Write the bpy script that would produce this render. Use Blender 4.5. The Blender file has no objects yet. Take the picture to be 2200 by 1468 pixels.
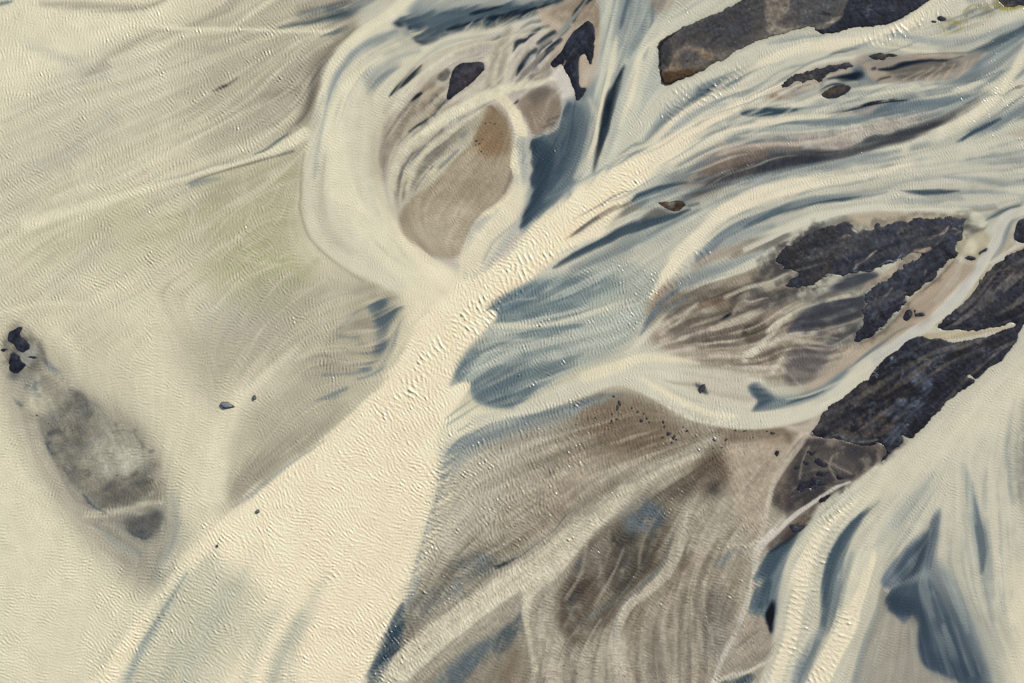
# Braided glacial river seen from the air. 1 photo pixel of ground = 0.1 m.
import math, random, sys, time
import numpy as np
try:
    import bpy
except ImportError:          # lets the numpy part be checked on its own
    bpy = None
T0 = time.time()
PX = 0.1                     # metres per map unit
CX, CY = 1100.0, 734.0       # map centre
SUN_EL, SUN_AZ = 37.0, 52.0  # azimuth clockwise from +Y (north = top)

if bpy:
    scene = bpy.context.scene
    cam = bpy.data.cameras.new("camera")
    cam_ob = bpy.data.objects.new("camera", cam)
    scene.collection.objects.link(cam_ob)
    cam.sensor_width = 36.0
    cam.lens = 50.0
    cam.clip_start = 1.0
    cam.clip_end = 5000.0
    cam_ob.location = (0, 0, 2200 * PX * 50.0 / 36.0)
    cam_ob.rotation_euler = (0, 0, 0)
    scene.camera = cam_ob
    world = bpy.data.worlds.new("World")
    scene.world = world
    world.use_nodes = True
    nt = world.node_tree
    bg = nt.nodes["Background"]
    sky = nt.nodes.new("ShaderNodeTexSky")
    sky.sky_type = 'NISHITA'
    sky.sun_disc = False
    sky.sun_elevation = math.radians(SUN_EL)
    sky.sun_rotation = math.radians(SUN_AZ)
    nt.links.new(sky.outputs[0], bg.inputs[0])
    bg.inputs[1].default_value = 0.09
    sun = bpy.data.lights.new("sun", 'SUN')
    sun.energy = 4.0
    sun.angle = math.radians(0.5)
    sun.color = (1.0, 0.93, 0.82)
    sun_ob = bpy.data.objects.new("sun", sun)
    sun_ob.rotation_euler = (math.radians(90 - SUN_EL), 0, math.radians(180 - SUN_AZ + 0))
    scene.collection.objects.link(sun_ob)
    scene.view_settings.view_transform = 'Standard'
    scene.view_settings.look = 'None'
    scene.view_settings.exposure = 0.0
    scene.view_settings.gamma = 1.0

# ------------------------------------------------------------------ palette (as seen in daylight, sRGB)
P = dict(
 cr=(240,227,194), cy=(230,220,188), mk=(209,205,182), mg=(194,191,171), gl=(172,174,162),
 gb=(142,150,147), sl=(108,121,125), dp=(62,77,87), nk=(34,42,51), tp=(172,165,145),
 td=(134,128,112), tdd=(96,93,86), br=(124,110,92), bd=(84,75,64), gr=(172,170,136),
 sd=(182,167,144), sg=(166,159,141), bk=(47,51,62), bl=(32,34,42), lf=(207,200,172), cl=(227,220,190))

# ------------------------------------------------------------------ grid
ST = 1.4
X0, X1, Y0, Y1 = -120.0, 2320.0, -100.0, 1568.0
xs = np.arange(X0, X1 + 0.1, ST); ys = np.arange(Y0, Y1 + 0.1, ST)
NX, NY = len(xs), len(ys)
GX, GY = np.meshgrid(xs.astype(np.float32), ys.astype(np.float32))

def vnoise(X, Y, scale, seed):
    r = np.random.RandomState(seed).rand(256, 256).astype(np.float32)
    u = X / scale + 1000.37; v = Y / scale + 1000.71
    i = np.floor(u).astype(np.int32); j = np.floor(v).astype(np.int32)
    f = u - i; g = v - j
    f = f * f * (3 - 2 * f); g = g * g * (3 - 2 * g)
    i0 = i & 255; i1 = (i + 1) & 255; j0 = j & 255; j1 = (j + 1) & 255
    a = r[j0, i0]; b = r[j0, i1]; c = r[j1, i0]; d = r[j1, i1]
    return (a + (b - a) * f) * (1 - g) + (c + (d - c) * f) * g
def fbm(X, Y, scale, seed, oc=4, gain=0.55):
    s = 0; a = 1.0; t = 0
    for k in range(oc):
        s = s + a * vnoise(X + 17 * k, Y + 31 * k, scale / (2.03 ** k), seed + k); t += a; a *= gain
    return (s / t - 0.5) * 2.0        # about -0.7..0.7

def blur1(a, r):
    # running mean of radius r cells, twice, both axes
    if r < 1: return a
    r = int(round(r))
    for ax in (0, 1, 0, 1):
        n = a.shape[ax]
        pad = [(0, 0)] * a.ndim; pad[ax] = (r + 1, r)
        c = np.cumsum(np.pad(a, pad, mode='edge').astype(np.float64), axis=ax)
        hi = [slice(None)] * a.ndim; lo = [slice(None)] * a.ndim
        hi[ax] = slice(2 * r + 1, 2 * r + 1 + n); lo[ax] = slice(0, n)
        a = ((c[tuple(hi)] - c[tuple(lo)]) / (2 * r + 1)).astype(np.float32)
    return a

def samp(F, X, Y):
    u = np.clip((X - X0) / ST, 0, NX - 1.001); v = np.clip((Y - Y0) / ST, 0, NY - 1.001)
    i = u.astype(np.int32); j = v.astype(np.int32); f = (u - i); g = (v - j)
    if F.ndim == 3: f = f[..., None]; g = g[..., None]
    return (F[j, i] * (1 - f) + F[j, i + 1] * f) * (1 - g) + (F[j + 1, i] * (1 - f) + F[j + 1, i + 1] * f) * g

def smooth_pts(pts, closed, sub):
    p = np.array(pts, dtype=np.float64); n = len(p); out = []
    if n < 3 and not closed:
        return np.array([p[0] + (p[-1] - p[0]) * t for t in np.linspace(0, 1, sub + 1)])
    segs = n if closed else n - 1
    for k in range(segs):
        if closed: a, b, c, d = p[k - 1], p[k], p[(k + 1) % n], p[(k + 2) % n]
        else: a, b, c, d = p[max(k - 1, 0)], p[k], p[k + 1], p[min(k + 2, n - 1)]
        for s in range(sub):
            t = s / sub
            q = 0.5 * ((2 * b) + (c - a) * t + (2 * a - 5 * b + 4 * c - d) * t * t + (3 * b - a - 3 * c + d) * t ** 3)
            lo = np.minimum(b, c); hi = np.maximum(b, c)
            q[2:] = np.clip(q[2:], lo[2:], hi[2:])
            out.append(q)
    if not closed: out.append(p[-1])
    return np.array(out)

def seg_dist(X, Y, p, closed):
    """distance to the polyline, values interpolated at the nearest point"""
    n = len(p); m = n if closed else n - 1
    best = np.full(X.shape, 1e12, np.float32)
    vals = [np.zeros(X.shape, np.float32) for _ in range(p.shape[1] - 2)]
    for k in range(m):
        a = p[k]; b = p[(k + 1) % n]
        dx, dy = b[0] - a[0], b[1] - a[1]; L = dx * dx + dy * dy + 1e-9
        t = np.clip(((X - a[0]) * dx + (Y - a[1]) * dy) / L, 0, 1)
        d = (X - a[0] - t * dx) ** 2 + (Y - a[1] - t * dy) ** 2
        w = d < best
        best[w] = d[w]
        tw = t[w]
        for q in range(len(vals)):
            vals[q][w] = a[2 + q] + (b[2 + q] - a[2 + q]) * tw
    return np.sqrt(best), vals

def inside(X, Y, p):
    c = np.zeros(X.shape, bool); n = len(p)
    for k in range(n):
        xa, ya = p[k][:2]; xb, yb = p[(k + 1) % n][:2]
        if ya == yb: continue
        c ^= ((ya > Y) != (yb > Y)) & (X < (xb - xa) * (Y - ya) / (yb - ya) + xa)
    return c

def sstep(t):
    t = np.clip(t, 0, 1); return t * t * (3 - 2 * t)

WATER, LAND, FLOWS = [], [], []
def reg(col, pts, s=12, op=1.0, n=0.0, rag=0.0, nt='f', sub=3, L=None):
    """soft-edged area; a third number on a point is the edge softness there"""
    q = [(x[0], x[1], x[2] if len(x) > 2 else s) for x in pts]
    (WATER if L is None else L).append(('r', col, smooth_pts(q, True, sub), op, n, rag, nt))
def st(col, pts, w=8, s=8, op=1.0, n=0.0, rag=0.0, nt='f', sub=4, flow=True, L=None):
    """ribbon of half width w and edge softness s; points (x, y[, w[, s]])"""
    q = [(x[0], x[1], x[2] if len(x) > 2 else w, x[3] if len(x) > 3 else s) for x in pts]
    sp = smooth_pts(q, False, sub)
    (WATER if L is None else L).append(('s', col, sp, op, n, rag, nt))
    if flow and L is None: FLOWS.append((sp, 1.0 if len(pts) > 2 else 0.6))
def fl(pts, wt=1.0):
    FLOWS.append((smooth_pts([(x[0], x[1], 0, 0) for x in pts], False, 3), wt))

# ------------------------------------------------------------------ sediment in the water, from the bed up
# ---- flow of the wide left sheet
for k in range(9):
    fl([(760 - 20 * k, -60 + 60 * k), (560 - 30 * k, 60 + 70 * k), (300 - 30 * k, 170 + 75 * k), (-60, 330 + 80 * k)], .7)
fl([(330, 330), (300, 520), (420, 760), (480, 900), (470, 1100)], .5)
fl([(600, 640), (520, 800), (480, 1000), (400, 1150)], .6)
fl([(60, 700), (150, 850), (260, 1050), (330, 1200), (250, 1400)], .9)
fl([(0, 800), (60, 1000), (160, 1200), (120, 1500)], .9)
fl([(1060, 640), (900, 800), (760, 1000), (640, 1200), (520, 1500)], 1.5)
fl([(1000, 900), (900, 1100), (820, 1300), (700, 1500)], 1.2)
fl([(1900, 1010), (1780, 1180), (1720, 1330), (1640, 1500)], 1.2)
fl([(2150, 950), (2080, 1100), (2060, 1250), (2120, 1500)], 1.)
fl([(2250, 700), (2060, 900), (1900, 1080)], 1.)
fl([(1450, 640), (1300, 700), (1150, 730), (1000, 800)], 1.)
fl([(1500, 960), (1350, 1000), (1200, 1060), (1000, 1180), (880, 1330)], 1.)
fl([(1560, 1000), (1450, 1100), (1350, 1250), (1200, 1400), (1150, 1500)], 1.)
fl([(1640, 1100), (1560, 1250), (1480, 1400), (1440, 1500)], 1.)
fl([(2250, 60), (2000, 150), (1800, 230), (1600, 280)], 1.)
fl([(2250, 300), (1950, 360), (1700, 420), (1500, 540)], 1.)

# ---- A. wide left sheet
reg('cl', [(-200,-200),(520,-200),(350,60),(220,130),(60,230),(-200,330)], 90, .8)
reg('tp', [(430,50),(520,10),(600,-60),(800,-60),(780,90),(700,190),(655,260),(560,310),(450,330),(390,270),(400,170),(360,110)], 60, .75, n=.3)
reg('tp', [(560,150),(720,80),(700,150),(660,260),(600,300),(520,270)], 50, .6, n=.3)
reg('mg', [(180,120),(330,100),(400,200),(300,330),(150,420),(0,470),(-80,380),(60,250)], 50, .55, n=.4)
st('tp', [(90,8,6),(200,14,10),(300,18,8),(356,4,5)], s=16, op=.8)
st('sl', [(-30,12,5),(10,6,5),(25,2,2)], s=8, op=.8)
st('td', [(305,22,3),(345,6,5),(365,-10,4)], s=9, op=.6, n=.4)
st('tp', [(180,170,6),(260,110,12),(330,72,10),(375,62,4)], s=20, op=.6)
st('tp', [(330,90,2),(400,62,6),(480,20,10),(520,-20,10)], s=16, op=.7)
st('cl', [(-60,160,16),(60,150,16),(140,100,14),(240,66,12),(340,20,10),(420,-30,10)], s=28, op=.8)
st('cl', [(150,50,8),(300,50,8),(400,62,5),(520,62,4),(620,68,4),(715,66,3)], s=9, op=.85)
st('cl', [(500,58,3),(545,28,5),(600,-10,6)], s=10, op=.7)
st('cl', [(240,130,8),(330,105,8),(400,75,6),(500,66,3)], s=14, op=.6)
st('lf', [(640,90,4),(560,160,6),(470,230,8),(380,290,8),(240,340,10),(90,420,12)], s=14, op=.7)
st('lf', [(700,70,2),(640,110,4),(600,150,4),(540,210,4),(440,270,5),(330,300,8)], s=9, op=.7)
st('cl', [(560,225,3),(470,270,4),(380,320,6),(260,380,8),(120,430,10)], s=12, op=.6)
st('gl', [(60,100,10),(150,130,10),(230,170,10)], s=22, op=.35)
st('mg', [(40,230,14),(130,190,14),(230,160,12)], s=26, op=.4)
st('gl', [(60,360,18),(150,330,20),(240,250,16)], s=30, op=.35)
st('gl', [(120,620,18),(220,520,20),(330,440,14),(440,380,8)], s=36, op=.3)
st('tdd', [(455,196,2),(475,188,5),(490,182,3),(510,168,2)], s=6, op=.75, n=.3)
st('nk', [(478,188,1),(485,184,2)], s=4, op=.8)
st('td', [(566,205,3),(600,202,10),(640,195,8)], s=24, op=.5)
# dark edge beside the ring channel
st('td', [(760,60,10),(720,110,22),(685,150,22),(668,200,18),(655,250,14),(620,290,5)], s=28, op=.85, n=.2)
st('tdd', [(735,110,5),(705,130,9),(680,165,9),(672,200,6),(660,240,4),(640,268,2)], s=12, op=.75)
reg('tdd', [(640,25),(700,8),(760,-20),(830,-30),(800,20),(740,45),(690,50)], 20, .7, n=.4)
st('dp', [(600,58,2),(650,50,6),(700,42,7),(745,30,6),(800,5,4)], s=10, op=.85, n=.2)
st('sl', [(640,36,3),(690,24,5),(735,22,5)], s=8, op=.6)
st('tp', [(640,14,6),(700,4,8),(760,-8,6)], s=10, op=.6)
st('dp', [(690,78,2),(725,68,5),(745,60,4)], s=8, op=.6, n=.3)
# green ground below the thin cross stream
reg('gr', [(440,395),(520,360),(640,330),(655,440),(640,520),(660,600),(640,680),(560,690),(520,620),(440,560),(420,480)], 50, .75, n=.5)
reg('tp', [(400,390),(470,372),(560,360),(640,330),(650,420),(560,440),(440,460),(390,440)], 40, .45, n=.4)
reg('gr', [(60,480),(180,440),(280,430),(300,520),(180,560),(80,560)], 70, .35, n=.5)
for g in [[(650,372,2),(600,385,5),(545,392,4)], [(560,385,3),(500,395,6),(455,400,3)], [(640,470,3),(600,480,6),(560,476,4)],
          [(600,520,2),(560,530,7),(500,540,5)], [(350,470,4),(400,462,7),(440,450,4)], [(680,560,4),(640,600,8),(590,640,6)],
          [(560,570,4),(600,560,6),(640,580,4)], [(700,620,4),(640,650,8),(580,660,5)], [(300,520,5),(360,500,8),(400,480,5)]]:
    st((160,162,122), g, s=22, op=.42, n=.3, flow=False)
for g in [[(640,385,1),(590,400,3),(530,430,3),(470,470,2)], [(520,380,2),(525,410,3),(540,440,2)], [(650,450,2),(580,460,4),(520,500,3),(460,560,3)],
          [(420,420,3),(420,450,4),(380,540,6),(340,640,8)], [(640,540,2),(560,570,3),(500,600,3)], [(500,400,2),(540,420,3),(580,425,2)],
          [(660,510,1),(620,540,2),(540,600,3),(480,640,3)], [(420,600,4),(460,660,5),(470,720,8)]]:
    st('lf', g, s=8, op=.5, n=.3, flow=False)
# thin cross stream
st('tdd', [(630,325,3),(560,345,2),(500,362,2),(440,380,2),(400,398,2)], s=6, op=.7)
st('sl', [(470,385,2),(430,392,6),(410,400,4)], s=9, op=.65)
st('cl', [(655,285,12,8),(620,308,11,7),(580,328,6,5),(520,347,5,5),(440,368,5,6),(340,398,7,9),(200,440,10,14),(60,480,14,20)], op=.9)
st('dp', [(618,288,1),(595,305,3),(570,322,3),(545,332,1)], s=4, op=.85, n=.2)
st('gl', [(550,335,1),(480,350,2),(400,375,2),(330,392,1)], s=4, op=.7)
# ---- B. bottom of the sheet, left of the main channel
reg('cl', [(-200,800),(60,950),(150,1110),(260,1240),(330,1320),(250,1400),(150,1700),(-200,1700)], 60, .75)
reg('cl', [(150,600),(260,700),(330,900),(380,1060),(430,1170),(500,1060),(480,900),(400,780),(300,620)], 60, .5)
reg('tp', [(560,620),(700,600),(820,600),(880,650),(840,760),(760,860),(660,960),(560,1060),(490,1080),(500,980),(540,860),(620,780),(480,860),(420,800),(400,740),(460,700)], 60, .8, n=.25)
st('lf', [(800,860,6),(700,970,8),(600,1050,10),(500,1110,12)], s=40, op=.55)
reg('td', [(760,640),(800,610),(850,625),(875,650),(845,700),(820,760),(760,800),(700,800),(640,810),(600,800),(680,740),(740,700)], 26, .6, n=.4)
reg('td', [(520,1000),(580,960),(680,900),(740,870),(700,930),(640,980),(560,1050),(500,1080),(490,1040)], 22, .5, n=.3)
reg('gl', [(460,640),(560,600),(640,620),(600,700),(500,720),(440,700)], 50, .4, n=.4)
reg('cl', [(470,850),(600,790),(700,720),(640,800),(540,870),(490,960),(470,1060),(440,1000)], 30, .45)
st('cl', [(640,745,3),(590,790,6),(530,840,8),(490,890,14),(470,960,20),(460,1060,26)], s=22, op=.6)
st('lf', [(870,610,3),(760,640,4),(700,660,5),(640,700,5)], s=14, op=.5)
reg('sl', [(790,652),(830,645),(872,660),(862,680),(850,690),(835,720),(830,748),(815,770),(790,800),(775,792),(800,765),(806,740),(800,720),(812,700),(798,676)], 9, .8, n=.35, rag=4)
for g in [[(835,640,2),(800,660,5),(795,675,3)], [(770,668,1),(735,700,3),(722,708,1)], [(800,760,3),(770,758,2),(745,756,1)],
          [(795,795,3),(770,800,3),(745,804,2),(700,806,4),(692,808,1)], [(860,690,2),(838,760,6),(810,800,5),(770,815,3)],
          [(745,835,5),(715,850,7),(680,862,3)], [(720,720,2),(755,725,3),(780,720,2)], [(700,765,2),(740,772,2),(790,780,2)], [(790,735,1),(760,742,3),(730,744,1)]]:
    st('sl', g, s=7, op=.6, n=.35, rag=2)
st('lf', [(815,735,1),(790,742,4),(760,745,2)], s=4, op=.55)
st('lf', [(812,770,1),(780,775,4),(730,778,2)], s=4, op=.5)
st('lf', [(810,712,1),(770,712,4),(740,716,2)], s=4, op=.5)
st('gb', [(900,830,3),(820,850,8),(760,910,12),(700,950,10)], s=24, op=.25)
# ---- C. submerged lava bar at lower left
reg((160,156,140), [(5,780),(60,740),(130,790),(190,850),(270,890),(330,970),(355,1060),(385,1150),(370,1230),(300,1260),(220,1180),(130,1080),(90,1000),(40,900)], 48, .9)
reg('td', [(120,840),(180,860),(240,900),(300,930),(335,1010),(345,1060),(330,1080),(280,1085),(230,1100),(170,1050),(125,980),(100,940),(90,900)], 30, .8, n=.4, nt='m')
reg('tp', [(10,860),(60,900),(110,1000),(150,1070),(110,1060),(50,960)], 26, .4, n=.4)
reg((178,176,158), [(180,990),(220,930),(270,915),(310,950),(320,1000),(280,1020),(230,1030),(190,1015)], 20, .75, n=.25, nt='m')
reg('mg', [(255,985),(275,960),(300,970),(300,1000),(275,1020),(258,1010)], 12, .8)
reg('lf', [(60,850),(110,850),(120,880),(90,890),(60,880)], 14, .7)
for c, g, s_ in [('sl',[(68,838,2),(75,826,4),(82,820,2)],5), ('sl',[(28,855,1),(36,865,3),(46,873,3)],5), ('tdd',[(140,885,1),(155,865,6),(178,860,3)],9),
              ('tdd',[(106,932,6),(128,924,10),(150,920,8),(172,918,3)],9), ('nk',[(103,930,2),(108,932,3)],5), ('dp',[(97,950,3),(104,962,4),(112,975,3)],6),
              ('sl',[(140,995,2),(165,975,3),(190,955,3),(215,935,2)],7), ('tdd',[(128,1000,3),(150,1015,5),(190,1010,4)],9), ('tdd',[(270,1060,8),(300,1040,7),(325,1030,3)],12),
              ('dp',[(178,1062,2),(190,1077,3),(205,1092,3),(222,1102,2)],6), ('tdd',[(240,930,1),(280,925,2),(310,960,2)],8), ('td',[(205,1085,6),(240,1070,9),(290,1075,6)],12),
              ('sl',[(90,770,3),(110,790,6),(128,800,2)],10), ('tdd',[(150,840,2),(172,850,8),(190,880,5),(180,900,3)],12), ('bd',[(270,1030,2),(295,1015,4)],9),
              ('tdd',[(10,735,4),(20,770,6),(30,810,4)],12), ('gb',[(18,810,4),(60,812,4)],10), ('tdd',[(75,730,3),(88,750,5),(100,780,3)],12)]:
    st(c, g, s=s_, op=.8, n=.35, nt='m', rag=3, flow=False)
reg('tdd', [(272,1120),(300,1108),(340,1098),(344,1120),(330,1140),(312,1158),(295,1150),(275,1140)], 9, .9, n=.2, nt='m', rag=3)
st('dp', [(275,1138,1),(290,1150,3),(312,1156,3),(325,1145,1)], s=5, op=.85)
st('gb', [(330,1250,4),(360,1200,12),(380,1140,10),(370,1060,6)], s=26, op=.4)
st('lf', [(180,1110,3),(250,1100,8),(320,1080,6),(350,1080,4)], s=9, op=.7)
st('gb', [(210,1130,5),(250,1170,8),(300,1190,6)], s=18, op=.4)
reg('tdd', [(14,715),(40,695),(66,720),(92,745),(84,790),(62,810),(20,808),(6,770)], 16, .8, n=.3, nt='m')
reg('gl', [(40,760),(75,735),(85,760),(60,785),(45,790)], 8, .6)
st('cl', [(-40,690,6),(40,662,6),(110,652,6),(190,656,4)], s=9, op=.5, flow=False)
st('cl', [(100,690,8),(150,740,12),(170,800,10)], s=28, op=.45, flow=False)
# ---- D. right half base
reg('mg', [(905,-200),(2500,-200),(2500,1700),(1500,1700),(1500,900),(1000,700),(1000,300),(800,120)], 20, 1.)
# bottom taupe plain
reg('sg', [(960,950),(1010,910),(1200,855),(1300,838),(1380,850),(1450,890),(1560,915),(1700,905),(1790,900),(1760,1000),(1690,1100),(1660,1220),(1660,1340),(1640,1600),(760,1600),(830,1400),(880,1270),(905,1180),(940,1060)], 16, 1.)
reg('br', [(1200,990),(1220,900),(1270,855),(1330,842),(1400,850),(1450,890),(1540,920),(1720,910),(1720,960),(1660,1010),(1620,1090),(1560,1060),(1440,1010),(1330,1040),(1230,1090),(1120,1170),(1050,1190),(1010,1150),(1080,1080)], 50, .55, n=.2)
reg('br', [(1240,900),(1300,860),(1400,870),(1440,920),(1420,970),(1340,980),(1270,960)], 30, .4, n=.3)
st('sg', [(1250,985,4),(1150,1040,12),(1040,1080,18),(960,1140,14)], s=22, op=.7)
st('lf', [(1330,930,2),(1200,960,6),(1080,1000,10),(1000,1040,12),(950,1110,8)], s=20, op=.4)
st('br', [(1240,1060,4),(1200,1100,14),(1130,1150,12),(1060,1190,4)], s=18, op=.6)
reg((178,171,152), [(960,1000),(1100,980),(1180,1010),(1120,1110),(1040,1180),(960,1230),(900,1260),(930,1100)], 40, .7, n=.3)
reg((112,96,76), [(1270,900),(1330,870),(1420,900),(1450,960),(1380,990),(1290,985)], 36, .45, n=.35)
# slate rim of the plain
st('gb', [(1240,870,8),(1150,895,16),(1050,925,20),(985,960,22),(962,1000,12),(950,1060,4)], s=18, op=.9, n=.15)
st('gb', [(1300,860,3),(1262,868,8),(1230,885,8)], s=10, op=.8)
st('sl', [(1340,848,1),(1290,850,5),(1250,865,7),(1228,880,4)], s=9, op=.7, n=.2)
st('sl', [(1080,930,2),(1020,950,6),(975,980,8),(960,1010,8),(950,1050,4),(945,1054,1)], s=9, op=.7, n=.2)
st('gl', [(1190,935,3),(1100,965,5),(1020,990,6)], s=16, op=.5)
st('gb', [(945,1060,3),(930,1110,3),(915,1160,4),(900,1200,5),(888,1240,5)], s=7, op=.8, n=.25)
st('sl', [(940,1070,1),(928,1120,2),(912,1165,2),(900,1200,1)], s=4, op=.6, n=.3)
# dark patches on the plain
reg('td', [(882,1300),(920,1250),(960,1210),(1010,1180),(1070,1160),(1110,1190),(1060,1225),(1010,1260),(960,1300),(900,1350),(866,1390),(862,1340)], 18, .9, n=.35, nt='m')
reg('sl', [(975,1215),(1010,1190),(1050,1190),(1060,1215),(1020,1240),(985,1240)], 14, .7, n=.5, nt='m')
reg('sl', [(885,1300),(930,1270),(980,1250),(1000,1270),(950,1300),(900,1330)], 14, .5, n=.5, nt='m')
reg('dp', [(775,1530),(790,1450),(815,1400),(838,1345),(855,1305),(868,1300),(866,1330),(862,1370),(858,1402),(838,1430),(812,1470),(790,1530)], 9, .9, n=.3, rag=3)
st('gb', [(905,1230,3),(880,1280,8),(850,1330,6)], s=16, op=.7)
reg('td', [(900,1480),(940,1440),(980,1410),(1040,1370),(1105,1330),(1130,1300),(1140,1370),(1150,1480),(1120,1560),(880,1560)], 14, .8, n=.4, nt='m')
reg('sl', [(930,1470),(970,1430),(1010,1395),(1060,1370),(1040,1410),(1000,1450),(960,1500)], 12, .7, n=.5, nt='m')
reg('dp', [(1060,1385),(1080,1350),(1110,1325),(1124,1300),(1126,1330),(1110,1365),(1090,1400),(1070,1410)], 9, .65, n=.4, nt='m')
reg('br', [(1070,1420),(1110,1380),(1150,1440),(1160,1540),(1040,1540)], 16, .5, n=.4)
st('br', [(1060,1520,5),(1090,1450,10),(1110,1400,5)], s=12, op=.4)
# big mottled brown delta
reg('bd', [(1350,1100),(1386,1062),(1427,1050),(1480,1040),(1470,1100),(1440,1177),(1414,1232),(1359,1273),(1332,1308),(1310,1345),(1240,1392),(1215,1368),(1195,1341),(1195,1286),(1223,1232),(1264,1163),(1300,1130)], 17, .75, n=.3, nt='m')
reg('sl', [(1340,1108),(1380,1068),(1415,1085),(1425,1110),(1390,1140),(1350,1150)], 14, .7, n=.45, nt='m')
reg('bd', [(1210,1290),(1230,1240),(1260,1215),(1290,1200),(1300,1230),(1260,1270),(1240,1330),(1215,1340)], 14, .6, n=.4, nt='m')
reg('nk', [(1305,1170),(1330,1140),(1370,1150),(1370,1170),(1330,1185)], 12, .35, n=.5, nt='m')
for g in [[(1238,1230,4),(1250,1205,5),(1262,1190,2)],[(1330,1180,3),(1345,1210,4),(1330,1240,3)],[(1400,1110,3),(1412,1130,4),(1395,1160,3)],[(1240,1280,5),(1225,1310,5),(1240,1340,3)],[(1405,1150,1),(1395,1190,2),(1360,1240,3),(1330,1280,4),(1280,1320,5),(1250,1345,2)]]:
    st('sl', g, s=9, op=.6, n=.4, nt='m')
st('tp', [(1280,1190,3),(1290,1230,5),(1285,1240,2)], s=8, op=.7, flow=False)
st('tp', [(1390,1130,4),(1340,1240,8),(1290,1300,10),(1260,1360,6)], s=18, op=.35)
st('tp', [(1310,1140,3),(1305,1180,5),(1300,1200,3)], s=9, op=.5, flow=False)
st('tdd', [(1240,1390,3),(1225,1420,8),(1230,1480,14),(1250,1540,14)], s=16, op=.5, n=.4)
st('sg', [(1150,1330,6),(1160,1390,8),(1150,1450,10),(1160,1520,12)], s=12, op=.9)
st('sg', [(1235,1360,2),(1200,1400,6),(1180,1450,8)], s=10, op=.7)
# middle: brown between the veins
reg('br', [(1340,1340),(1400,1270),(1480,1190),(1520,1150),(1590,1180),(1610,1240),(1590,1330),(1540,1400),(1500,1540),(1330,1540),(1330,1400)], 22, .65, n=.3)
reg('tdd', [(1500,1280),(1540,1260),(1580,1290),(1560,1360),(1545,1410),(1520,1400),(1505,1350)], 20, .65, n=.3)
reg('sl', [(1510,1380),(1550,1370),(1560,1400),(1535,1415),(1518,1405)], 14, .5, n=.3)
reg('tdd', [(1380,1400),(1420,1360),(1440,1420),(1410,1500),(1370,1500)], 22, .45, n=.4)
reg('sg', [(1440,1380),(1480,1310),(1500,1340),(1500,1400),(1500,1480),(1440,1500)], 20, .5)
reg('sg', [(1440,1080),(1520,1060),(1600,1080),(1620,1130),(1560,1180),(1480,1180),(1450,1140)], 24, .6, n=.2)
reg('sl', [(1535,1212),(1550,1195),(1585,1180),(1590,1184),(1570,1205),(1550,1220),(1538,1222)], 5, .7, n=.2)
reg('bd', [(1458,1225),(1465,1200),(1470,1182),(1478,1190),(1474,1215),(1464,1232)], 6, .8, n=.3, nt='m')
st('gb', [(1520,1130,1),(1545,1105,1.5),(1570,1080,1),(1600,1050,1)], s=5, op=.6, n=.5, nt='m', flow=False)
st('gb', [(1490,1180,1),(1530,1150,1.5),(1560,1120,1)], s=5, op=.5, n=.5, nt='m', flow=False)
st('sl', [(1455,1105,1),(1440,1160,2),(1428,1210,2),(1400,1240,2),(1360,1275,2),(1335,1310,2),(1322,1350,1)], s=4, op=.65, n=.3)
# light delta cone
reg('sd', [(1520,1000),(1570,950),(1650,930),(1720,950),(1680,1010),(1650,1080),(1640,1130),(1620,1160),(1590,1130),(1570,1060),(1560,1020)], 20, .7)
reg('bd', [(1450,1050),(1480,1020),(1510,985),(1535,965),(1560,985),(1565,1020),(1555,1050),(1530,1075),(1500,1080),(1470,1075)], 18, .7, n=.3, nt='m')
reg('nk', [(1520,1045),(1535,1035),(1545,1050),(1530,1062)], 8, .4)
st('bd', [(1545,975,2),(1500,1010,3),(1440,1050,4),(1400,1075,4),(1385,1085,2)], s=9, op=.7, n=.3)
st('br', [(1545,920,6),(1600,925,6),(1680,925,6),(1700,960,5),(1690,990,2)], s=12, op=.7, n=.3)
# light ribbon V through the plain
st('sg', [(1560,930,6),(1480,975,10),(1400,1010,16),(1340,1060,16)], s=14, op=.9)
st((203,195,170), [(1500,975,4),(1420,1010,8),(1340,1060,14),(1290,1110,18),(1230,1150,22),(1170,1205,26),(1100,1250,26),(1020,1305,26),(950,1355,26),(880,1415,28),(810,1480,34),(760,1540,34)], s=9, op=.95)
st('cl', [(1300,1085,4),(1240,1130,6),(1200,1195,7),(1160,1230,7),(1070,1290,8),(960,1370,10),(840,1460,14)], s=10, op=.6)
st((203,195,170), [(1300,1120,3),(1240,1180,6),(1190,1230,10),(1140,1260,14),(1130,1320,8),(1140,1380,5)], s=9, op=.9)
st('nk', [(1232,1095,.5),(1214,1110,1.5),(1190,1140,1.5),(1150,1170,1.5),(1118,1195,1.5),(1100,1200,1)], s=2.5, op=.85, n=.2)
st('nk', [(1105,1200,1.5),(1085,1212,4),(1066,1218,3),(1050,1208,1)], s=4, op=.9, n=.2)
st('gb', [(1110,1195,1),(1090,1196,2),(1078,1202,1)], s=3, op=.8)
st('gb', [(1280,1120,2),(1230,1180,2)], s=4, op=.3)
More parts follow.
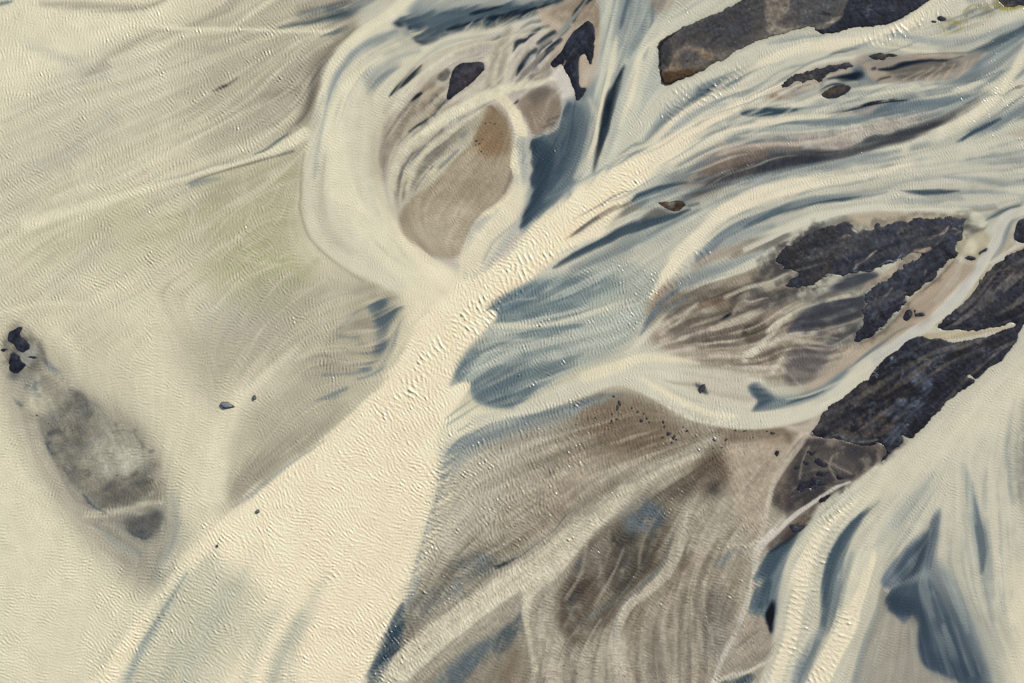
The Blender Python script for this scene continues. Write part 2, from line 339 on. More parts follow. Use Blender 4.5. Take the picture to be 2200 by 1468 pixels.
# veins
V = (190,181,160)
st(V, [(1500,1060,2),(1480,1110,5),(1466,1160,7),(1450,1205,9),(1420,1245,10),(1380,1280,11),(1345,1310,12),(1330,1350,14),(1328,1400,16),(1340,1460,20),(1335,1540,22)], s=5, op=.8)
st('cl', [(1470,1150,2),(1440,1220,3),(1390,1265,3),(1345,1305,4),(1325,1350,5),(1322,1420,5)], s=6, op=.35)
st(V, [(1560,1130,1),(1530,1170,3),(1490,1240,4),(1460,1290,5),(1490,1290,5)], s=7, op=.0, flow=False)
st(V, [(1480,1280,2),(1495,1330,4),(1510,1390,5),(1520,1440,5)], s=8, op=.6)
st(V, [(1445,1290,2),(1425,1330,4),(1430,1400,6),(1450,1470,8)], s=10, op=.6)
st(V, [(1600,1170,3),(1570,1175,3),(1540,1185,1)], s=3, op=.7, flow=False)

# combed silt
reg((196,190,168), [(960,1000),(1300,900),(1500,960),(1300,1090),(1100,1200),(900,1330),(900,1200)], 30, .38, nt='g')
reg((112,104,90), [(960,1060),(1300,930),(1500,960),(1300,1060),(1100,1160),(930,1280)], 30, .35, nt='h')
reg((176,166,146), [(1200,1350),(1480,1060),(1620,1100),(1620,1300),(1540,1480),(1160,1500)], 30, .45, nt='g')
reg((92,84,74), [(1200,1350),(1480,1100),(1620,1180),(1600,1300),(1540,1480),(1160,1500)], 30, .4, nt='h')
reg('cl', [(-50,0),(700,0),(650,300),(400,420),(0,600)], 60, .35, nt='g')
reg('tp', [(-50,200),(700,100),(650,300),(600,600),(300,700),(0,500)], 60, .2, nt='h')
reg('lf', [(60,240),(300,200),(330,360),(100,440),(0,400)], 60, .35)
reg('lf', [(500,640),(850,620),(800,780),(600,960),(480,1000)], 40, .4, nt='g')
# ---- E. upper middle: ring channel, its inside, dark pools
reg((196,188,172), [(760,180),(850,100),(960,70),(1080,60),(1200,20),(1290,-20),(1290,200),(1200,280),(1150,330),(1130,500),(1040,600),(900,600),(820,480),(780,320)], 12, 1.)
reg('gb', [(880,40),(905,-60),(1310,-60),(1300,-10),(1210,18),(1100,25),(980,45),(870,70)], 10, 1.)
reg('mg', [(900,5),(930,-60),(1230,-60),(1180,-5),(1080,10),(980,20)], 18, .55)
reg('dp', [(838,44),(870,36),(905,30),(960,22),(1020,16),(1090,12),(1180,-4),(1240,-12),(1262,-4),(1225,14),(1180,24),(1110,42),(1070,56),(1020,56),(1000,66),(970,72),(945,84),(925,98),(905,96),(888,82),(900,66),(870,62),(846,56)], 8, .9, n=.15, rag=4)
reg('sl', [(900,34),(1000,22),(1060,20),(1000,38),(950,52),(920,58)], 14, .55)
st('nk', [(842,48,2),(862,56,4),(880,60,3)], s=6, op=.7)
st('nk', [(892,84,3),(905,92,5),(922,96,4),(940,84,2)], s=6, op=.6)
for k in range(9):
    x = 1000 + 24 * k; y = 58 - 6 * k
    st(['lf','td','nk'][k % 3], [(x + 22, y - 14, .5), (x + 8, y - 4, 2), (x - 6, y + 14, 1)], s=3, op=.75)
st('lf', [(918,55,1),(908,62,3),(898,68,3),(880,66,2)], s=3, op=.8, flow=False)
# outer ring
reg((213,208,182), [(905,-60),(820,32),(745,88),(699,145),(684,215),(663,290),(650,370),(652,450),(670,510),(722,560),(785,598),(860,636),(935,670),(1000,640),(1000,585),(955,566),(890,525),(845,470),(822,400),(806,330),(815,260),(850,200),(900,140),(960,110),(1060,70),(1160,50),(1000,68),(890,100),(850,80),(845,50),(905,-10)], 7, 1.)
st('cl', [(900,-30,10),(850,20,12),(790,62,12),(742,105,11),(712,150,9),(694,200,6),(686,250,4)], s=10, op=.8)
st('gl', [(870,60,6),(800,92,8),(750,130,9),(722,175,9),(705,225,6),(690,290,4),(675,380,4)], s=12, op=.85)
st('gb', [(850,66,5),(800,90,6),(760,115,5),(735,150,3)], s=9, op=.75)
st('gb', [(742,138,1),(728,160,5),(712,200,6),(702,225,2)], s=8, op=.8)
st('mg', [(900,100,6),(850,105,8),(800,125,8),(770,150,6)], s=12, op=.8)
st('gl', [(900,110,5),(850,125,6),(800,160,6),(790,200,4)], s=10, op=.7)
st('cl', [(818,124,6),(770,160,10),(738,200,14),(722,270,20),(722,340,26),(730,400,30),(765,460,30),(830,530,34),(900,590,34),(960,620,34)], s=16, op=.85)
st('cr', [(800,330,4),(812,400,6),(830,460,10),(880,530,14),(930,580,20),(980,610,20)], s=14, op=.55)
st((200,194,168), [(790,190,4),(800,250,10),(802,320,8),(810,400,6),(840,470,3)], s=16, op=.7)
st('tp', [(700,340,8),(688,420,10),(700,490,8),(750,540,5)], s=22, op=.4)
st('td', [(652,330,2),(645,400,3),(648,460,3),(668,515,3),(720,566,3),(780,606,3)], s=6, op=.4)
st('tp', [(1180,60,4),(1060,85,6),(960,110,6),(900,150,8),(860,190,8),(830,240,8)], s=10, op=.55)
# streaky inside of the ring
st('cl', [(1100,85,3),(1040,95,4),(980,115,4),(930,145,4),(880,190,5),(840,240,5),(812,290,4)], s=6, op=.6)
st('gl', [(1180,60,3),(1100,72,4),(1000,82,4),(940,100,3),(880,150,3)], s=7, op=.6)
reg('gl', [(780,165),(800,150),(835,135),(860,130),(845,155),(810,190),(795,200)], 9, .75)
st('sl', [(798,190,2),(812,170,5),(840,150,4),(858,142,1)], s=8, op=.7, n=.2)
st('nk', [(837,207,1.5),(848,194,4),(865,180,6),(882,166,6),(898,152,5),(906,142,3)], s=5, op=.85, n=.2, rag=2)
st('td', [(850,185,3),(875,160,4),(890,145,2)], s=7, op=.6)
reg('br', [(862,298),(852,270),(880,222),(905,190),(945,155),(965,170),(955,212),(960,235),(925,262),(880,292)], 12, .75, n=.35, nt='m')
reg('br', [(800,330),(820,270),(860,240),(870,290),(850,340),(830,380),(812,380)], 20, .5, n=.3)
for g, w in [([(880,282),(905,266),(925,250),(940,238)],2.5), ([(925,250),(938,232),(948,215),(958,208)],2.5), ([(888,216),(896,207),(905,202)],4), ([(865,262),(868,245),(875,235)],2), ([(926,222),(928,215)],2), ([(938,205),(942,212)],2),([(936,226),(944,222)],3),([(862,300),(858,290)],2), ([(855,310),(870,295),(885,285)],2)]:
    st('nk', [(a, b, w) for a, b in g], s=4, op=.75, n=.35, nt='m', rag=2)
reg('tdd', [(940,172),(948,155),(960,150),(966,155),(962,170),(950,178)], 4, .8, n=.3, nt='m', rag=2)
st('sg', [(1030,215,4),(985,225,6),(950,245,5),(910,270,4)], s=8, op=.9)
st('tp', [(1040,165,3),(1060,175,5),(1030,200,4)], s=8, op=.6, n=.3)
st('tp', [(1050,95,8),(1010,105,8),(980,120,5)], s=12, op=.6, n=.4)
reg((176,172,140), [(880,330),(900,300),(960,270),(1010,250),(1040,235),(1020,285),(990,330),(950,370),(900,420),(850,470),(845,400)], 22, .6, n=.35)
st('lf', [(1050,232,3),(1000,262,5),(940,300,6),(890,360,7),(870,430,7),(880,490,6)], s=9, op=.7)
st('lf', [(1020,225,3),(960,260,4),(900,290,5),(860,340,6),(845,400,6)], s=9, op=.8)
for g, w in [([(905,372),(916,358),(930,350)],2), ([(880,348),(888,340),(900,332)],2), ([(945,360),(960,345),(975,330),(982,322)],3.5), ([(965,262),(985,250),(995,245)],2.5), ([(990,290),(1002,282)],3), ([(895,330),(912,315),(918,316)],1.5), ([(862,372),(850,392)],2), ([(890,400),(905,385),(920,368)],2), ([(985,270),(998,265)],2)]:
    st('sl', [(a, b, w) for a, b in g], s=5, op=.75, n=.4, nt='m', rag=2)
st('bd', [(921,366,1),(927,360,1.5),(930,356,.7)], s=1.5, op=.9, flow=False)
reg('lf', [(800,200),(1000,90),(1180,60),(1180,180),(1050,220),(880,500),(820,400)], 16, .45, nt='g')
reg((96,92,86), [(820,250),(960,130),(1180,60),(1180,170),(1050,215),(900,400),(850,420)], 16, .55, nt='h')
# brown D pool
reg((164,152,128), [(1060,228),(1078,242),(1092,266),(1098,300),(1102,340),(1096,385),(1078,425),(1050,455),(1020,482),(1002,515),(996,545),(950,556),(900,530),(868,505),(858,470),(880,430),(915,405),(952,374),(985,335),(1012,310),(1022,280),(1034,255),(1046,236)], 7, .95)
reg((134,108,80), [(1058,232),(1076,246),(1090,275),(1094,310),(1085,330),(1050,335),(1025,318),(1020,290),(1035,258)], 16, .85, n=.2, nt='m')
reg((186,176,152), [(900,470),(960,440),(1010,440),(1020,470),(1000,520),(960,545),(900,520),(875,495)], 22, .7)
st((196,190,160), [(1048,232,1),(1030,256,2.5),(1018,284,3),(1002,310,3),(976,340,3),(942,374,4),(905,405,4)], s=4, op=.8)
st('gl', [(1066,250,2),(1080,275,4),(1084,310,4),(1075,340,3)], s=9, op=.35, flow=False)
st('bd', [(1101,345,2),(1097,380,3),(1082,415,2)], s=9, op=.5, flow=False)
st('nk', [(1044,232,1),(1054,230,2),(1062,236,1)], s=3, op=.55, flow=False)
# second brown pool
reg((138,124,108), [(1112,222),(1128,203),(1150,189),(1186,187),(1200,205),(1207,235),(1200,262),(1184,280),(1150,292),(1138,278),(1128,258),(1118,240)], 5, .95, n=.15, nt='m')
reg('tdd', [(1135,205),(1155,191),(1178,190),(1178,205),(1160,215),(1145,222)], 9, .6, n=.2)
st('sg', [(1184,192,1),(1180,215,2.5),(1172,240,3),(1160,262,2)], s=4, op=.7, flow=False)
st('tdd', [(1178,262,3),(1190,256,3),(1200,250,2)], s=4, op=.8, flow=False)
st('tdd', [(1168,275,2),(1182,270,3),(1192,264,2)], s=4, op=.8, flow=False)
st('sg', [(1140,240,5),(1150,260,4),(1155,275,3)], s=6, op=.5, flow=False)
st('nk', [(1103,226,2),(1110,219,3.5),(1113,214,1.5)], s=3, op=.85, flow=False)
# silt jets
st('sg', [(1095,60,6),(1080,100,14),(1072,140,20),(1062,185,18)], s=12, op=.8)
st('lf', [(1130,70,2),(1105,95,3),(1090,130,4),(1085,170,5)], s=5, op=.7)
st('lf', [(1110,80,2),(1080,105,3),(1068,140,4),(1062,180,6)], s=6, op=.6)
st('cl', [(1200,168,4),(1150,178,7),(1100,188,10),(1060,200,12),(1010,222,10),(960,248,8),(910,285,6)], s=7, op=.85)
st('lf', [(1170,150,1),(1150,165,2.5),(1120,180,3)], s=4, op=.8)
st('cy', [(1070,205,10),(1094,228,11),(1112,262,12),(1120,292,12),(1112,325,9,4),(1108,360,10,4),(1118,400,14,5),(1085,440,16,7),(1045,480,20,8),(1022,530,20,8),(1010,590,26,10)], s=4, op=.98)
# left bank of jet and its ragged right edge
reg((186,186,172), [(1110,300),(1128,292),(1142,300),(1138,320),(1148,335),(1142,355),(1148,372),(1140,390),(1146,410),(1138,430),(1130,450),(1120,462),(1125,480),(1100,520),(1060,560),(1040,590),(1000,600),(1000,540),(1020,480),(1080,440),(1105,400),(1108,350)], 3, .95, rag=2)
reg('cy', [(1100,400),(1130,400),(1136,425),(1120,455),(1090,500),(1050,560),(1010,600),(990,560),(1020,500),(1060,460)], 12, .85)
st('cl', [(1108,330,3),(1112,370,4),(1120,420,5)], s=6, op=.8, flow=False)
st('gb', [(1120,305,2),(1124,325,4),(1122,350,3)], s=5, op=.6, n=.3, flow=False)
st('gl', [(1110,480,3),(1060,520,5),(1040,560,6)], s=10, op=.6)
# sand and slashes left of the black islet
reg('sd', [(1150,20),(1200,10),(1260,-40),(1300,-60),(1300,60),(1286,120),(1275,170),(1258,200),(1243,216),(1235,212),(1236,175),(1215,130),(1180,140),(1190,90)], 9, .9, n=.2, nt='m')
reg('br', [(1180,30),(1230,5),(1290,-30),(1292,50),(1280,80),(1262,50),(1225,60)], 9, .6, n=.35, nt='m')
st('nk', [(1300,-20,8),(1262,0,8),(1240,22,7),(1232,45,4)], s=5, op=.85, n=.3, nt='m', rag=3)
for g, w in [([(1109,163),(1118,142),(1132,120),(1148,106)],5), ([(1104,108),(1110,92),(1128,88)],5), ([(1125,95),(1140,75),(1160,62)],3), ([(1155,92),(1172,80),(1190,70)],3.5), ([(1150,70),(1165,60),(1180,56)],2.5),
             ([(1150,120),(1165,100),(1185,88)],2.5), ([(1172,108),(1190,95),(1205,85)],4), ([(1060,86),(1072,78)],2), ([(1160,135),(1175,115),(1190,105)],3), ([(1140,165),(1150,145),(1160,130)],2), ([(1195,85),(1215,70),(1225,60)],4), ([(1120,60),(1140,50),(1160,46)],3)]:
    st('dp', [(a, b, w * (.4 if k == 0 else 1)) for k, (a, b) in enumerate(g)], s=5, op=.8, n=.35, rag=3)
for g in [[(1180,130),(1160,150),(1140,170)], [(1200,110),(1175,135),(1165,160)], [(1230,55),(1190,110),(1180,140)], [(1135,105),(1110,140),(1100,175)], [(1240,95),(1205,120),(1190,148)], [(1150,60),(1120,75),(1095,100)]]:
    st('sg', [(a, b, 2.5) for a, b in g], s=4, op=.8)
st('gb', [(1272,-20,3),(1235,35,3.5),(1200,70,3),(1170,95,2.5),(1145,118,2),(1125,145,2)], s=3.5, op=.9)
st('mk', [(1180,72,.5),(1165,88,1.5),(1140,115,1)], s=2, op=.6, flow=False)
reg((212,206,192), [(1188,148),(1205,143),(1216,156),(1226,178),(1234,195),(1237,216),(1222,212),(1208,212),(1205,195),(1195,175)], 4, .95)
# slate pool between jet and centre channel
reg('gb', [(1215,215),(1250,200),(1300,150),(1340,140),(1335,220),(1310,300),(1280,360),(1230,420),(1170,470),(1122,500),(1128,440),(1148,380),(1145,330),(1142,300),(1190,282),(1206,250)], 9, 1.)
reg('dp', [(1200,270,5),(1215,225,5),(1236,222,8),(1252,240,24),(1262,280,28),(1252,340,30),(1222,392,26),(1185,440,18),(1145,478,8),(1121,492,3),(1128,455,3),(1140,430,3),(1146,405,3),(1140,385,3),(1149,368,3),(1142,350,3),(1147,335,3),(1139,318,3),(1143,302,3),(1160,293,3)], 8, .85, n=.2, rag=2)
reg('nk', [(1143,312),(1160,305),(1180,320),(1178,370),(1158,430),(1135,465),(1127,478),(1132,450),(1148,405),(1149,350)], 14, .45, n=.25)
st('sl', [(1240,240,8),(1250,300,10),(1225,370,10),(1180,430,8)], s=22, op=.5)
st('gl', [(1138,300,1),(1170,290,2),(1192,278,2),(1205,255,2),(1208,225,2),(1200,200,2),(1190,180,2)], s=2.5, op=.95, flow=False)
st('mk', [(1268,215,3),(1282,260,6),(1276,320,8),(1256,370,8)], s=14, op=.8)
# centre channels from the top
reg((184,187,172), [(1292,-60),(1470,-60),(1440,20),(1400,60),(1420,110),(1425,180),(1400,240),(1350,330),(1290,400),(1240,420),(1280,330),(1290,240),(1275,215),(1285,150),(1292,60)], 6, 1.)
st('gb', [(1345,-40,14),(1345,20,12),(1330,80,8),(1322,120,4)], s=16, op=.85, n=.3)
st('sl', [(1352,-30,4),(1346,10,5),(1334,50,3)], s=8, op=.7, n=.3)
reg('gb', [(1360,-60),(1440,-60),(1405,40),(1385,80),(1360,110),(1348,120),(1345,80)], 16, .8, n=.4)
reg('br', [(1398,-60),(1452,-60),(1432,10),(1412,30),(1402,25)], 10, .7, n=.3)
st('sl', [(1404,10,2),(1403,40,4),(1396,60,2)], s=5, op=.7)
st('sl', [(1392,50,2),(1380,80,4),(1362,105,3)], s=10, op=.6, n=.3)
st('sd', [(1450,-40,8),(1440,5,6),(1425,25,2)], s=7, op=.7)
st('mk', [(1305,-40,8),(1308,60,9),(1300,150,9),(1288,220,8),(1270,300,10),(1240,380,8)], s=8, op=.6)
st('cy', [(1326,80,3),(1318,130,7),(1308,180,9),(1296,240,10),(1285,300,8),(1266,360,5)], s=9, op=.75)
st('nk', [(1343,142,2),(1334,160,6),(1323,190,10),(1312,220,11),(1302,260,9),(1293,305,6),(1282,350,2)], s=9, op=.75, n=.2)
st('dp', [(1322,165,1),(1311,220,2),(1300,275,2),(1286,330,1)], s=4, op=.7)
st('gb', [(1300,280,6),(1290,330,9),(1260,390,10),(1225,440,7),(1170,490,4)], s=14, op=.75)
st('sl', [(1292,330,2),(1266,380,4),(1230,430,4),(1190,470,2)], s=9, op=.55, n=.3)
st((205,203,182), [(1600,-60,14),(1530,-10,18),(1470,30,20),(1420,68,20),(1390,110,19),(1370,165,20),(1356,220,22),(1330,290,22),(1285,360,18),(1240,415,12)], s=8, op=.95)
st('cr', [(1425,72,4),(1388,105,5),(1366,150,8),(1352,210,10),(1330,270,8)], s=10, op=.55)
st('gl', [(1540,-20,4),(1480,18,6),(1440,40,3)], s=9, op=.5)
st('gb', [(1394,100,1),(1386,118,3),(1382,130,1)], s=5, op=.6)
reg('gb', [(1290,-50),(1400,-50),(1380,100),(1340,220),(1290,380),(1180,480),(1240,300),(1290,150)], 14, .5, nt='h')
# main upper band under the long island
reg((204,201,180), [(2010,-60),(1995,5),(1920,48),(1845,64),(1762,78),(1700,82),(1620,104),(1560,128),(1500,160),(1425,190),(1380,240),(1330,320),(1260,400),(1180,470),(1130,510),(1120,560),(1200,600),(1290,500),(1400,420),(1500,300),(1620,240),(1700,160),(1850,110),(1960,70),(2080,-60)], 6, 1.)
st('cr', [(1960,45,8),(1880,82,9),(1800,98,9),(1720,106,10),(1640,140,10),(1590,170,8)], s=10, op=.5)
st('gb', [(1770,74,2),(1700,84,4),(1650,96,2)], s=6, op=.6)
st('gl', [(1660,140,4),(1580,165,8),(1500,195,10),(1440,235,12),(1410,280,12)], s=14, op=.8)
st('sl', [(1620,140,2),(1580,160,6),(1540,178,8),(1505,195,7),(1480,215,4),(1465,228,2)], s=9, op=.75, n=.2)
st('dp', [(1560,176,1),(1530,186,3),(1500,196,3)], s=5, op=.6)
st('gb', [(1470,220,3),(1430,250,8),(1410,280,10),(1390,310,8)], s=12, op=.6)
st('cl', [(1620,190,3),(1560,192,4),(1520,200,5),(1480,228,6),(1440,268,7),(1400,310,7),(1350,350,5)], s=8, op=.8)
st('gb', [(1560,225,3),(1500,240,6),(1440,290,8),(1400,330,5)], s=12, op=.55)
st('cr', [(1740,150,5),(1660,188,7),(1590,225,9),(1520,262,12),(1460,300,18),(1400,345,24),(1330,400,28),(1260,450,30),(1190,510,32),(1120,570,34)], s=9, op=.95)
st('gl', [(1420,330,2),(1370,330,4),(1330,355,3)], s=9, op=.6)
st('sl', [(1400,305,1),(1365,310,3),(1340,325,3),(1325,332,1)], s=6, op=.6)

reg('gb', [(1280,420),(1400,300),(1560,180),(1700,130),(1720,160),(1560,260),(1420,330),(1300,440)], 14, .55, nt='h')
reg('sl', [(1380,300),(1480,210),(1620,150),(1560,210),(1440,290)], 12, .4, nt='h')
reg('gl', [(690,180),(760,110),(850,70),(860,110),(780,180),(740,300),(700,420),(670,400)], 14, .5, nt='h')
reg((192,186,162), [(720,350),(800,330),(850,480),(900,560),(800,560),(700,480)], 20, .3, nt='h')
# ---- F. upper right
reg((186,185,168), [(1860,90),(1960,60),(2060,-60),(2400,-60),(2400,620),(2200,560),(2100,480),(1900,460),(1500,600),(1400,700),(1300,600),(1400,450),(1600,280),(1700,170)], 14, .95)
st('cr', [(2100,-60,18),(2020,5,15),(1975,38,12),(1940,60,8)], s=8, op=.6)
reg('mk', [(2000,10),(2060,-20),(2120,-40),(2090,20),(2060,40),(2010,60),(1960,75),(1980,45)], 12, .8)
reg((140,130,92), [(2010,62),(2022,46),(2045,48),(2070,40),(2085,28),(2110,5),(2140,8),(2148,14),(2130,32),(2100,48),(2070,62),(2045,72),(2022,74)], 8, .8, n=.5, nt='m', rag=4)
reg((150,142,78), [(2140,0),(2200,-10),(2260,10),(2200,22),(2165,26),(2145,20)], 5, .9, n=.3, nt='m')
st((150,142,80), [(2018,60,2),(2040,46,3),(2060,50,3),(2066,62,3),(2050,71,3),(2030,73,2)], s=3, op=.75, n=.3, nt='m', flow=False)
st((150,142,80), [(2072,36,1),(2070,26,2),(2085,14,2),(2100,10,1)], s=3, op=.6, flow=False)
reg('sl', [(2036,62),(2044,54),(2058,58),(2062,64),(2050,68),(2040,67)], 3, .85, n=.2, nt='m')
reg('tdd', [(2072,30),(2082,20),(2096,20),(2098,30),(2086,38),(2076,38)], 5, .65, n=.4, nt='m')
for g in [[(2120,10),(2100,20),(2090,34),(2092,44)], [(2090,5),(2075,15),(2062,30),(2050,35)], [(2118,0),(2128,12),(2140,25)], [(2075,-10),(2062,8),(2045,20)]]:
    st('mk', [(a, b, 1.5) for a, b in g], s=3, op=.75, flow=False)
st('gb', [(2070,-10,2),(2085,5,5),(2100,0,3)], s=7, op=.6, n=.4, flow=False)
st('mk', [(2105,-20,6),(2122,-5,7),(2128,8,4),(2136,24,2)], s=4, op=.9, flow=False)
st('tp', [(2130,40,6),(2100,55,8),(2070,70,5),(2035,82,2)], s=12, op=.6)
st('mk', [(2260,0,12),(2190,35,12),(2120,62,10),(2060,88,8),(1990,98,7),(1930,90,6),(1890,84,4)], s=9, op=.75)
st('gb', [(2240,30,8),(2160,62,8),(2090,84,7),(2020,94,6),(1960,84,6),(1915,76,4)], s=12, op=.65)
st('cl', [(2010,110,3),(1960,108,4),(1915,100,4),(1870,90,4)], s=6, op=.7)
st('gb', [(1960,86,2),(1935,78,3),(1900,78,2)], s=7, op=.6)
st('gb', [(1880,88,2),(1840,100,4),(1800,110,4),(1760,128,2)], s=6, op=.7)
st('nk', [(1842,102,.6),(1818,105,1.5),(1796,110,2),(1782,116,.6)], s=3, op=.6)
st('mk', [(1850,125,5),(1780,130,5),(1720,145,5),(1660,175,6),(1600,215,6)], s=7, op=.85)
# dark diagonal arm
st('dp', [(2260,20,10),(2200,66,11),(2150,90,12),(2110,108,8),(2070,118,3)], s=12, op=.85, n=.15)
st('sl', [(2210,60,6),(2170,95,12),(2130,125,12),(2090,160,10),(2050,180,4)], s=16, op=.75)
st('gb', [(2200,90,5),(2150,140,10),(2100,190,8)], s=14, op=.5)
st('tdd', [(2110,116,3),(2085,124,4),(2062,116,2)], s=7, op=.7, n=.3)
# sand fan
reg((150,142,130), [(1838,128),(1870,116),(1930,118),(2000,116),(2080,112),(2110,116),(2100,138),(2062,165),(2025,176),(1960,180),(1885,178),(1862,168),(1848,150)], 6, .95, n=.1)
reg('sd', [(1850,140),(1866,136),(1890,148),(1925,152),(1915,168),(1890,175),(1868,168)], 6, .75)
reg('tdd', [(1905,146),(1960,136),(2010,128),(2060,132),(2050,150),(2000,168),(1940,170),(1915,160)], 8, .75, n=.35)
for g in [[(2078,130),(2072,150),(2058,166)], [(2050,134),(2040,155),(2026,172)], [(2028,134),(2010,156),(1990,172)], [(2005,140),(1985,158),(1965,172)], [(1985,146),(1960,162),(1940,172)], [(2094,126),(2086,142),(2076,152)], [(2040,140),(2022,158),(2006,174)]]:
    st('sd', [(a, b, 2) for a, b in g], s=3, op=.8, flow=False)
st('nk', [(1888,149,2),(1912,147,4),(1945,138,4),(1985,133,3),(2030,130,2),(2070,120,1)], s=4, op=.85, n=.2)
st('gb', [(1930,146,1),(1955,138,2),(1975,135,1)], s=2, op=.6, flow=False)
st('nk', [(1873,148,2),(1880,147,3)], s=3, op=.8, flow=False)
st('nk', [(1882,174,1),(1892,168,3),(1912,163,3)], s=3, op=.7, flow=False)
st('tdd', [(1945,118,.5),(2000,116,1.5),(2060,113,2),(2085,114,1)], s=2.5, op=.7)
st((170,140,110), [(1950,122,1),(2000,120,2),(2060,118,2)], s=3, op=.6)
# islet chain surroundings
reg((176,162,144), [(1640,214),(1672,186),(1720,160),(1780,140),(1836,132),(1850,140),(1820,160),(1780,185),(1735,205),(1690,216)], 7, .9, n=.15, nt='m')
reg((120,92,66), [(1655,208),(1665,202),(1680,206),(1676,212),(1662,213)], 3, .7, n=.4, nt='m')
reg('sl', [(1838,138),(1858,148),(1866,165),(1886,176),(1860,182),(1820,180),(1790,170),(1770,178),(1790,162),(1825,155)], 6, .9, n=.15)
reg('nk', [(1778,172),(1800,162),(1828,156),(1840,150),(1848,160),(1835,172),(1805,174)], 4, .8, n=.3)
st('gl', [(1840,176,3),(1800,174,5),(1770,184,4),(1740,196,4),(1700,212,3)], s=5, op=.8)
st('nk', [(1762,196,1.5),(1780,184,3),(1800,180,3),(1815,181,1)], s=3, op=.8)
st('gb', [(1790,186,2),(1755,200,3),(1720,214,4),(1685,222,2)], s=5, op=.7)
st('sd', [(1772,198,2),(1752,208,4),(1725,216,2)], s=3, op=.8)
# braided bands below the chain
st('mk', [(2260,170,12),(2150,185,12),(2050,186,12),(1960,188,12),(1880,195,12),(1800,208,10),(1720,222,10),(1640,232,9),(1590,250,8),(1540,275,8)], s=9, op=.85)
st('gb', [(2120,170,3),(2050,178,4),(1980,184,3)], s=7, op=.5)
st('dp', [(1592,241,2),(1604,240,7),(1630,240,9),(1665,239,7),(1700,237,4),(1730,232,1)], s=6, op=.85, n=.2)
st('gb', [(1700,238,4),(1770,228,5),(1820,218,4),(1860,208,2)], s=8, op=.7)
st('cr', [(1860,232,1),(1790,246,3),(1720,252,5),(1640,264,7),(1570,280,8),(1500,310,9),(1440,345,8)], s=6, op=.85)
st('nk', [(1800,244,.5),(1830,234,2),(1870,222,3.5),(1910,217,3.5),(1945,216,2)], s=4, op=.85)
reg((160,152,142), [(1770,247),(1800,238),(1850,230),(1880,225),(1925,220),(1900,228),(1884,240),(1868,248),(1830,246)], 3, .9)
reg('sl', [(1872,250),(1885,238),(1910,224),(1960,214),(2020,214),(2080,206),(2110,196),(2080,222),(2000,240),(1930,250)], 10, .85)
st('dp', [(1868,248,1),(1888,238,4),(1915,226,4),(1940,218,2)], s=6, op=.6)
st('sl', [(1655,275,2),(1700,266,5),(1760,264,7),(1820,258,7),(1880,248,6),(1950,238,4)], s=9, op=.85)
st('gb', [(1560,292,3),(1620,284,6),(1700,280,6),(1800,272,6),(1880,262,5)], s=9, op=.7)
st('mk', [(2000,240,2),(1920,260,3),(1850,268,4),(1780,278,4),(1700,288,5),(1620,290,5),(1560,300,4)], s=5, op=.8)
# long dark slack south of it
reg((148,134,122), [(1470,380),(1520,330),(1570,302),(1640,290),(1720,290),(1800,290),(1830,310),(1800,325),(1700,345),(1600,370),(1500,400),(1440,400)], 12, .95, n=.2)
reg('gb', [(1555,300),(1600,292),(1680,290),(1740,288),(1700,300),(1690,308),(1640,306),(1580,310)], 6, .8, n=.45)
for g in [[(1560,302,2),(1580,296,4),(1600,298,2)], [(1590,315,1),(1610,306,3),(1640,300,2)], [(1670,292,1),(1690,298,2),(1720,304,2)], [(1650,310,1),(1690,312,3),(1715,308,2)]]:
    st('sl', g, s=5, op=.7, n=.3, rag=2)
reg('tdd', [(1500,400),(1540,365),(1600,335),(1650,322),(1720,316),(1790,328),(1850,315),(1920,285),(2000,262),(2060,240),(2110,205),(2120,200),(2080,245),(1990,290),(1880,318),(1780,345),(1680,365),(1600,385),(1540,410),(1450,440)], 12, .9, n=.2)
st('nk', [(1720,325,2),(1780,328,4),(1840,318,7),(1880,298,8),(1940,282,9),(2000,268,8),(2060,240,4),(2100,210,2)], s=9, op=.7, n=.2)
st('dp', [(1380,420,1),(1420,402,3),(1480,388,6),(1560,376,6),(1650,352,4),(1720,342,2)], s=7, op=.65, n=.25)
st((176,160,146), [(1480,365,2),(1530,335,7),(1590,320,10),(1640,316,7)], s=9, op=.55, n=.2)
reg((166,158,146), [(1709,291),(1740,288),(1791,281),(1840,272),(1873,266),(1915,258),(1955,250),(1985,246),(2030,240),(2009,252),(2000,256),(1972,264),(1940,272),(1945,274),(1920,279),(1925,283),(1905,291),(1880,291),(1860,295),(1845,304),(1837,313),(1820,320),(1796,323),(1760,319),(1728,318)], 3, .95, n=.15)
for k in range(8):
    x = 1800 + 26 * k; y = 300 - 7 * k
    st([(200,190,176),(150,138,126)][k % 2], [(x - 30, y - 14, 1), (x, y, 1.5), (x + 16, y + 8, 1)], s=3, op=.6, flow=False)
st('sg', [(1500,385,2),(1450,398,5),(1400,412,4)], s=7, op=.6)
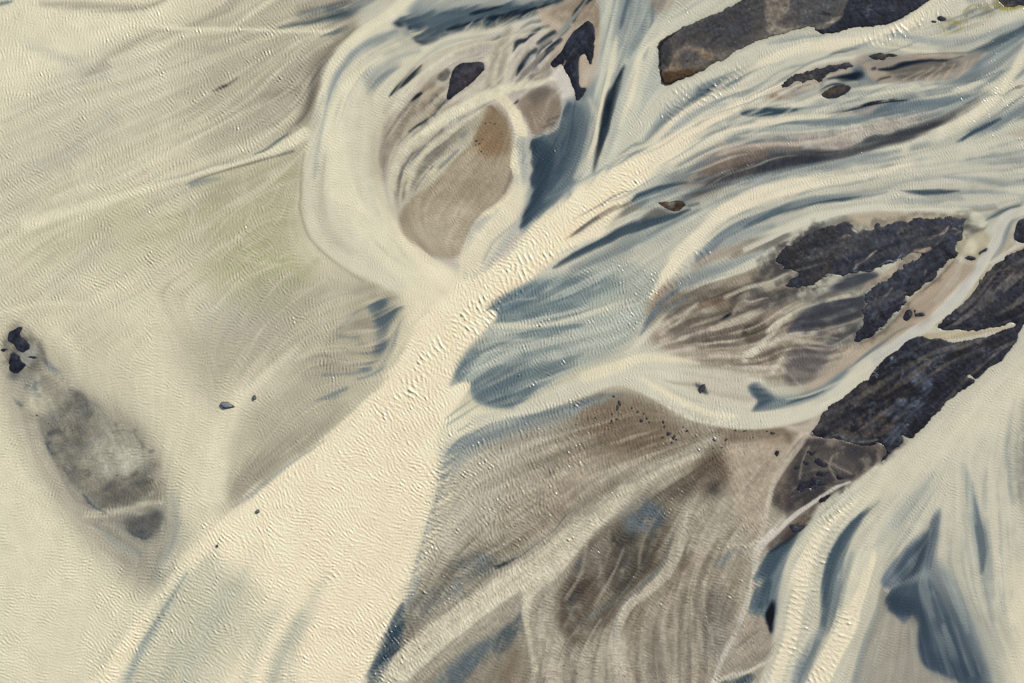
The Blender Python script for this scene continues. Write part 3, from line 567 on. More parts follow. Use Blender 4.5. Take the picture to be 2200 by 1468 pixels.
# channel 3 (cream) coming from the right edge
st('mk', [(2260,60,8),(2200,120,10),(2160,180,12),(2120,225,14),(2070,258,14),(2010,290,14),(1950,315,12),(1880,332,10)], s=10, op=.9)
st('cy', [(2210,92,4),(2180,150,6),(2145,200,8),(2105,238,8),(2060,265,7)], s=8, op=.7)
st('mk', [(2260,130,14),(2180,200,10),(2130,240,6)], s=12, op=.5)
st('gb', [(2230,210,8),(2180,240,10),(2130,270,12),(2090,290,8),(2060,302,3)], s=12, op=.75)
st('dp', [(2150,252,1),(2120,268,4),(2090,285,5),(2068,300,3),(2055,305,1)], s=5, op=.85, n=.1)
st('bd', [(2200,181,1.5),(2180,188,2),(2165,196,1),(2155,205,.6)], s=2, op=.7)
st('cl', [(2240,190,6),(2200,200,6),(2160,220,4)], s=8, op=.6)
st((158,150,128), [(2230,280,10),(2190,288,8),(2165,290,3)], s=16, op=.6)
reg((196,193,174), [(2300,300),(2150,300),(2050,310),(1950,330),(1850,350),(1750,372),(1650,395),(1560,440),(1490,500),(1440,560),(1400,620),(1370,690),(1340,760),(1400,720),(1460,600),(1560,500),(1700,450),(1900,440),(2300,440)], 14, .9)
st('gb', [(1900,332,6),(1820,346,10),(1740,362,12),(1640,390,12),(1560,425,8),(1500,460,3)], s=16, op=.55)
st('gl', [(1560,440,6),(1620,410,8),(1700,385,8)], s=14, op=.5)
st('cr', [(1960,352,3),(1880,372,9),(1790,388,13),(1700,402,16),(1620,424,17),(1560,455,17),(1505,505,16),(1460,550,15),(1425,600,14),(1400,640,10)], s=12, op=.85)
st('gl', [(2290,330,10),(2200,345,10),(2110,344,8),(2060,352,3)], s=12, op=.75)
st('gb', [(2220,328,4),(2160,336,4),(2110,338,2)], s=7, op=.5)
st('gl', [(2050,376,3),(1990,384,5),(1930,392,4),(1870,408,6),(1800,416,6)], s=10, op=.8)
st('gb', [(2240,380,4),(2170,392,7),(2080,386,5),(2030,380,2)], s=9, op=.7)
st('dp', [(2060,408,2),(2030,411,4.5),(1985,413,4.5),(1950,412,2),(1935,410,1)], s=6, op=.75)
st('gb', [(2200,420,3),(2120,412,4),(2060,410,4)], s=8, op=.55)
st('gl', [(1965,348,2),(1985,342,6),(2000,345,3)], s=6, op=.6, flow=False)
# slate band under the cream core
st('sl', [(1905,412,2),(1850,422,6),(1800,426,9),(1740,432,8),(1690,446,8),(1640,466,10),(1600,482,12),(1560,502,12),(1530,530,10),(1500,560,6)], s=9, op=.85, n=.15)
st('dp', [(1825,425,3),(1800,429,4),(1770,431,3),(1740,440,2)], s=4, op=.8, n=.2)
st('dp', [(1700,440,1),(1670,454,3),(1630,476,4),(1600,490,3)], s=5, op=.55, n=.25)
st('gb', [(1660,485,6),(1600,505,8),(1545,540,8),(1505,570,4)], s=10, op=.7)
st('mk', [(2060,450,4),(1950,448,6),(1870,446,7),(1800,455,8),(1740,470,10),(1690,492,11),(1640,515,10),(1590,540,8)], s=8, op=.95)
# white lobe at the east tip
st('mk', [(2170,440,7),(2130,458,8),(2145,456,1)], s=6, op=0, flow=False)
st('mk', [(2020,456,3),(2060,460,5),(2095,462,9),(2112,475,9),(2108,488,6)], s=4, op=.98)
st('td', [(2080,448,1),(2110,450,3),(2140,446,4)], s=7, op=.7)
st('dp', [(2118,472,2),(2135,462,4),(2160,448,5),(2190,440,3)], s=5, op=.85)
reg((176,168,142), [(2055,525),(2066,515),(2085,502),(2110,495),(2125,505),(2125,530),(2110,552),(2085,566),(2065,556),(2052,545)], 6, .95)
reg('cl', [(2072,520),(2085,512),(2095,518),(2100,530),(2092,545),(2078,540)], 8, .6, n=.4, nt='m')
reg('tdd', [(2068,486),(2085,480),(2110,490),(2120,484),(2112,494),(2090,502),(2072,506)], 4, .8, n=.3, nt='m')
# ---- G. upper main band slates
st('gb', [(1500,415,2),(1440,440,6),(1400,425,6),(1372,425,4)], s=10, op=.0, flow=False)
reg('tdd', [(1218,508),(1240,495),(1262,478),(1290,458),(1330,440),(1362,428),(1385,440),(1370,455),(1335,470),(1305,490),(1290,505),(1250,495)], 9, .75, n=.3)
reg('sl', [(1225,510),(1255,485),(1285,465),(1290,470),(1262,490),(1240,505)], 6, .6, n=.3)
reg('sl', [(1356,430),(1366,418),(1390,410),(1420,400),(1460,392),(1430,412),(1400,425),(1385,440),(1368,442)], 6, .9, n=.15)
st('nk', [(1359,430,1),(1363,422,1.5),(1385,414,1)], s=3, op=.7)
reg('gb', [(1385,440),(1410,420),(1450,405),(1500,402),(1480,425),(1420,435),(1400,455)], 10, .7)
st('mk', [(1480,412,2),(1430,428,3),(1400,448,5),(1370,460,6),(1340,478,7),(1300,500,7),(1250,520,7),(1200,545,8),(1150,580,10)], s=5, op=.95)
st('cr', [(1300,495,3),(1290,500,6),(1280,506,5),(1250,515,4)], s=4, op=.8, flow=False)
reg('tdd', [(1402,452),(1412,448),(1430,452),(1450,458),(1430,468),(1400,476),(1370,484),(1385,465)], 4, .8)
st('dp', [(1480,448,2),(1450,462,6),(1410,474,9),(1370,486,10),(1335,498,9),(1310,510,9),(1275,528,8),(1240,545,8),(1215,560,6),(1190,575,3)], s=7, op=.85, n=.15)
st('sl', [(1500,450,4),(1460,475,10),(1400,505,14),(1340,530,14),(1280,560,12),(1230,580,8)], s=16, op=.65)
st('dp', [(1500,436,3),(1484,440,3),(1474,441,1)], s=5, op=.7)
st('gb', [(1240,530,2),(1200,545,4),(1170,560,6),(1155,575,3)], s=4, op=.7, n=.2)
reg('mk', [(1500,300),(1700,200),(2000,100),(2250,60),(2250,460),(1900,440),(1600,470),(1400,620),(1300,560),(1420,400)], 30, .3, nt='g')
reg('sl', [(1500,280),(1700,200),(1900,190),(2100,150),(2250,60),(2250,250),(2000,320),(1700,380),(1500,440),(1320,540),(1400,420)], 26, .55, nt='h')
reg('gb', [(1900,340),(2250,300),(2250,460),(1900,440),(1600,490),(1500,560),(1560,450)], 26, .5, nt='h')
reg((82,80,80), [(1480,390),(1640,330),(1840,318),(2050,245),(2060,255),(1900,310),(1700,360),(1500,420)], 10, .6, nt='h')
reg((186,172,154), [(1500,370),(1600,310),(1740,290),(1820,300),(1740,330),(1600,360)], 12, .5, nt='g')
# two slate tongues
reg((172,178,165), [(1041,672),(1060,645),(1110,610),(1180,590),(1260,570),(1330,560),(1420,600),(1390,660),(1360,720),(1290,770),(1200,815),(1140,860),(1100,880),(1060,875),(1020,850),(975,815),(985,780),(1010,745),(1040,715)], 10, .95, n=.1)
reg((134,146,143), [(1043,670,3),(1058,645,3),(1085,630,5),(1130,612,10),(1164,604,12),(1218,596,14),(1280,592,14),(1330,598,14),(1322,620,12),(1280,640,12),(1230,665,10),(1164,685,8),(1109,694,5),(1068,690,3)], 8, .9, n=.15)
reg((120,133,133), [(1120,650),(1180,625),(1240,612),(1300,605),(1290,625),(1230,650),(1160,675),(1110,685)], 14, .6, n=.3)
st('mk', [(1360,640,3),(1270,672,6),(1200,692,7),(1130,698,7),(1080,700,6),(1055,695,5)], s=7, op=.75)
st('gb', [(1250,700,4),(1180,708,6),(1120,715,6),(1060,722,4)], s=8, op=.6)
reg((156,163,154), [(966,834,2),(974,805,3),(990,770,4),(1020,735,5),(1050,722,6),(1110,730,12),(1180,735,14),(1240,740,14),(1240,770,14),(1180,820,8),(1130,858,4),(1105,880,4),(1070,876,3),(1030,868,3),(1013,852,3),(1008,822,2)], 8, .9, n=.15)
reg((132,143,140), [(1012,830,3),(1040,805,8),(1090,785,12),(1140,770,14),(1190,775,14),(1190,810,10),(1150,842,6),(1110,876,4),(1080,876,3),(1040,870,3),(1020,858,3)], 8, .85, n=.2)
reg((88,102,108), [(1040,862),(1070,850),(1110,840),(1150,825),(1140,845),(1105,876),(1075,876),(1055,872)], 8, .6, n=.3)
reg((90,104,110), [(1050,810),(1090,790),(1140,778),(1120,795),(1080,812),(1055,820)], 9, .5, n=.4)
st('sl', [(970,825,1),(985,800,4),(1000,780,4)], s=7, op=.7, n=.3)
reg((196,198,182), [(1060,700),(1160,600),(1400,590),(1350,740),(1200,820),(1050,870),(980,800)], 16, .55, nt='g')
reg((104,118,120), [(1060,690),(1160,605),(1300,595),(1250,680),(1250,760),(1150,850),(1040,865),(1000,800)], 14, .6, nt='h')
# ---- H. main channel
MAIN = [(1400,330),(1340,345),(1260,400),(1180,455),(1110,530),(1040,585),(970,615),(905,680),(850,780),(775,870),(650,975),(500,1092),(420,1165),(330,1280),(240,1400),(170,1600),(740,1600),(790,1450,12),(830,1360,14),(862,1280,20),(890,1200,26),(912,1130,26),(930,1060,22),(944,1000,12),(946,975),(935,950),(960,905),(1010,830,3),(1000,826,2),(975,812,3),(990,770),(1020,730),(1045,705),(1066,682,3),(1060,672,3),(1045,672,4),(1070,640),(1140,590),(1220,535),(1300,490),(1340,440)]
reg('cr', MAIN, 9, .97, rag=4)
reg('cy', [(850,760),(900,690),(960,620),(900,600),(860,640),(870,700),(830,780)], 14, .85)
reg((238,224,192), [(780,900),(900,780),(960,820),(930,900),(920,960),(940,1000),(900,1150),(850,1280),(780,1400),(720,1600),(560,1600),(620,1300),(700,1050)], 30, .9)
st((246,226,190), [(1380,360,6),(1300,430,12),(1200,520,16),(1120,600,14),(1040,650,14),(970,720,14),(900,800,14)], s=14, op=.6)
reg((196,196,172), [(400,1180),(470,1130),(480,1200),(420,1290),(350,1400),(300,1600),(180,1600),(250,1400),(330,1280)], 20, .6, n=.2)
reg((184,184,160), [(420,1230),(500,1230),(560,1270),(520,1370),(450,1480),(400,1600),(250,1600),(330,1400)], 40, .7, n=.3)
st((170,176,156), [(480,1260,8),(430,1330,14),(370,1420,16),(340,1520,16)], s=22, op=.5)
st('cy', [(560,1300,10),(480,1400,14),(430,1500,18)], s=20, op=.6)
st('cr', [(480,1130,12),(420,1200,14),(350,1290,14),(290,1370,16),(230,1470,18),(190,1560,18)], s=10, op=.9)
st('sl', [(400,1235,1),(370,1280,3),(330,1340,3),(300,1390,2)], s=10, op=.45)
st((180,182,160), [(690,1250,4),(640,1330,10),(600,1420,14),(580,1520,16)], s=26, op=.35)
st('cl', [(640,980,6),(540,1070,8),(460,1150,10),(390,1210,10)], s=14, op=.4)
st('gb', [(700,945,1),(640,985,3),(590,1020,4),(540,1062,4),(500,1090,2)], s=8, op=.5)
# fan of the side channel N into the main one
reg('cl', [(935,950),(960,900),(1015,875),(1060,885),(1130,870),(1120,900),(1050,925),(990,945),(965,975),(955,1000),(945,985)], 8, .9)
for g in [[(1030,870,1),(990,895,3),(960,915,2)], [(1060,890,1),(1020,905,3),(985,925,3)], [(1020,855,1),(985,880,3),(958,900,2)], [(1085,892,1),(1030,925,2),(1000,945,2)]]:
    st('gb', g, s=4, op=.6, n=.2)
# ---- I. brown braid field in the centre right
reg((150,138,120), [(1395,640),(1430,610),(1500,590),(1600,578),(1680,560),(1720,600),(1720,650),(1860,640),(1870,700),(1860,745),(1800,800),(1740,830),(1660,820),(1600,800),(1500,780),(1420,750),(1390,710)], 14, .95, n=.1)
reg('gb', [(1450,610),(1500,580),(1560,562),(1620,545),(1660,530),(1640,560),(1580,590),(1520,606),(1470,625)], 10, .8)
reg('tdd', [(1600,518),(1640,508),(1690,500),(1700,512),(1660,530),(1610,545),(1570,552)], 7, .75, n=.4)
reg((160,146,128), [(1500,560),(1545,538),(1600,522),(1640,522),(1600,545),(1540,560),(1490,580)], 8, .75, n=.3)
st('mk', [(1740,490,8),(1690,525,10),(1640,555,11),(1580,585,8),(1520,605,6),(1460,625,5)], s=6, op=.85)
st('gb', [(1560,590,2),(1520,600,4),(1480,612,5),(1440,625,3)], s=6, op=.6)
reg('tdd', [(1440,640),(1480,620),(1540,612),(1600,615),(1640,640),(1600,670),(1540,690),(1480,680),(1430,690),(1410,680)], 14, .6, n=.4)
st('sl', [(1460,622,2),(1430,640,5),(1405,670,6),(1385,700,4),(1374,720,1)], s=7, op=.8, n=.2)
st('sl', [(1480,640,1),(1450,655,4),(1430,665,4)], s=7, op=.7, n=.2)
st('mk', [(1455,665,2),(1425,685,5),(1400,710,7),(1375,735,8),(1350,770,8)], s=6, op=.8)
st((150,120,94), [(1500,660,5),(1540,650,8),(1580,640,4)], s=14, op=.45)
reg('td', [(1600,600),(1660,570),(1730,590),(1760,600),(1740,640),(1700,660),(1640,650),(1600,640)], 10, .7, n=.4, nt='m')
reg('tdd', [(1610,620),(1650,625),(1700,618),(1680,650),(1640,665),(1610,660)], 6, .75, n=.3, nt='m')
st('tp', [(1780,560,3),(1730,575,7),(1680,595,9),(1640,612,6),(1600,620,8)], s=8, op=.85)
st('gb', [(1770,545,2),(1730,565,4),(1700,575,3)], s=6, op=.5)
for g, w in [([(1548,688),(1558,680),(1582,672)],3.5), ([(1570,650),(1585,640),(1592,636)],6), ([(1510,735),(1520,732),(1530,734)],2.5), ([(1595,720),(1605,708),(1618,705)],8), ([(1672,738),(1678,736),(1684,734)],3), ([(1528,640),(1532,636)],1.5), ([(1549,640),(1552,637)],1.5), ([(1662,645),(1672,640),(1684,635)],4), ([(1818,678),(1828,678)],3)]:
    st('nk', [(a, b, w * (.4 if k in (0,) else 1)) for k, (a, b) in enumerate(g)], s=4, op=.8, n=.35, nt='m', rag=2, flow=False)
reg('bd', [(1600,700),(1625,690),(1648,692),(1650,705),(1630,725),(1608,735),(1600,725)], 6, .75, n=.3, nt='m')
# dark ponds south-west of the lower island
reg((86,88,92), [(1688,718,5),(1702,692,5),(1718,668,5),(1745,655,6),(1790,646,4),(1852,630,3),(1856,660,3),(1852,680,4),(1835,690,6),(1800,700,8),(1740,710,6),(1710,716,5)], 5, .92, n=.2)
reg('gb', [(1725,665),(1745,658),(1770,660),(1740,680),(1715,700),(1700,710)], 8, .5, n=.3)
reg('sl', [(1800,712),(1830,700),(1850,688),(1846,715),(1820,738),(1790,745),(1760,740)], 7, .75, n=.3)
reg((112,106,104), [(1690,770),(1705,750),(1740,742),(1775,742),(1800,740),(1790,765),(1765,790),(1745,815),(1700,828),(1680,805)], 9, .9, n=.15)
st('mk', [(1852,630,2),(1800,640,5),(1740,650,7),(1700,665,9),(1675,690,10),(1655,715,9),(1640,740,8),(1600,770,8)], s=6, op=.85)
st((196,190,160), [(1960,610,3),(1920,618,4),(1870,628,4),(1820,632,4),(1780,640,3)], s=4, op=.75)
reg((84,88,94), [(1780,622),(1800,602),(1830,590),(1870,585),(1890,592),(1870,605),(1830,618),(1800,626)], 7, .85, n=.2)
st('sd', [(2000,535,4),(1965,550,6),(1945,565,7),(1915,585,8),(1880,605,8),(1840,620,5)], s=4, op=.9)
st('gb', [(1857,630,1.5),(1856,655,1.5),(1855,685,1.8),(1842,705,2),(1820,725,2)], s=2.5, op=.85, flow=False)
st('gb', [(1850,640,1),(1835,660,1.5),(1825,676,2)], s=3, op=.75, flow=False)
for g in [[(1840,715),(1800,740),(1740,735),(1690,730),(1650,745)], [(1820,700),(1780,715),(1730,715),(1690,722)], [(1800,745),(1770,755),(1720,738)], [(1700,740),(1680,770),(1660,800)], [(1640,740),(1560,735),(1500,745),(1430,760)], [(1620,690),(1560,705),(1500,720),(1440,735),(1390,755)],
          [(1600,660),(1540,700),(1480,710),(1420,735)], [(1640,770),(1560,765),(1480,770)], [(1720,830),(1680,790),(1640,790),(1560,785)], [(1500,650),(1460,690),(1420,720)]]:
    st((204,194,176), [(a, b, 2 + 2 * (k > 0)) for k, (a, b) in enumerate(g)], s=6, op=.7)
st('bd', [(1560,755,3),(1530,750,6),(1500,745,3)], s=10, op=.35)
reg((184,170,148), [(1826,742),(1850,732),(1880,725),(1880,745),(1850,775),(1820,800),(1790,825),(1750,850),(1720,845),(1760,810),(1800,780)], 5, .85)
st('nk', [(1758,788,1),(1768,782,1.5),(1780,776,1)], s=2, op=.8, flow=False)
reg((196,188,168), [(1400,700),(1500,640),(1640,600),(1760,610),(1850,640),(1840,740),(1700,820),(1500,780)], 16, .5, nt='g')
reg((88,80,74), [(1410,680),(1480,630),(1640,600),(1760,610),(1840,660),(1800,740),(1700,800),(1500,760)], 16, .55, nt='h')
# ---- J. sand flats round the islands (east)
reg((178,166,144), [(2050,548),(2062,560),(2085,568),(2110,556),(2100,590),(2070,620),(2030,655),(1990,692),(1940,722),(1890,750),(1850,745),(1890,715),(1925,685),(1950,650),(1980,620),(2010,600),(2030,570)], 4, .95, n=.1)
st((206,200,184), [(2068,555,3),(2062,575,6),(2050,600,8),(2030,625,8),(2010,650,5)], s=8, op=.8)
reg((176,165,142), [(2110,560),(2135,540),(2160,500),(2175,470),(2180,480),(2172,520),(2200,520),(2300,500),(2300,540),(2160,548),(2120,585),(2070,640),(2020,690),(2010,690)], 3, .95)
st((206,200,186), [(2240,510,5),(2195,525,4),(2160,545,4),(2130,565,3)], s=3, op=.8)
st((184,172,142), [(2180,702,1.5),(2130,712,4),(2080,718,6),(2030,722,8),(1985,722,6)], s=3, op=.95)
reg((184,172,148), [(1780,485),(1800,475),(1830,462),(1900,455),(1980,456),(2060,460),(2080,470),(2000,475),(1900,485),(1800,490)], 3, .95)
# channel N
st('mk', [(2240,440,8),(2195,452,9),(2165,462,9),(2148,490,12),(2140,520,12),(2120,552,12),(2095,590,12),(2060,635,12),(2020,675,12),(1975,708,12),(1930,740,12),(1885,775,14),(1840,812,18),(1790,850,22),(1730,880,22),(1670,897,20),(1600,902,22),(1540,890,26),(1480,868,30),(1430,835,34),(1370,806,32),(1320,800,28),(1260,825,24),(1200,852,18),(1140,876,14),(1080,892,12),(1020,905,12)], s=4, op=.97)
st('gb', [(2190,470,1),(2172,480,5),(2160,510,7),(2148,535,6),(2130,560,2)], s=4, op=.75)
st('sl', [(2172,478,1),(2165,500,2),(2155,530,1)], s=3, op=.6)
st((168,172,170), [(2120,545,4),(2085,600,5),(2030,660,6),(1960,715,6),(1880,770,7)], s=8, op=.5)
st('sl', [(1965,698,1),(1930,712,3),(1905,730,4),(1875,752,5),(1845,775,4),(1830,790,2)], s=4, op=.8)
reg('mk', [(1340,770),(1380,755),(1430,770),(1500,790),(1600,810),(1640,820),(1640,870),(1600,885),(1500,860),(1420,830),(1360,810)], 12, .9)
reg((200,192,172), [(1480,810),(1560,800),(1620,815),(1620,870),(1560,865),(1500,850)], 12, .7, n=.2)
st('tp', [(1425,818,1),(1450,822,4),(1490,826,4)], s=7, op=.6)
st('tp', [(1525,840,4),(1570,852,8),(1610,858,8)], s=9, op=.6, n=.3)
st('cr', [(1380,815,4),(1430,845,7),(1480,872,8),(1540,893,7),(1580,895,4)], s=9, op=.6)
st('cy', [(1500,780,3),(1430,770,8),(1370,772,10),(1320,790,14),(1260,810,14)], s=10, op=.8)
reg('sl', [(1606,834,4),(1612,826,4),(1630,823,5),(1650,838,6),(1668,850,8),(1700,850,8),(1740,840,8),(1770,828,8),(1800,805,8),(1830,785,8),(1810,815,6),(1770,845,6),(1720,866,5),(1670,878,4),(1622,884,3),(1616,880,2),(1628,862,2),(1614,850,3)], 5, .9, n=.15)
reg('dp', [(1610,834),(1622,828),(1645,842),(1665,856),(1650,868),(1622,880),(1628,862)], 6, .75, n=.2)
st('dp', [(1690,868,1),(1715,860,2.5),(1745,852,2.5),(1770,840,1.5)], s=4, op=.8)
st('mk', [(1870,782,2),(1800,822,3),(1740,848,3),(1690,858,2)], s=4, op=.65)
reg('nk', [(1494,824),(1502,824),(1512,830),(1519,840),(1520,847),(1512,845),(1503,838)], 5, .8)
# sandy belt between N and the shore
reg((196,184,166), [(1800,870),(1760,895),(1720,915),(1680,915),(1740,935),(1750,905),(1775,885),(1840,842)], 5, .85)
st((188,177,156), [(1770,905,6),(1735,925,9),(1712,950,9),(1690,985,8),(1668,1020,8),(1655,1060,6),(1648,1110,5)], s=6, op=.85)
# shore mix in the south (wet brown ground under thin water)
reg((108,98,90), [(1736,936,3),(1800,900,3),(1900,900),(1940,950),(1880,1000),(1826,1040),(1760,1085),(1725,1135),(1690,1165),(1655,1190),(1650,1150),(1690,1120),(1680,1090),(1660,1060),(1672,1020),(1692,985),(1712,955)], 6, .95, n=.15, nt='m')
reg((88,84,84), [(1700,1080),(1712,1050),(1750,1030),(1790,1035),(1800,1050),(1750,1085),(1700,1100),(1670,1095)], 8, .7, n=.4)
reg((150,134,116), [(1715,1020),(1722,975),(1745,955),(1790,965),(1830,985),(1850,1000),(1830,1020),(1780,1030),(1740,1030)], 7, .7, n=.35, nt='m')
for g in [[(1740,938),(1790,940),(1830,950),(1870,946)], [(1800,975),(1785,1000),(1795,1030)], [(1770,985),(1800,1000),(1830,1020)], [(1720,1020),(1750,1012),(1780,1010)]]:
    st((184,166,148), [(a, b, 2) for a, b in g], s=3, op=.8, flow=False)
st((196,190,174), [(1826,1036,3),(1790,1050,4),(1750,1078,5),(1710,1105,5),(1675,1135,6),(1645,1160,8),(1625,1190,8),(1618,1240,6),(1600,1300,5),(1580,1360,6),(1555,1410,6),(1535,1460,6)], s=4, op=.95)
st(V, [(1655,1140,3),(1620,1165,5),(1600,1175,4)], s=4, op=.8)
reg((92,84,76), [(1695,1140),(1725,1115),(1742,1108),(1745,1095),(1735,1130),(1700,1155),(1694,1158)], 4, .8, n=.3, nt='m')
st((160,140,118), [(1742,1110,2),(1715,1120,4),(1700,1126,2)], s=3, op=.8, flow=False)
# ---- K. lower right channel
QL = [(2400,640),(2240,700),(2181,748),(2162,770),(2118,806),(2091,830),(2042,866),(2009,900),(1982,930),(1938,962),(1881,1000),(1826,1042),(1791,1068),(1764,1087),(1742,1117),(1722,1140),(1709,1165),(1690,1200),(1680,1240),(1675,1290),(1668,1340),(1660,1375),(1645,1420),(1625,1480),(1600,1600),(2500,1600),(2500,640)]
reg((200,196,174), QL, 5, .98)
reg('cr', [(2200,790),(2080,890),(1960,985),(1860,1060),(1900,1060),(2000,990),(2100,920),(2200,860)], 34, .4)
st('cr', [(1840,1085,4),(1780,1130,8),(1745,1180,12),(1720,1240,14),(1708,1300,14),(1700,1360,14),(1680,1420,14),(1655,1500,14)], s=10, op=.7)
st('gl', [(1850,1050,3),(1790,1085,6),(1745,1130,6),(1715,1170,4)], s=9, op=.7)
st('sl', [(1725,1145,1),(1700,1170,4),(1680,1215,5),(1668,1270,4),(1668,1320,3)], s=8, op=.7)
st('sl', [(1888,1075,1),(1850,1108,6),(1818,1150,13),(1796,1200,19),(1786,1250,21),(1780,1300,19),(1772,1340,14),(1764,1362,5)], s=7, op=.88, n=.15)
st('dp', [(1865,1095,2),(1825,1135,6),(1795,1185,8),(1778,1240,7),(1772,1300,6)], s=7, op=.55, n=.3)
st('gb', [(1830,1190,6),(1810,1250,8),(1800,1300,8)], s=12, op=.6)
st('gb', [(1762,1350,6),(1745,1390,12),(1722,1440,14),(1700,1520,14)], s=12, op=.85)
st('sl', [(1752,1375,2),(1738,1410,5),(1718,1450,6),(1702,1500,5)], s=8, op=.6)
st('cr', [(1880,1190,4),(1860,1250,8),(1840,1300,14),(1818,1350,20),(1790,1400,22),(1762,1460,24),(1735,1530,26)], s=8, op=.95)
st('gl', [(1990,1050,10),(1930,1120,16),(1880,1180,8)], s=26, op=.45)
st('gb', [(2010,1020,6),(1960,1080,10),(1920,1130,8)], s=22, op=.3)
reg((150,148,135), [(1893,1262,4),(1880,1320,6),(1862,1370,8),(1845,1420,8),(1825,1480,8),(1800,1600,8),(2100,1600),(2090,1480),(2020,1450),(1980,1410),(1970,1360),(1965,1330),(1940,1300),(1910,1280)], 6, .97, n=.1)
st('gb', [(1885,1310,3),(1862,1370,6),(1845,1430,8),(1830,1500,8)], s=10, op=.6)
reg('sg', [(1910,1300),(1950,1330),(1970,1400),(2020,1470),(2000,1540),(1880,1500),(1880,1400)], 30, .6, n=.2)
reg((94,107,118), [(1893,1256,4),(1905,1225,9),(1935,1190,10),(1965,1165,10),(1995,1135,8),(2018,1095,6),(2016,1150,10),(2008,1190,14),(2020,1240,30),(2060,1290,34),(2085,1330,36),(2105,1390,34),(2125,1440,28),(2130,1600,20),(2110,1600,4),(2070,1475,3),(2020,1450,3),(1985,1430,3),(1974,1395,3),(1972,1360,3),(1972,1335,3),(1962,1318,3),(1945,1336,3),(1930,1326,3),(1905,1302,3),(1900,1280,3),(1910,1268,3)], 6, .9, n=.1, rag=2)
reg('nk', [(1902,1290),(1912,1272),(1950,1285),(1985,1310),(1995,1350),(1990,1390),(1975,1385),(1972,1345),(1955,1325),(1930,1320),(1908,1304)], 14, .55, n=.2)
reg('dp', [(1975,1390),(2010,1400),(2060,1420),(2110,1440),(2140,1500),(2100,1520),(2050,1465),(2000,1440)], 14, .6, n=.3)
st('nk', [(1995,1150,3),(1975,1190,9),(1960,1230,9),(1940,1250,5)], s=16, op=.5)
st('gb', [(1910,1262,2),(1950,1250,6),(1990,1235,10),(2030,1240,14)], s=14, op=.45)
st('mg', [(2035,1110,6),(2040,1180,12),(2060,1260,18),(2100,1340,18),(2150,1430,12)], s=26, op=.6)
st('dp', [(2094,1068,2),(2097,1100,6),(2105,1140,11),(2112,1175,11),(2114,1205,7),(2110,1232,3)], s=8, op=.85, n=.1)
st('gb', [(2090,1040,3),(2092,1080,8),(2100,1140,16),(2110,1200,14),(2120,1260,10),(2135,1330,8)], s=16, op=.5)
st('gb', [(2180,860,4),(2165,940,6),(2165,1000,6),(2178,1080,4)], s=12, op=.5)
reg((150,150,136), [(2196,860),(2184,920),(2176,980),(2178,1040),(2190,1080),(2230,1120),(2260,1000),(2240,860)], 10, .9, n=.3, nt='m')
reg((205,202,186), [(2190,880),(2196,960),(2186,900)], 5, .4)
reg('cr', [(2160,1260),(2240,1220),(2400,1300),(2400,1600),(2180,1600),(2160,1450)], 40, .5)
st('mk', [(2130,1000,10),(2145,1100,14),(2150,1200,14),(2150,1300,14)], s=20, op=.6)
reg('gb', [(1900,1100),(2150,1000),(2180,1200),(2170,1420),(2040,1300),(1900,1240)], 30, .25, nt='h')
reg('cl', [(1740,1100),(1900,1050),(1860,1300),(1760,1480),(1660,1480),(1700,1250)], 24, .4, nt='g')
# dark pool on the west side of the channel
reg('sl', [(1648,1187,3),(1668,1170,4),(1690,1155,5),(1712,1145,4),(1705,1170,5),(1690,1200,8),(1678,1240,12),(1672,1290,12),(1668,1330,5),(1660,1365,3),(1648,1350,2),(1640,1325,2),(1616,1320,2),(1612,1302,2),(1618,1275,2),(1632,1252,2),(1612,1248,2),(1628,1215,2),(1641,1195,2)], 5, .95, rag=3)
reg('dp', [(1620,1310),(1616,1290),(1630,1262),(1650,1240),(1660,1250),(1655,1285),(1650,1300)], 8, .7, n=.3)
reg('bl', [(1645,1325,3),(1652,1305,5),(1664,1290,5),(1665,1320,4),(1660,1352,4),(1653,1360,2)], 4, .95)
st('nk', [(1648,1190,1.5),(1680,1170,5),(1705,1150,4),(1722,1132,2)], s=5, op=.8)
st('mk', [(1645,1185,1),(1625,1220,2),(1612,1250,2.5),(1607,1300,3),(1590,1340,3)], s=3, op=.6, flow=False)
reg((166,154,138), [(1600,1330),(1640,1328),(1650,1355),(1658,1375),(1645,1410),(1600,1450),(1560,1440),(1580,1390)], 5, .85, n=.25)
st('td', [(1640,1350,3),(1610,1370,5),(1580,1390,3)], s=7, op=.6)
st('sg', [(1652,1378,2),(1620,1385,4),(1590,1400,3)], s=5, op=.7)
reg('td', [(1560,1440),(1600,1410),(1650,1395),(1630,1420),(1590,1445)], 6, .6, n=.3)
reg('dp', [(1520,1490,4),(1545,1462,4),(1580,1450,4),(1620,1448,4),(1612,1475,3),(1590,1600,3),(1500,1600,3)], 4, .8, n=.25)
st('mk', [(1660,1410,3),(1610,1440,4),(1560,1455,5),(1525,1475,7)], s=4, op=.9)
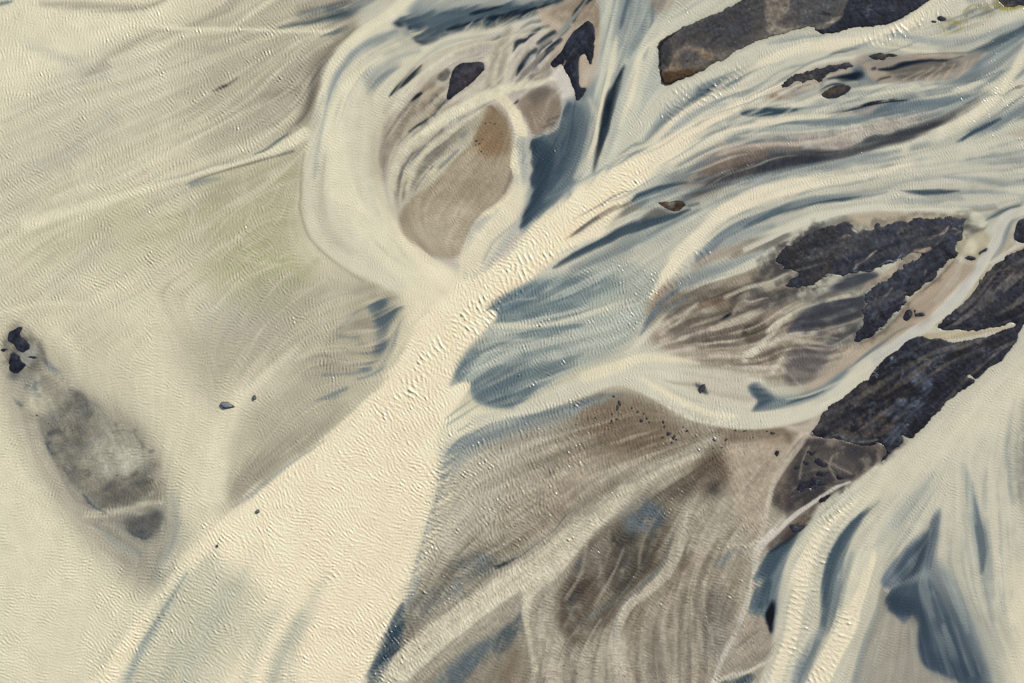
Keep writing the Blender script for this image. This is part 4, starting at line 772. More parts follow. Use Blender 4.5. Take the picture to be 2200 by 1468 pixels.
# ---- L. second pass: deeper pools and sharper threads
# inside the ring
for g, w in [([(1010,30),(1040,22),(1080,14)],5), ([(1060,44),(1100,28),(1150,16)],5), ([(1000,50),(1040,42),(1080,32)],4), ([(1120,32),(1160,16),(1210,4)],4.5), ([(960,62),(985,56),(1010,50)],4)]:
    st('nk', [(a, b, w * (.5 if k != 1 else 1)) for k, (a, b) in enumerate(g)], s=4, op=.75, rag=2)
for g in [[(1005,62),(1012,50),(1020,40)], [(1032,58),(1038,46),(1050,34)], [(1060,54),(1068,42),(1076,34)], [(1085,50),(1092,38),(1104,28)], [(1125,38),(1136,28),(1150,20)], [(1170,28),(1184,18),(1196,10)]]:
    st('sg', [(g[0][0], g[0][1], 2.5), (g[1][0], g[1][1], 1.5), (g[2][0], g[2][1], .4)], s=2, op=.85, flow=False)
st('nk', [(838,208,1.5),(850,194,4.5),(865,180,6),(882,166,5.5),(905,142,1.5)], s=4, op=.7, flow=False)
st('nk', [(880,284,1.5),(898,272,4),(918,260,4.5),(938,244,4),(952,224,3),(962,214,2)], s=4, op=.85, n=.2, nt='m', rag=3, flow=False)
st('td', [(860,300,2),(866,275,5),(884,240,5),(900,212,4)], s=7, op=.7, n=.4, nt='m', flow=False)
reg('tdd', [(940,174),(946,156),(958,150),(966,156),(962,172),(950,179)], 3, .8, n=.2, nt='m', rag=2)
st('nk', [(886,218,2),(896,208,4),(906,202,2)], s=3, op=.8, flow=False)
for g, w in [([(1109,163),(1118,142),(1132,120),(1148,106)],6), ([(1104,110),(1112,92),(1130,86)],5), ([(1125,95),(1140,76),(1160,64)],3), ([(1152,94),(1172,80),(1192,68)],3.5), ([(1150,122),(1165,102),(1185,90)],3), ([(1172,110),(1190,96),(1205,86)],4.5), ([(1160,137),(1175,117),(1190,106)],3)]:
    st('nk', [(a, b, w * (.3 if k == 0 else .9)) for k, (a, b) in enumerate(g)], s=4, op=.75, n=.15, rag=2, flow=False)
reg((146,126,100), [(1058,236),(1074,250),(1088,278),(1090,310),(1078,325),(1045,330),(1025,312),(1024,286),(1040,254)], 14, .6)
st('nk', [(1112,168,1),(1104,175,3),(1098,166,2)], s=4, op=.0, flow=False)
# dark wedge and the grey veil
st('nk', [(1343,145,1.5),(1333,165,6),(1322,192,10),(1313,222,12),(1304,258,11),(1294,300,8),(1284,340,4),(1276,370,1)], s=6, op=.8, n=.1)
reg((172,175,164), [(1330,180),(1365,130),(1345,220),(1325,300),(1300,350),(1310,290)], 9, .7)
st('dp', [(1150,310,4),(1175,320,14),(1168,370,16),(1148,430,8),(1130,475,3)], s=10, op=.55, flow=False)
st('sl', [(1395,20,2),(1380,60,5),(1362,100,5),(1350,125,2)], s=7, op=.6, n=.2)
st('dp', [(1352,-20,2),(1345,20,4),(1334,60,3)], s=6, op=.5)
# slates of the north-east braids
st('dp', [(1590,241,1.5,3),(1602,241,8,4),(1632,240,10,5),(1668,239,7,6),(1710,235,3,5)], op=.9)
st('sl', [(1470,226,1),(1490,208,5),(1520,194,8),(1560,180,7),(1600,162,5),(1625,146,1)], s=6, op=.7)
st('dp', [(1485,212,1),(1510,200,3),(1545,188,3),(1570,178,1)], s=5, op=.6)
reg((78,76,77), [(1510,400),(1545,368),(1600,342),(1655,330),(1720,324),(1790,334),(1850,320),(1920,292),(2000,266),(2050,246),(2030,262),(1960,296),(1880,318),(1780,342),(1680,362),(1600,382),(1540,406),(1470,426)], 9, .8, n=.15)
reg((56,60,68), [(1640,352),(1720,334),(1800,336),(1870,314),(1950,286),(2020,262),(1960,296),(1880,322),(1780,346),(1700,360),(1620,378)], 8, .6)
st('sl', [(1440,428,1),(1500,408,4),(1580,390,5),(1680,368,4),(1760,350,2)], s=6, op=.6)
reg((116,102,92), [(1500,382),(1540,352),(1590,334),(1640,326),(1600,345),(1550,368)], 9, .6, n=.3)
for g in [[(1470,388),(1510,362),(1560,346)], [(1520,400),(1560,376),(1620,352)], [(1450,402),(1490,384),(1530,372)]]:
    st('sg', [(a, b, 1.5) for a, b in g], s=4, op=.6)
st('nk', [(1798,246,.5),(1830,235,2.5),(1870,223,4),(1910,217,4),(1950,215,2)], s=3, op=.85)
st('sl', [(1868,246,2),(1900,234,7),(1950,226,8),(2010,220,6),(2080,206,3)], s=7, op=.6)
st('sl', [(1690,270,1),(1740,266,5),(1800,262,6),(1860,254,5),(1920,242,2)], s=5, op=.6)
st('dp', [(2250,26,12),(2200,64,9),(2160,82,8),(2120,100,5),(2080,114,1)], s=8, op=.6)
st('sl', [(2200,70,6),(2160,100,9),(2120,128,8),(2080,158,6),(2050,176,2)], s=10, op=.55)
st('dp', [(2150,254,1),(2120,269,5),(2090,285,6),(2068,300,3)], s=5, op=.75)
st('dp', [(2060,409,1),(2030,411,5),(1990,413,5),(1945,412,1)], s=5, op=.65)
st('dp', [(1850,420,1),(1810,429,5),(1765,432,4),(1720,444,4),(1660,462,4),(1610,484,2)], s=5, op=.6)
reg('tdd', [(1905,147),(1960,138),(2010,130),(2058,134),(2040,152),(1990,168),(1940,170),(1918,160)], 6, .7, n=.25)
for g in [[(2078,132),(2070,152),(2056,168)], [(2052,136),(2040,156),(2026,172)], [(2030,136),(2010,157),(1990,172)], [(2006,142),(1986,159),(1966,172)], [(1985,148),(1960,163),(1942,172)]]:
    st('sd', [(a, b, 1.6) for a, b in g], s=2, op=.9, flow=False)
st('nk', [(1888,149,2),(1912,147,4),(1945,138,4),(1985,133,3),(2035,129,1)], s=3, op=.8)
reg('nk', [(1796,170),(1812,160),(1834,154),(1850,150),(1856,164),(1838,172),(1812,174)], 4, .75)
for k, (x, y, w) in enumerate([(1690,194,4),(1704,198,3),(1718,190,4),(1735,186,5),(1752,186,3),(1700,186,3),(1668,206,3),(1660,210,2),(1765,184,3)]):
    st('tdd', [(x - w, y + 2, w * .5), (x + w, y - 2, w * .6)], s=3, op=.7, n=.4, nt='m', rag=2, flow=False)
st('dp', [(1358,431,2,3),(1366,421,5,4),(1390,412,6,5),(1430,400,5,5),(1475,391,3,5)], op=.75)
st('dp', [(1482,448,1),(1450,462,6),(1410,474,9),(1372,486,10),(1335,498,9),(1310,510,9),(1275,528,7),(1235,547,6),(1200,564,3)], s=6, op=.6)
st('bd', [(1215,512,1),(1245,496,5),(1275,474,7),(1310,452,6),(1345,440,4)], s=7, op=.5, n=.3)
st('dp', [(1225,508,1),(1255,487,4),(1285,468,4)], s=4, op=.5)
# tongues
st('mk', [(1380,650,2),(1290,668,4),(1210,690,5),(1130,699,5),(1062,700,5)], s=6, op=.7, flow=False)
# mottled delta, brown field
reg((70,68,62), [(1300,1180),(1340,1150),(1400,1150),(1400,1200),(1370,1250),(1320,1280),(1300,1240)], 16, .6, n=.3, nt='m')
reg((84,84,78), [(1505,1300),(1535,1280),(1575,1300),(1560,1360),(1545,1400),(1518,1390)], 14, .65, n=.2)
reg((70,66,62), [(1225,1245),(1262,1190),(1280,1200),(1262,1250),(1235,1300),(1215,1300)], 12, .5, n=.35, nt='m')
reg((88,78,66), [(1530,640),(1575,620),(1600,640),(1590,668),(1550,680)], 12, .6, n=.3, nt='m')
reg((90,88,88), [(1610,625),(1660,622),(1712,615),(1690,648),(1645,668),(1612,660)], 7, .6, n=.3, nt='m')
st('nk', [(1550,690,1),(1562,680,4),(1584,670,4)], s=3, op=.85, rag=2, flow=False)
st('sl', [(1376,722,.6),(1388,700,3.5),(1408,670,4.5),(1432,642,4),(1458,622,1)], s=5, op=.65)
# lower right
reg((64,76,87), [(1905,1292,6),(1915,1268,6),(1945,1255,10),(1990,1250,14),(2030,1280,24),(2070,1330,24),(2100,1390,20),(2130,1440,12),(2120,1490,8),(2070,1470,5),(2020,1448,4),(1985,1428,4),(1976,1390,3),(1974,1345,3),(1960,1322,4),(1930,1324,4),(1908,1304,4)], 8, .62, n=.15)
reg((66,78,88), [(1925,1215),(1955,1180),(1990,1140),(2010,1110),(2004,1160),(1992,1205),(1960,1235),(1930,1240)], 12, .6, n=.15)
st('dp', [(2095,1072,1),(2098,1105,6),(2106,1145,10),(2112,1180,10),(2112,1225,2)], s=6, op=.65)
st('dp', [(1860,1100,1),(1825,1138,7),(1798,1185,11),(1782,1240,11),(1774,1300,10),(1768,1345,3)], s=8, op=.45, n=.2)
st('gb', [(2075,1020,4),(2090,1080,10),(2110,1160,16),(2125,1240,12)], s=16, op=.4)
reg('dp', [(1646,1190),(1668,1174),(1700,1156),(1716,1140),(1700,1172),(1680,1200),(1660,1235),(1640,1240),(1628,1238),(1634,1215)], 6, .7)
# west: darker teeth by the trunk and the sunken bar
reg('dp', [(795,655),(830,648),(868,660),(852,672),(838,700),(828,745),(812,768),(800,760),(806,730),(812,700),(800,680)], 7, .45, n=.3, rag=3)
reg((92,90,84), [(130,925),(180,915),(190,950),(150,960),(110,945)], 10, .55, n=.3, nt='m')
reg((104,98,88), [(225,1045),(270,1030),(325,1035),(320,1065),(270,1075),(230,1085)], 14, .6, n=.3, nt='m')
reg((110,108,98), [(150,850),(185,860),(195,895),(165,905),(140,880)], 12, .5, n=.3, nt='m')
st('dp', [(180,1064,1),(192,1079,3),(208,1094,3),(226,1103,1.5)], s=4, op=.7, flow=False)
st('tdd', [(100,940,2),(112,972,5),(140,1010,6),(170,1050,5)], s=10, op=.5, n=.3, nt='m', flow=False)
reg('dp', [(700,20),(745,4),(800,-20),(850,-60),(880,-60),(820,-10),(760,34),(720,44)], 10, .5, n=.3)
# ---- M. third pass
# veil of silt beside the trunk, paler flats
reg((190,184,162), [(945,990,20),(1000,960,24),(1090,965,40),(1130,1020,40),(1080,1090,40),(1010,1150,36),(950,1200,26),(905,1250,18),(900,1200,14),(925,1120,14),(940,1050,14)], 30, .75, n=.2)
st('gb', [(946,1010,2),(940,1060,3),(925,1110,3),(908,1165,3),(895,1210,4),(882,1260,4)], s=6, op=.7, n=.35)
st('cl', [(935,1000,3),(925,1060,5),(905,1130,6),(885,1200,6),(862,1270,5)], s=12, op=.5)
reg((182,173,152), [(1140,1330),(1200,1400),(1240,1420),(1330,1360),(1340,1500),(1140,1540)], 26, .5, n=.3)
reg((166,152,130), [(1090,1030),(1200,960),(1280,990),(1250,1060),(1150,1120),(1080,1110)], 30, .5, n=.3)
reg((176,168,148), [(1440,1080),(1530,1075),(1600,1120),(1580,1170),(1500,1190),(1450,1150)], 22, .5, n=.25, nt='m')
st((204,197,174), [(1180,1200,10),(1230,1150,12),(1290,1105,10),(1350,1055,8)], s=12, op=.6, flow=False)
for g in [[(1470,1230),(1450,1310),(1460,1400),(1470,1500)], [(1540,1180),(1510,1260),(1520,1340),(1540,1420)], [(1500,1200),(1475,1280),(1478,1360),(1500,1460)], [(1290,1330),(1260,1390),(1255,1460),(1270,1520)], [(1190,1290),(1170,1350),(1180,1420),(1200,1500)], [(1400,1290),(1375,1360),(1380,1430),(1395,1500)],
          [(1340,1180),(1310,1250),(1280,1300)], [(1260,1170),(1250,1230),(1215,1290)], [(1420,1090),(1380,1160),(1370,1220)]]:
    st((186,177,156), [(a, b, 2.5 + (k == 1)) for k, (a, b) in enumerate(g)], s=7, op=.55)
# bottom of the trunk
reg((212,206,178), [(420,1240),(520,1220),(560,1300),(500,1400),(420,1440),(380,1340)], 40, .6)
for g in [[(400,1230),(350,1300),(310,1380),(280,1460)], [(620,1270),(570,1350),(540,1430),(520,1500)], [(700,1240),(660,1320),(630,1400),(620,1480)], [(470,1320),(420,1400),(390,1480)], [(560,1180),(500,1270),(450,1340)]]:
    st((178,181,162), [(a, b, 8 + 6 * (k == 1)) for k, (a, b) in enumerate(g)], s=40, op=.5)
# narrow channel, sand beside it
st((200,197,184), [(2190,452,8),(2163,464,9),(2147,492,10),(2140,522,11),(2120,552,10),(2095,590,10),(2060,635,10),(2020,675,11),(1975,708,11),(1930,740,11),(1885,777,12)], s=4, op=.8)
reg((156,140,120), [(2062,566),(2095,572),(2085,590),(2050,625),(2010,660),(1995,690),(1960,705),(1925,722),(1880,738),(1850,742),(1885,718),(1925,688),(1952,655),(1985,622),(2012,600),(2034,575)], 5, .55, n=.2, nt='m')
st((120,104,90), [(2050,562,2),(2030,585,3),(2000,612,3),(1965,640,3),(1945,662,3),(1920,690,3),(1890,718,3),(1850,738,3)], s=5, op=.7, n=.3, nt='m', rag=3, flow=False)
st((128,112,94), [(2112,590,1.5),(2080,640,2),(2042,680,2),(2010,700,1.5)], s=3, op=.6, n=.3, nt='m', rag=2, flow=False)
# broken dark ground west of the large island
reg((72,70,70), [(1690,530),(1730,505),(1770,490),(1790,520),(1780,600),(1750,625),(1700,628),(1650,612),(1610,620),(1620,590),(1660,560)], 9, .75, n=.45, nt='m', rag=6)
reg((84,80,76), [(1600,628),(1650,622),(1712,622),(1690,650),(1650,668),(1600,664),(1570,650)], 8, .65, n=.45, nt='m', rag=5)
reg((58,62,68), [(1694,716),(1706,690),(1722,668),(1748,656),(1795,645),(1850,632),(1854,662),(1846,684),(1826,694),(1795,704),(1735,713)], 5, .7, n=.25, nt='m', rag=3)
reg((62,66,72), [(1790,620),(1808,600),(1840,588),(1880,586),(1885,598),(1850,612),(1815,622)], 5, .65, n=.25)
reg((90,86,84), [(1700,775),(1720,755),(1755,746),(1790,744),(1778,770),(1760,795),(1735,815),(1700,822),(1688,800)], 8, .6, n=.3, nt='m')
reg((66,64,66), [(1760,705),(1800,700),(1845,692),(1838,718),(1812,738),(1785,742),(1750,735)], 6, .7, n=.35, nt='m')
for g in [[(1850,632),(1800,640),(1745,650),(1706,664),(1678,692),(1656,718),(1640,742)], [(1780,560),(1735,574),(1690,592),(1650,610),(1600,620),(1560,640)]]:
    st((196,190,168), [(a, b, 5) for a, b in g], s=5, op=.8)
for g in [[(1838,690),(1800,700),(1745,716),(1700,722)], [(1835,716),(1790,742),(1745,735),(1700,728)], [(1770,750),(1730,742),(1700,730)], [(1800,728),(1770,722),(1735,728)]]:
    st((172,166,150), [(a, b, 2) for a, b in g], s=4, op=.65)
# southern shore, darker
reg((70,66,66), [(1760,915),(1810,890),(1900,910),(1940,950),(1890,990),(1850,985),(1800,945),(1750,935)], 8, .6, n=.4, nt='m', rag=4)
reg((82,76,72), [(1675,1040),(1720,1046),(1790,1036),(1800,1052),(1745,1088),(1690,1108),(1664,1090)], 8, .65, n=.4, nt='m', rag=4)
reg((104,96,84), [(1700,1010),(1712,965),(1745,945),(1790,960),(1830,985),(1800,1025),(1740,1032)], 12, .5, n=.4, nt='m')
# bright arms of the north-east
st((226,216,188), [(1950,50,5),(1880,78,7),(1800,94,8),(1720,106,8),(1640,136,8),(1570,170,6),(1500,220,5),(1440,262,6),(1380,320,6)], s=8, op=.7)
st((232,221,192), [(1700,172,5),(1620,212,7),(1540,252,9),(1470,296,12),(1400,345,14)], s=8, op=.7)
st((224,216,190), [(1830,240,1),(1760,250,3),(1690,258,4),(1620,270,6),(1550,288,7),(1480,320,7)], s=6, op=.75)
st((226,218,192), [(2200,90,3),(2170,160,5),(2130,215,7),(2080,250,7),(2020,280,6)], s=7, op=.7)
st((228,219,192), [(1940,360,4),(1850,380,8),(1760,394,10),(1680,408,12),(1600,434,12),(1540,470,12),(1490,520,10),(1440,575,9),(1400,640,7)], s=9, op=.75)
st((214,210,190), [(2050,452,3),(1930,448,4),(1850,448,5),(1780,462,6),(1720,482,6),(1660,508,6),(1600,536,5)], s=5, op=.8)
# lower right
st((160,166,156), [(2070,1000,6),(2084,1060,10),(2092,1120,8)], s=14, op=.6)
st((226,216,188), [(1880,1180,3),(1858,1245,7),(1838,1300,11),(1815,1350,15),(1788,1400,18),(1760,1460,20),(1735,1530,20)], s=8, op=.7)
# sunken bar: broken rock
for k, (x, y, w) in enumerate([(120,930,7),(150,922,6),(105,950,5),(132,968,6),(160,1005,8),(190,1020,7),(175,985,5),(210,1060,9),(240,1040,8),(275,1050,10),(305,1040,8),(255,1075,8),(222,1088,7),(330,1000,6),(325,970,5),(290,925,6),(250,910,6),(180,870,9),(160,855,6),(190,895,6),(225,930,5),(300,1125,9),(325,1115,9),(310,1142,8),(60,830,5),(85,850,4),(45,870,4),(130,895,5)]):
    st([(84,84,82),(104,98,88),(70,74,78)][k % 3], [(x - w * 1.1, y + w * .4, w * .4), (x, y, w * .8), (x + w * 1.1, y - w * .5, w * .4)], s=w * .9, op=.62, n=.5, nt='m', rag=4, flow=False)
# ---- N. fourth pass
reg((124,112,100), [(1500,372),(1550,338),(1600,322),(1648,318),(1644,340),(1600,352),(1545,376)], 7, .8, n=.3)
reg((140,132,116), [(1262,1185),(1290,1165),(1312,1170),(1310,1215),(1285,1240),(1262,1230)], 10, .7, n=.25)
st((168,156,142), [(1640,640,2),(1610,650,6),(1590,655,8),(1575,675,4)], s=4, op=.75, flow=False)
st('mk', [(1650,640,1),(1618,648,2.5),(1600,645,2)], s=3, op=.6, flow=False)
reg((74,70,67), [(1745,945),(1800,955),(1870,960),(1895,985),(1850,1012),(1815,1038),(1760,1075),(1700,1100),(1668,1088),(1684,1050),(1700,1010),(1712,970)], 9, .72, n=.4, nt='m', rag=4)
reg((148,134,116), [(1755,975),(1790,968),(1830,992),(1838,1012),(1800,1015),(1780,1008),(1745,1010)], 6, .6, n=.5, nt='m', rag=3)
for g in [[(1742,940),(1790,942),(1830,952),(1865,952)], [(1790,980),(1782,1002),(1795,1028)], [(1772,990),(1800,1002),(1828,1020)], [(1722,1018),(1752,1010),(1782,1008)], [(1700,1068),(1740,1052),(1790,1036),(1822,1032)]]:
    st((166,154,136), [(a, b, 2) for a, b in g], s=3, op=.7, flow=False)
reg((72,66,62), [(1668,1170),(1690,1140),(1722,1112),(1752,1090),(1745,1112),(1724,1136),(1704,1160),(1684,1172)], 5, .7, n=.3, nt='m')
st((206,200,186), [(1826,1036,2),(1790,1050,3),(1750,1078,4),(1710,1105,5),(1675,1135,6),(1645,1160,7)], s=3, op=.85)
reg((174,175,160), [(2100,1330),(2135,1330),(2150,1420),(2170,1500),(2150,1600),(2130,1500),(2118,1420)], 26, .75)
reg((118,126,126), [(2020,1210),(2060,1260),(2090,1330),(2105,1400),(2080,1400),(2040,1320),(2000,1250)], 26, .5)
reg((92,104,112), [(2060,1470),(2140,1480),(2150,1600),(2080,1600)], 14, .5)
# ---- O. ribbons laid back over the combed ground
st((203,195,170), [(1490,982,3),(1420,1012,7),(1345,1058,13),(1290,1108,17),(1232,1150,20),(1170,1205,24),(1100,1250,24),(1020,1305,24),(950,1355,24),(880,1415,26),(810,1480,32),(760,1540,32)], s=8, op=.7, flow=False)
st((214,206,182), [(1330,1075,3),(1262,1135,6),(1215,1200,7),(1165,1238,7),(1075,1292,8),(965,1372,9),(850,1462,12)], s=7, op=.6, flow=False)
st((198,190,166), [(1250,1170,3),(1200,1228,8),(1150,1262,11),(1128,1310,8),(1136,1370,6),(1150,1440,6)], s=7, op=.7, flow=False)
st(V, [(1478,1100,3),(1465,1160,6),(1450,1205,7),(1420,1243,8),(1380,1278,9),(1345,1310,10),(1328,1350,11),(1325,1400,12),(1335,1460,14),(1335,1540,16)], s=4, op=.65, flow=False)
st('sl', [(1440,1165,1),(1428,1210,1.5),(1400,1240,1.5),(1360,1275,1.5),(1335,1308,1.5),(1320,1350,1.5),(1316,1390,1)], s=3, op=.65, n=.3, flow=False)
reg((98,86,74), [(1490,1012),(1515,985),(1542,970),(1562,990),(1562,1025),(1545,1055),(1515,1075),(1485,1070)], 18, .4, n=.4, nt='m')
reg((104,84,66), [(1545,925),(1600,928),(1680,928),(1700,950),(1640,950),(1560,945)], 10, .5, n=.35, nt='m')
reg((178,165,145), [(1570,965),(1640,945),(1690,965),(1660,1030),(1630,1100),(1600,1090),(1575,1030)], 18, .5)
st((196,186,166), [(1738,935,4),(1706,975,6),(1678,1015,6),(1656,1060,5),(1644,1120,5),(1630,1160,5)], s=4, op=.7, flow=False)
reg((214,208,184), [(2200,790),(2120,830),(2040,890),(1960,960),(1880,1020),(1800,1085),(1850,1080),(1940,1040),(2040,980),(2130,940),(2200,900)], 26, .6)
st((228,218,190), [(1860,1062,3),(1800,1110,8),(1758,1165,11),(1728,1230,12),(1714,1300,12),(1700,1370,12),(1675,1440,12),(1650,1520,12)], s=8, op=.65, flow=False)
for g in [[(1545,820),(1580,835),(1610,845)], [(1470,800),(1530,812),(1590,818)], [(1440,838),(1500,862),(1570,880)]]:
    st((186,184,166), [(a, b, 3) for a, b in g], s=7, op=.45)

# ---- P. fifth pass
reg((190,190,168), [(395,1265),(450,1200),(520,1250),(560,1330),(520,1420),(460,1500),(300,1600),(270,1500),(320,1370)], 60, .35)
st((142,152,148), [(402,1232,1),(375,1275,4),(342,1330,6),(305,1395,7),(275,1460,6)], s=14, op=.6)
st((168,174,158), [(690,1260,3),(640,1340,10),(600,1420,14),(575,1510,14)], s=36, op=.5)
reg('cr', [(470,1150),(700,980),(820,900),(800,1100),(700,1300),(600,1300),(520,1230)], 34, .5)
# slate tips of the pools by the trunk, with fingers of silt
reg((84,103,112), [(1042,670),(1060,645),(1092,628),(1140,612),(1180,604),(1150,640),(1110,672),(1070,684)], 9, .55, n=.2)
reg((84,103,112), [(968,830),(976,800),(992,772),(1015,745),(1030,760),(1010,795),(990,822)], 8, .55, n=.2)
reg((82,98,106), [(1014,832),(1050,808),(1095,790),(1140,782),(1120,815),(1100,850),(1105,876),(1075,876),(1040,870),(1020,856)], 9, .45, n=.25)
for g in [[(1030,722),(1075,716),(1130,712)], [(1000,770),(1050,756),(1110,750)], [(990,800),(1030,790),(1080,780)], [(1060,665),(1100,650),(1150,640)], [(1010,745),(1060,735),(1120,730)], [(1120,860),(1160,838),(1210,812)], [(1090,850),(1130,832),(1180,812)]]:
    st((198,198,178), [(g[0][0], g[0][1], .5), (g[1][0], g[1][1], 1.8), (g[2][0], g[2][1], 3)], s=5, op=.5, flow=False)
reg('cr', [(1040,674,2),(1056,668,2),(1068,679,2),(1060,690,3),(1045,700,4),(1030,712,5),(1020,700,6)], 4, .95, rag=2)
reg('cr', [(948,856,5),(972,832,3),(992,828,2),(1011,822,2),(1006,836,2),(990,852,3),(965,876,5),(945,890,6)], 4, .95, rag=2)
# milkier flats
reg((182,174,154), [(1000,1050),(1200,960),(1350,980),(1500,970),(1420,1060),(1300,1120),(1200,1160),(1100,1180),(1020,1180)], 30, .35)
reg((178,170,152), [(1300,1420),(1400,1300),(1500,1200),(1600,1150),(1620,1250),(1570,1400),(1500,1540),(1300,1540)], 34, .35)
reg('gb', [(950,970),(985,945),(1060,925),(1150,895),(1240,872),(1220,905),(1130,930),(1050,960),(990,1000),(955,1040)], 12, .55, n=.2)
st('sl', [(1240,870,1),(1150,892,4),(1060,915,6),(990,945,6),(960,985,5),(948,1040,2)], s=9, op=.5, n=.3)
reg((108,110,106), [(960,1222),(1000,1195),(1050,1192),(1070,1208),(1040,1236),(990,1256),(950,1262)], 12, .6, n=.4, nt='m')
reg((120,118,110), [(880,1300),(915,1270),(960,1258),(975,1280),(930,1320),(880,1352),(866,1340)], 12, .6, n=.4, nt='m')
reg((88,98,104), [(940,1470),(980,1425),(1020,1392),(1060,1378),(1040,1420),(1000,1460),(960,1520)], 10, .6, n=.45, nt='m')
reg((84,96,104), [(1355,1110),(1385,1082),(1420,1095),(1425,1125),(1385,1140)], 12, .55, n=.4, nt='m')
reg('dp', [(800,1430),(835,1350),(858,1300),(868,1308),(864,1370),(842,1420),(810,1470),(786,1520)], 6, .6, n=.2, rag=3)
# left plain: olive ground and wisps
reg((174,173,138), [(450,390),(530,370),(640,340),(650,430),(620,480),(560,520),(480,500),(440,450)], 34, .36, n=.5)
reg((172,172,132), [(430,560),(560,540),(650,560),(660,640),(560,680),(480,640)], 34, .4, n=.5)
reg((184,182,144), [(250,440),(360,430),(400,500),(330,560),(240,520)], 34, .4, n=.5)
for g in [[(655,380),(600,402),(540,430),(480,480),(420,560)], [(520,370),(528,410),(545,445),(530,480)], [(600,395),(585,430),(560,450)], [(650,470),(590,470),(530,500),(470,560)], [(640,560),(570,580),(510,610),(460,670)], [(400,390),(415,440),(400,510),(370,600),(345,690)], [(700,600),(640,640),(580,690),(520,760),(480,830)], [(300,430),(330,480),(360,500)], [(640,240),(560,300),(470,350)], [(480,520),(530,560),(600,570)]]:
    st((214,207,180), [(a, b, 2.2) for a, b in g], s=6, op=.5, n=.3, flow=False)
# sunken rocks of the west bar
for k, (x, y, w) in enumerate([(112,928,8),(148,920,7),(104,955,6),(118,975,6),(150,1002,6),(196,1080,6),(214,1096,6),(270,1052,9),(300,1036,8),(318,1020,6),(176,868,7),(160,850,6),(196,888,5),(310,1120,12),(298,1142,8),(330,1108,8),(76,838,4),(38,866,4),(230,1050,8)]):
    st([(66,76,84),(84,86,84)][k % 2], [(x - w, y + w * .4, w * .3), (x, y, w * .6), (x + w, y - w * .5, w * .3)], s=w * .8, op=.6, n=.4, nt='m', rag=4, flow=False)
# half-drowned dark ground
reg((76,76,76), [(1640,560),(1680,530),(1730,500),(1760,490),(1740,530),(1720,560),(1690,575),(1650,585)], 10, .6, n=.4, nt='m', rag=6)
reg((70,72,76), [(1700,640),(1750,625),(1800,612),(1840,600),(1860,590),(1850,625),(1800,640),(1740,652)], 8, .5, n=.4, nt='m', rag=4)

# ---- Q. threads in the upper braids and the loop
rq = random.Random(4)
for k in range(46):
    # thin milky or slate threads that follow the current
    if k % 2: x, y = rq.uniform(1420, 2150), 0; y = 420 - (x - 1420) * .36 + rq.uniform(-150, 60)
    else: x, y = rq.uniform(1290, 1700), 0; y = 430 - (x - 1290) * .62 + rq.uniform(-70, 60)
    L_ = rq.uniform(50, 120); b_ = rq.uniform(-8, 8)
    sl_ = .36 if k % 2 else .60
    st([(222,215,190),'sl',(214,210,188),'gb'][rq.randrange(4)], [(x - L_, y + L_ * sl_ * .9, .4), (x - L_ * .4, y + L_ * sl_ * .4 + b_, rq.uniform(1.2, 3)), (x + L_ * .4, y - L_ * sl_ * .42 + b_, rq.uniform(1, 3)), (x + L_, y - L_ * sl_ * .7, .4)], s=4, op=rq.uniform(.4, .7), flow=False)
for g in [[(1180,64),(1110,78),(1040,92),(970,118),(905,165),(855,225)], [(1090,150),(1050,190),(1000,215),(940,255),(890,300),(850,360)], [(1120,100),(1095,130),(1085,165),(1060,200)], [(985,100),(920,128),(870,170),(835,220)], [(1030,240),(985,265),(930,310),(880,370)], [(1060,120),(1020,122),(975,135),(935,160)], [(1160,150),(1110,176),(1060,196)], [(1010,232),(950,270),(890,330),(860,400)]]:
    st((214,208,184), [(a, b, 1.6) for a, b in g], s=3, op=.65, flow=False)

st('cr', [(360,1215,6),(440,1170,12),(540,1180,16),(620,1230,18),(640,1290,12)], s=50, op=.6, flow=False)
reg((70,84,94), [(1915,1275),(1960,1262),(2010,1280),(2050,1330),(2080,1400),(2060,1450),(2000,1425),(1982,1380),(1978,1335),(1950,1315)], 18, .5, nt='h')
reg((150,158,152), [(1950,1200),(2030,1230),(2090,1330),(2120,1450),(2040,1400),(1980,1300)], 20, .45, nt='g')
for g in [[(1990,1225),(2030,1290),(2060,1370),(2090,1450)], [(2010,1215),(2060,1280),(2095,1370),(2125,1460)], [(1970,1240),(1995,1310),(2020,1390),(2040,1450)]]:
    st((134,142,142), [(a, b, 3 + k) for k, (a, b) in enumerate(g)], s=10, op=.4, n=.2)
for g in [[(2010,1120),(1985,1170),(1950,1215),(1915,1250)], [(2000,1140),(1990,1190),(1975,1235)], [(1960,1170),(1930,1205),(1905,1240)]]:
    st((150,156,150), [(a, b, 2) for a, b in g], s=6, op=.4)
# edge of the brown plain broken by little tongues
rq = random.Random(11)
for k in range(16):
    t = k / 15.0; x = 958 - 120 * t * t - 10 * t; y = 985 + 340 * t
    st('cr' if k % 3 else (206,200,176), [(x - 16, y + 12, 3), (x + rq.uniform(0, 8), y, rq.uniform(2, 5)), (x + rq.uniform(14, 34), y - rq.uniform(10, 24), .5)], s=7, op=.65, flow=False)

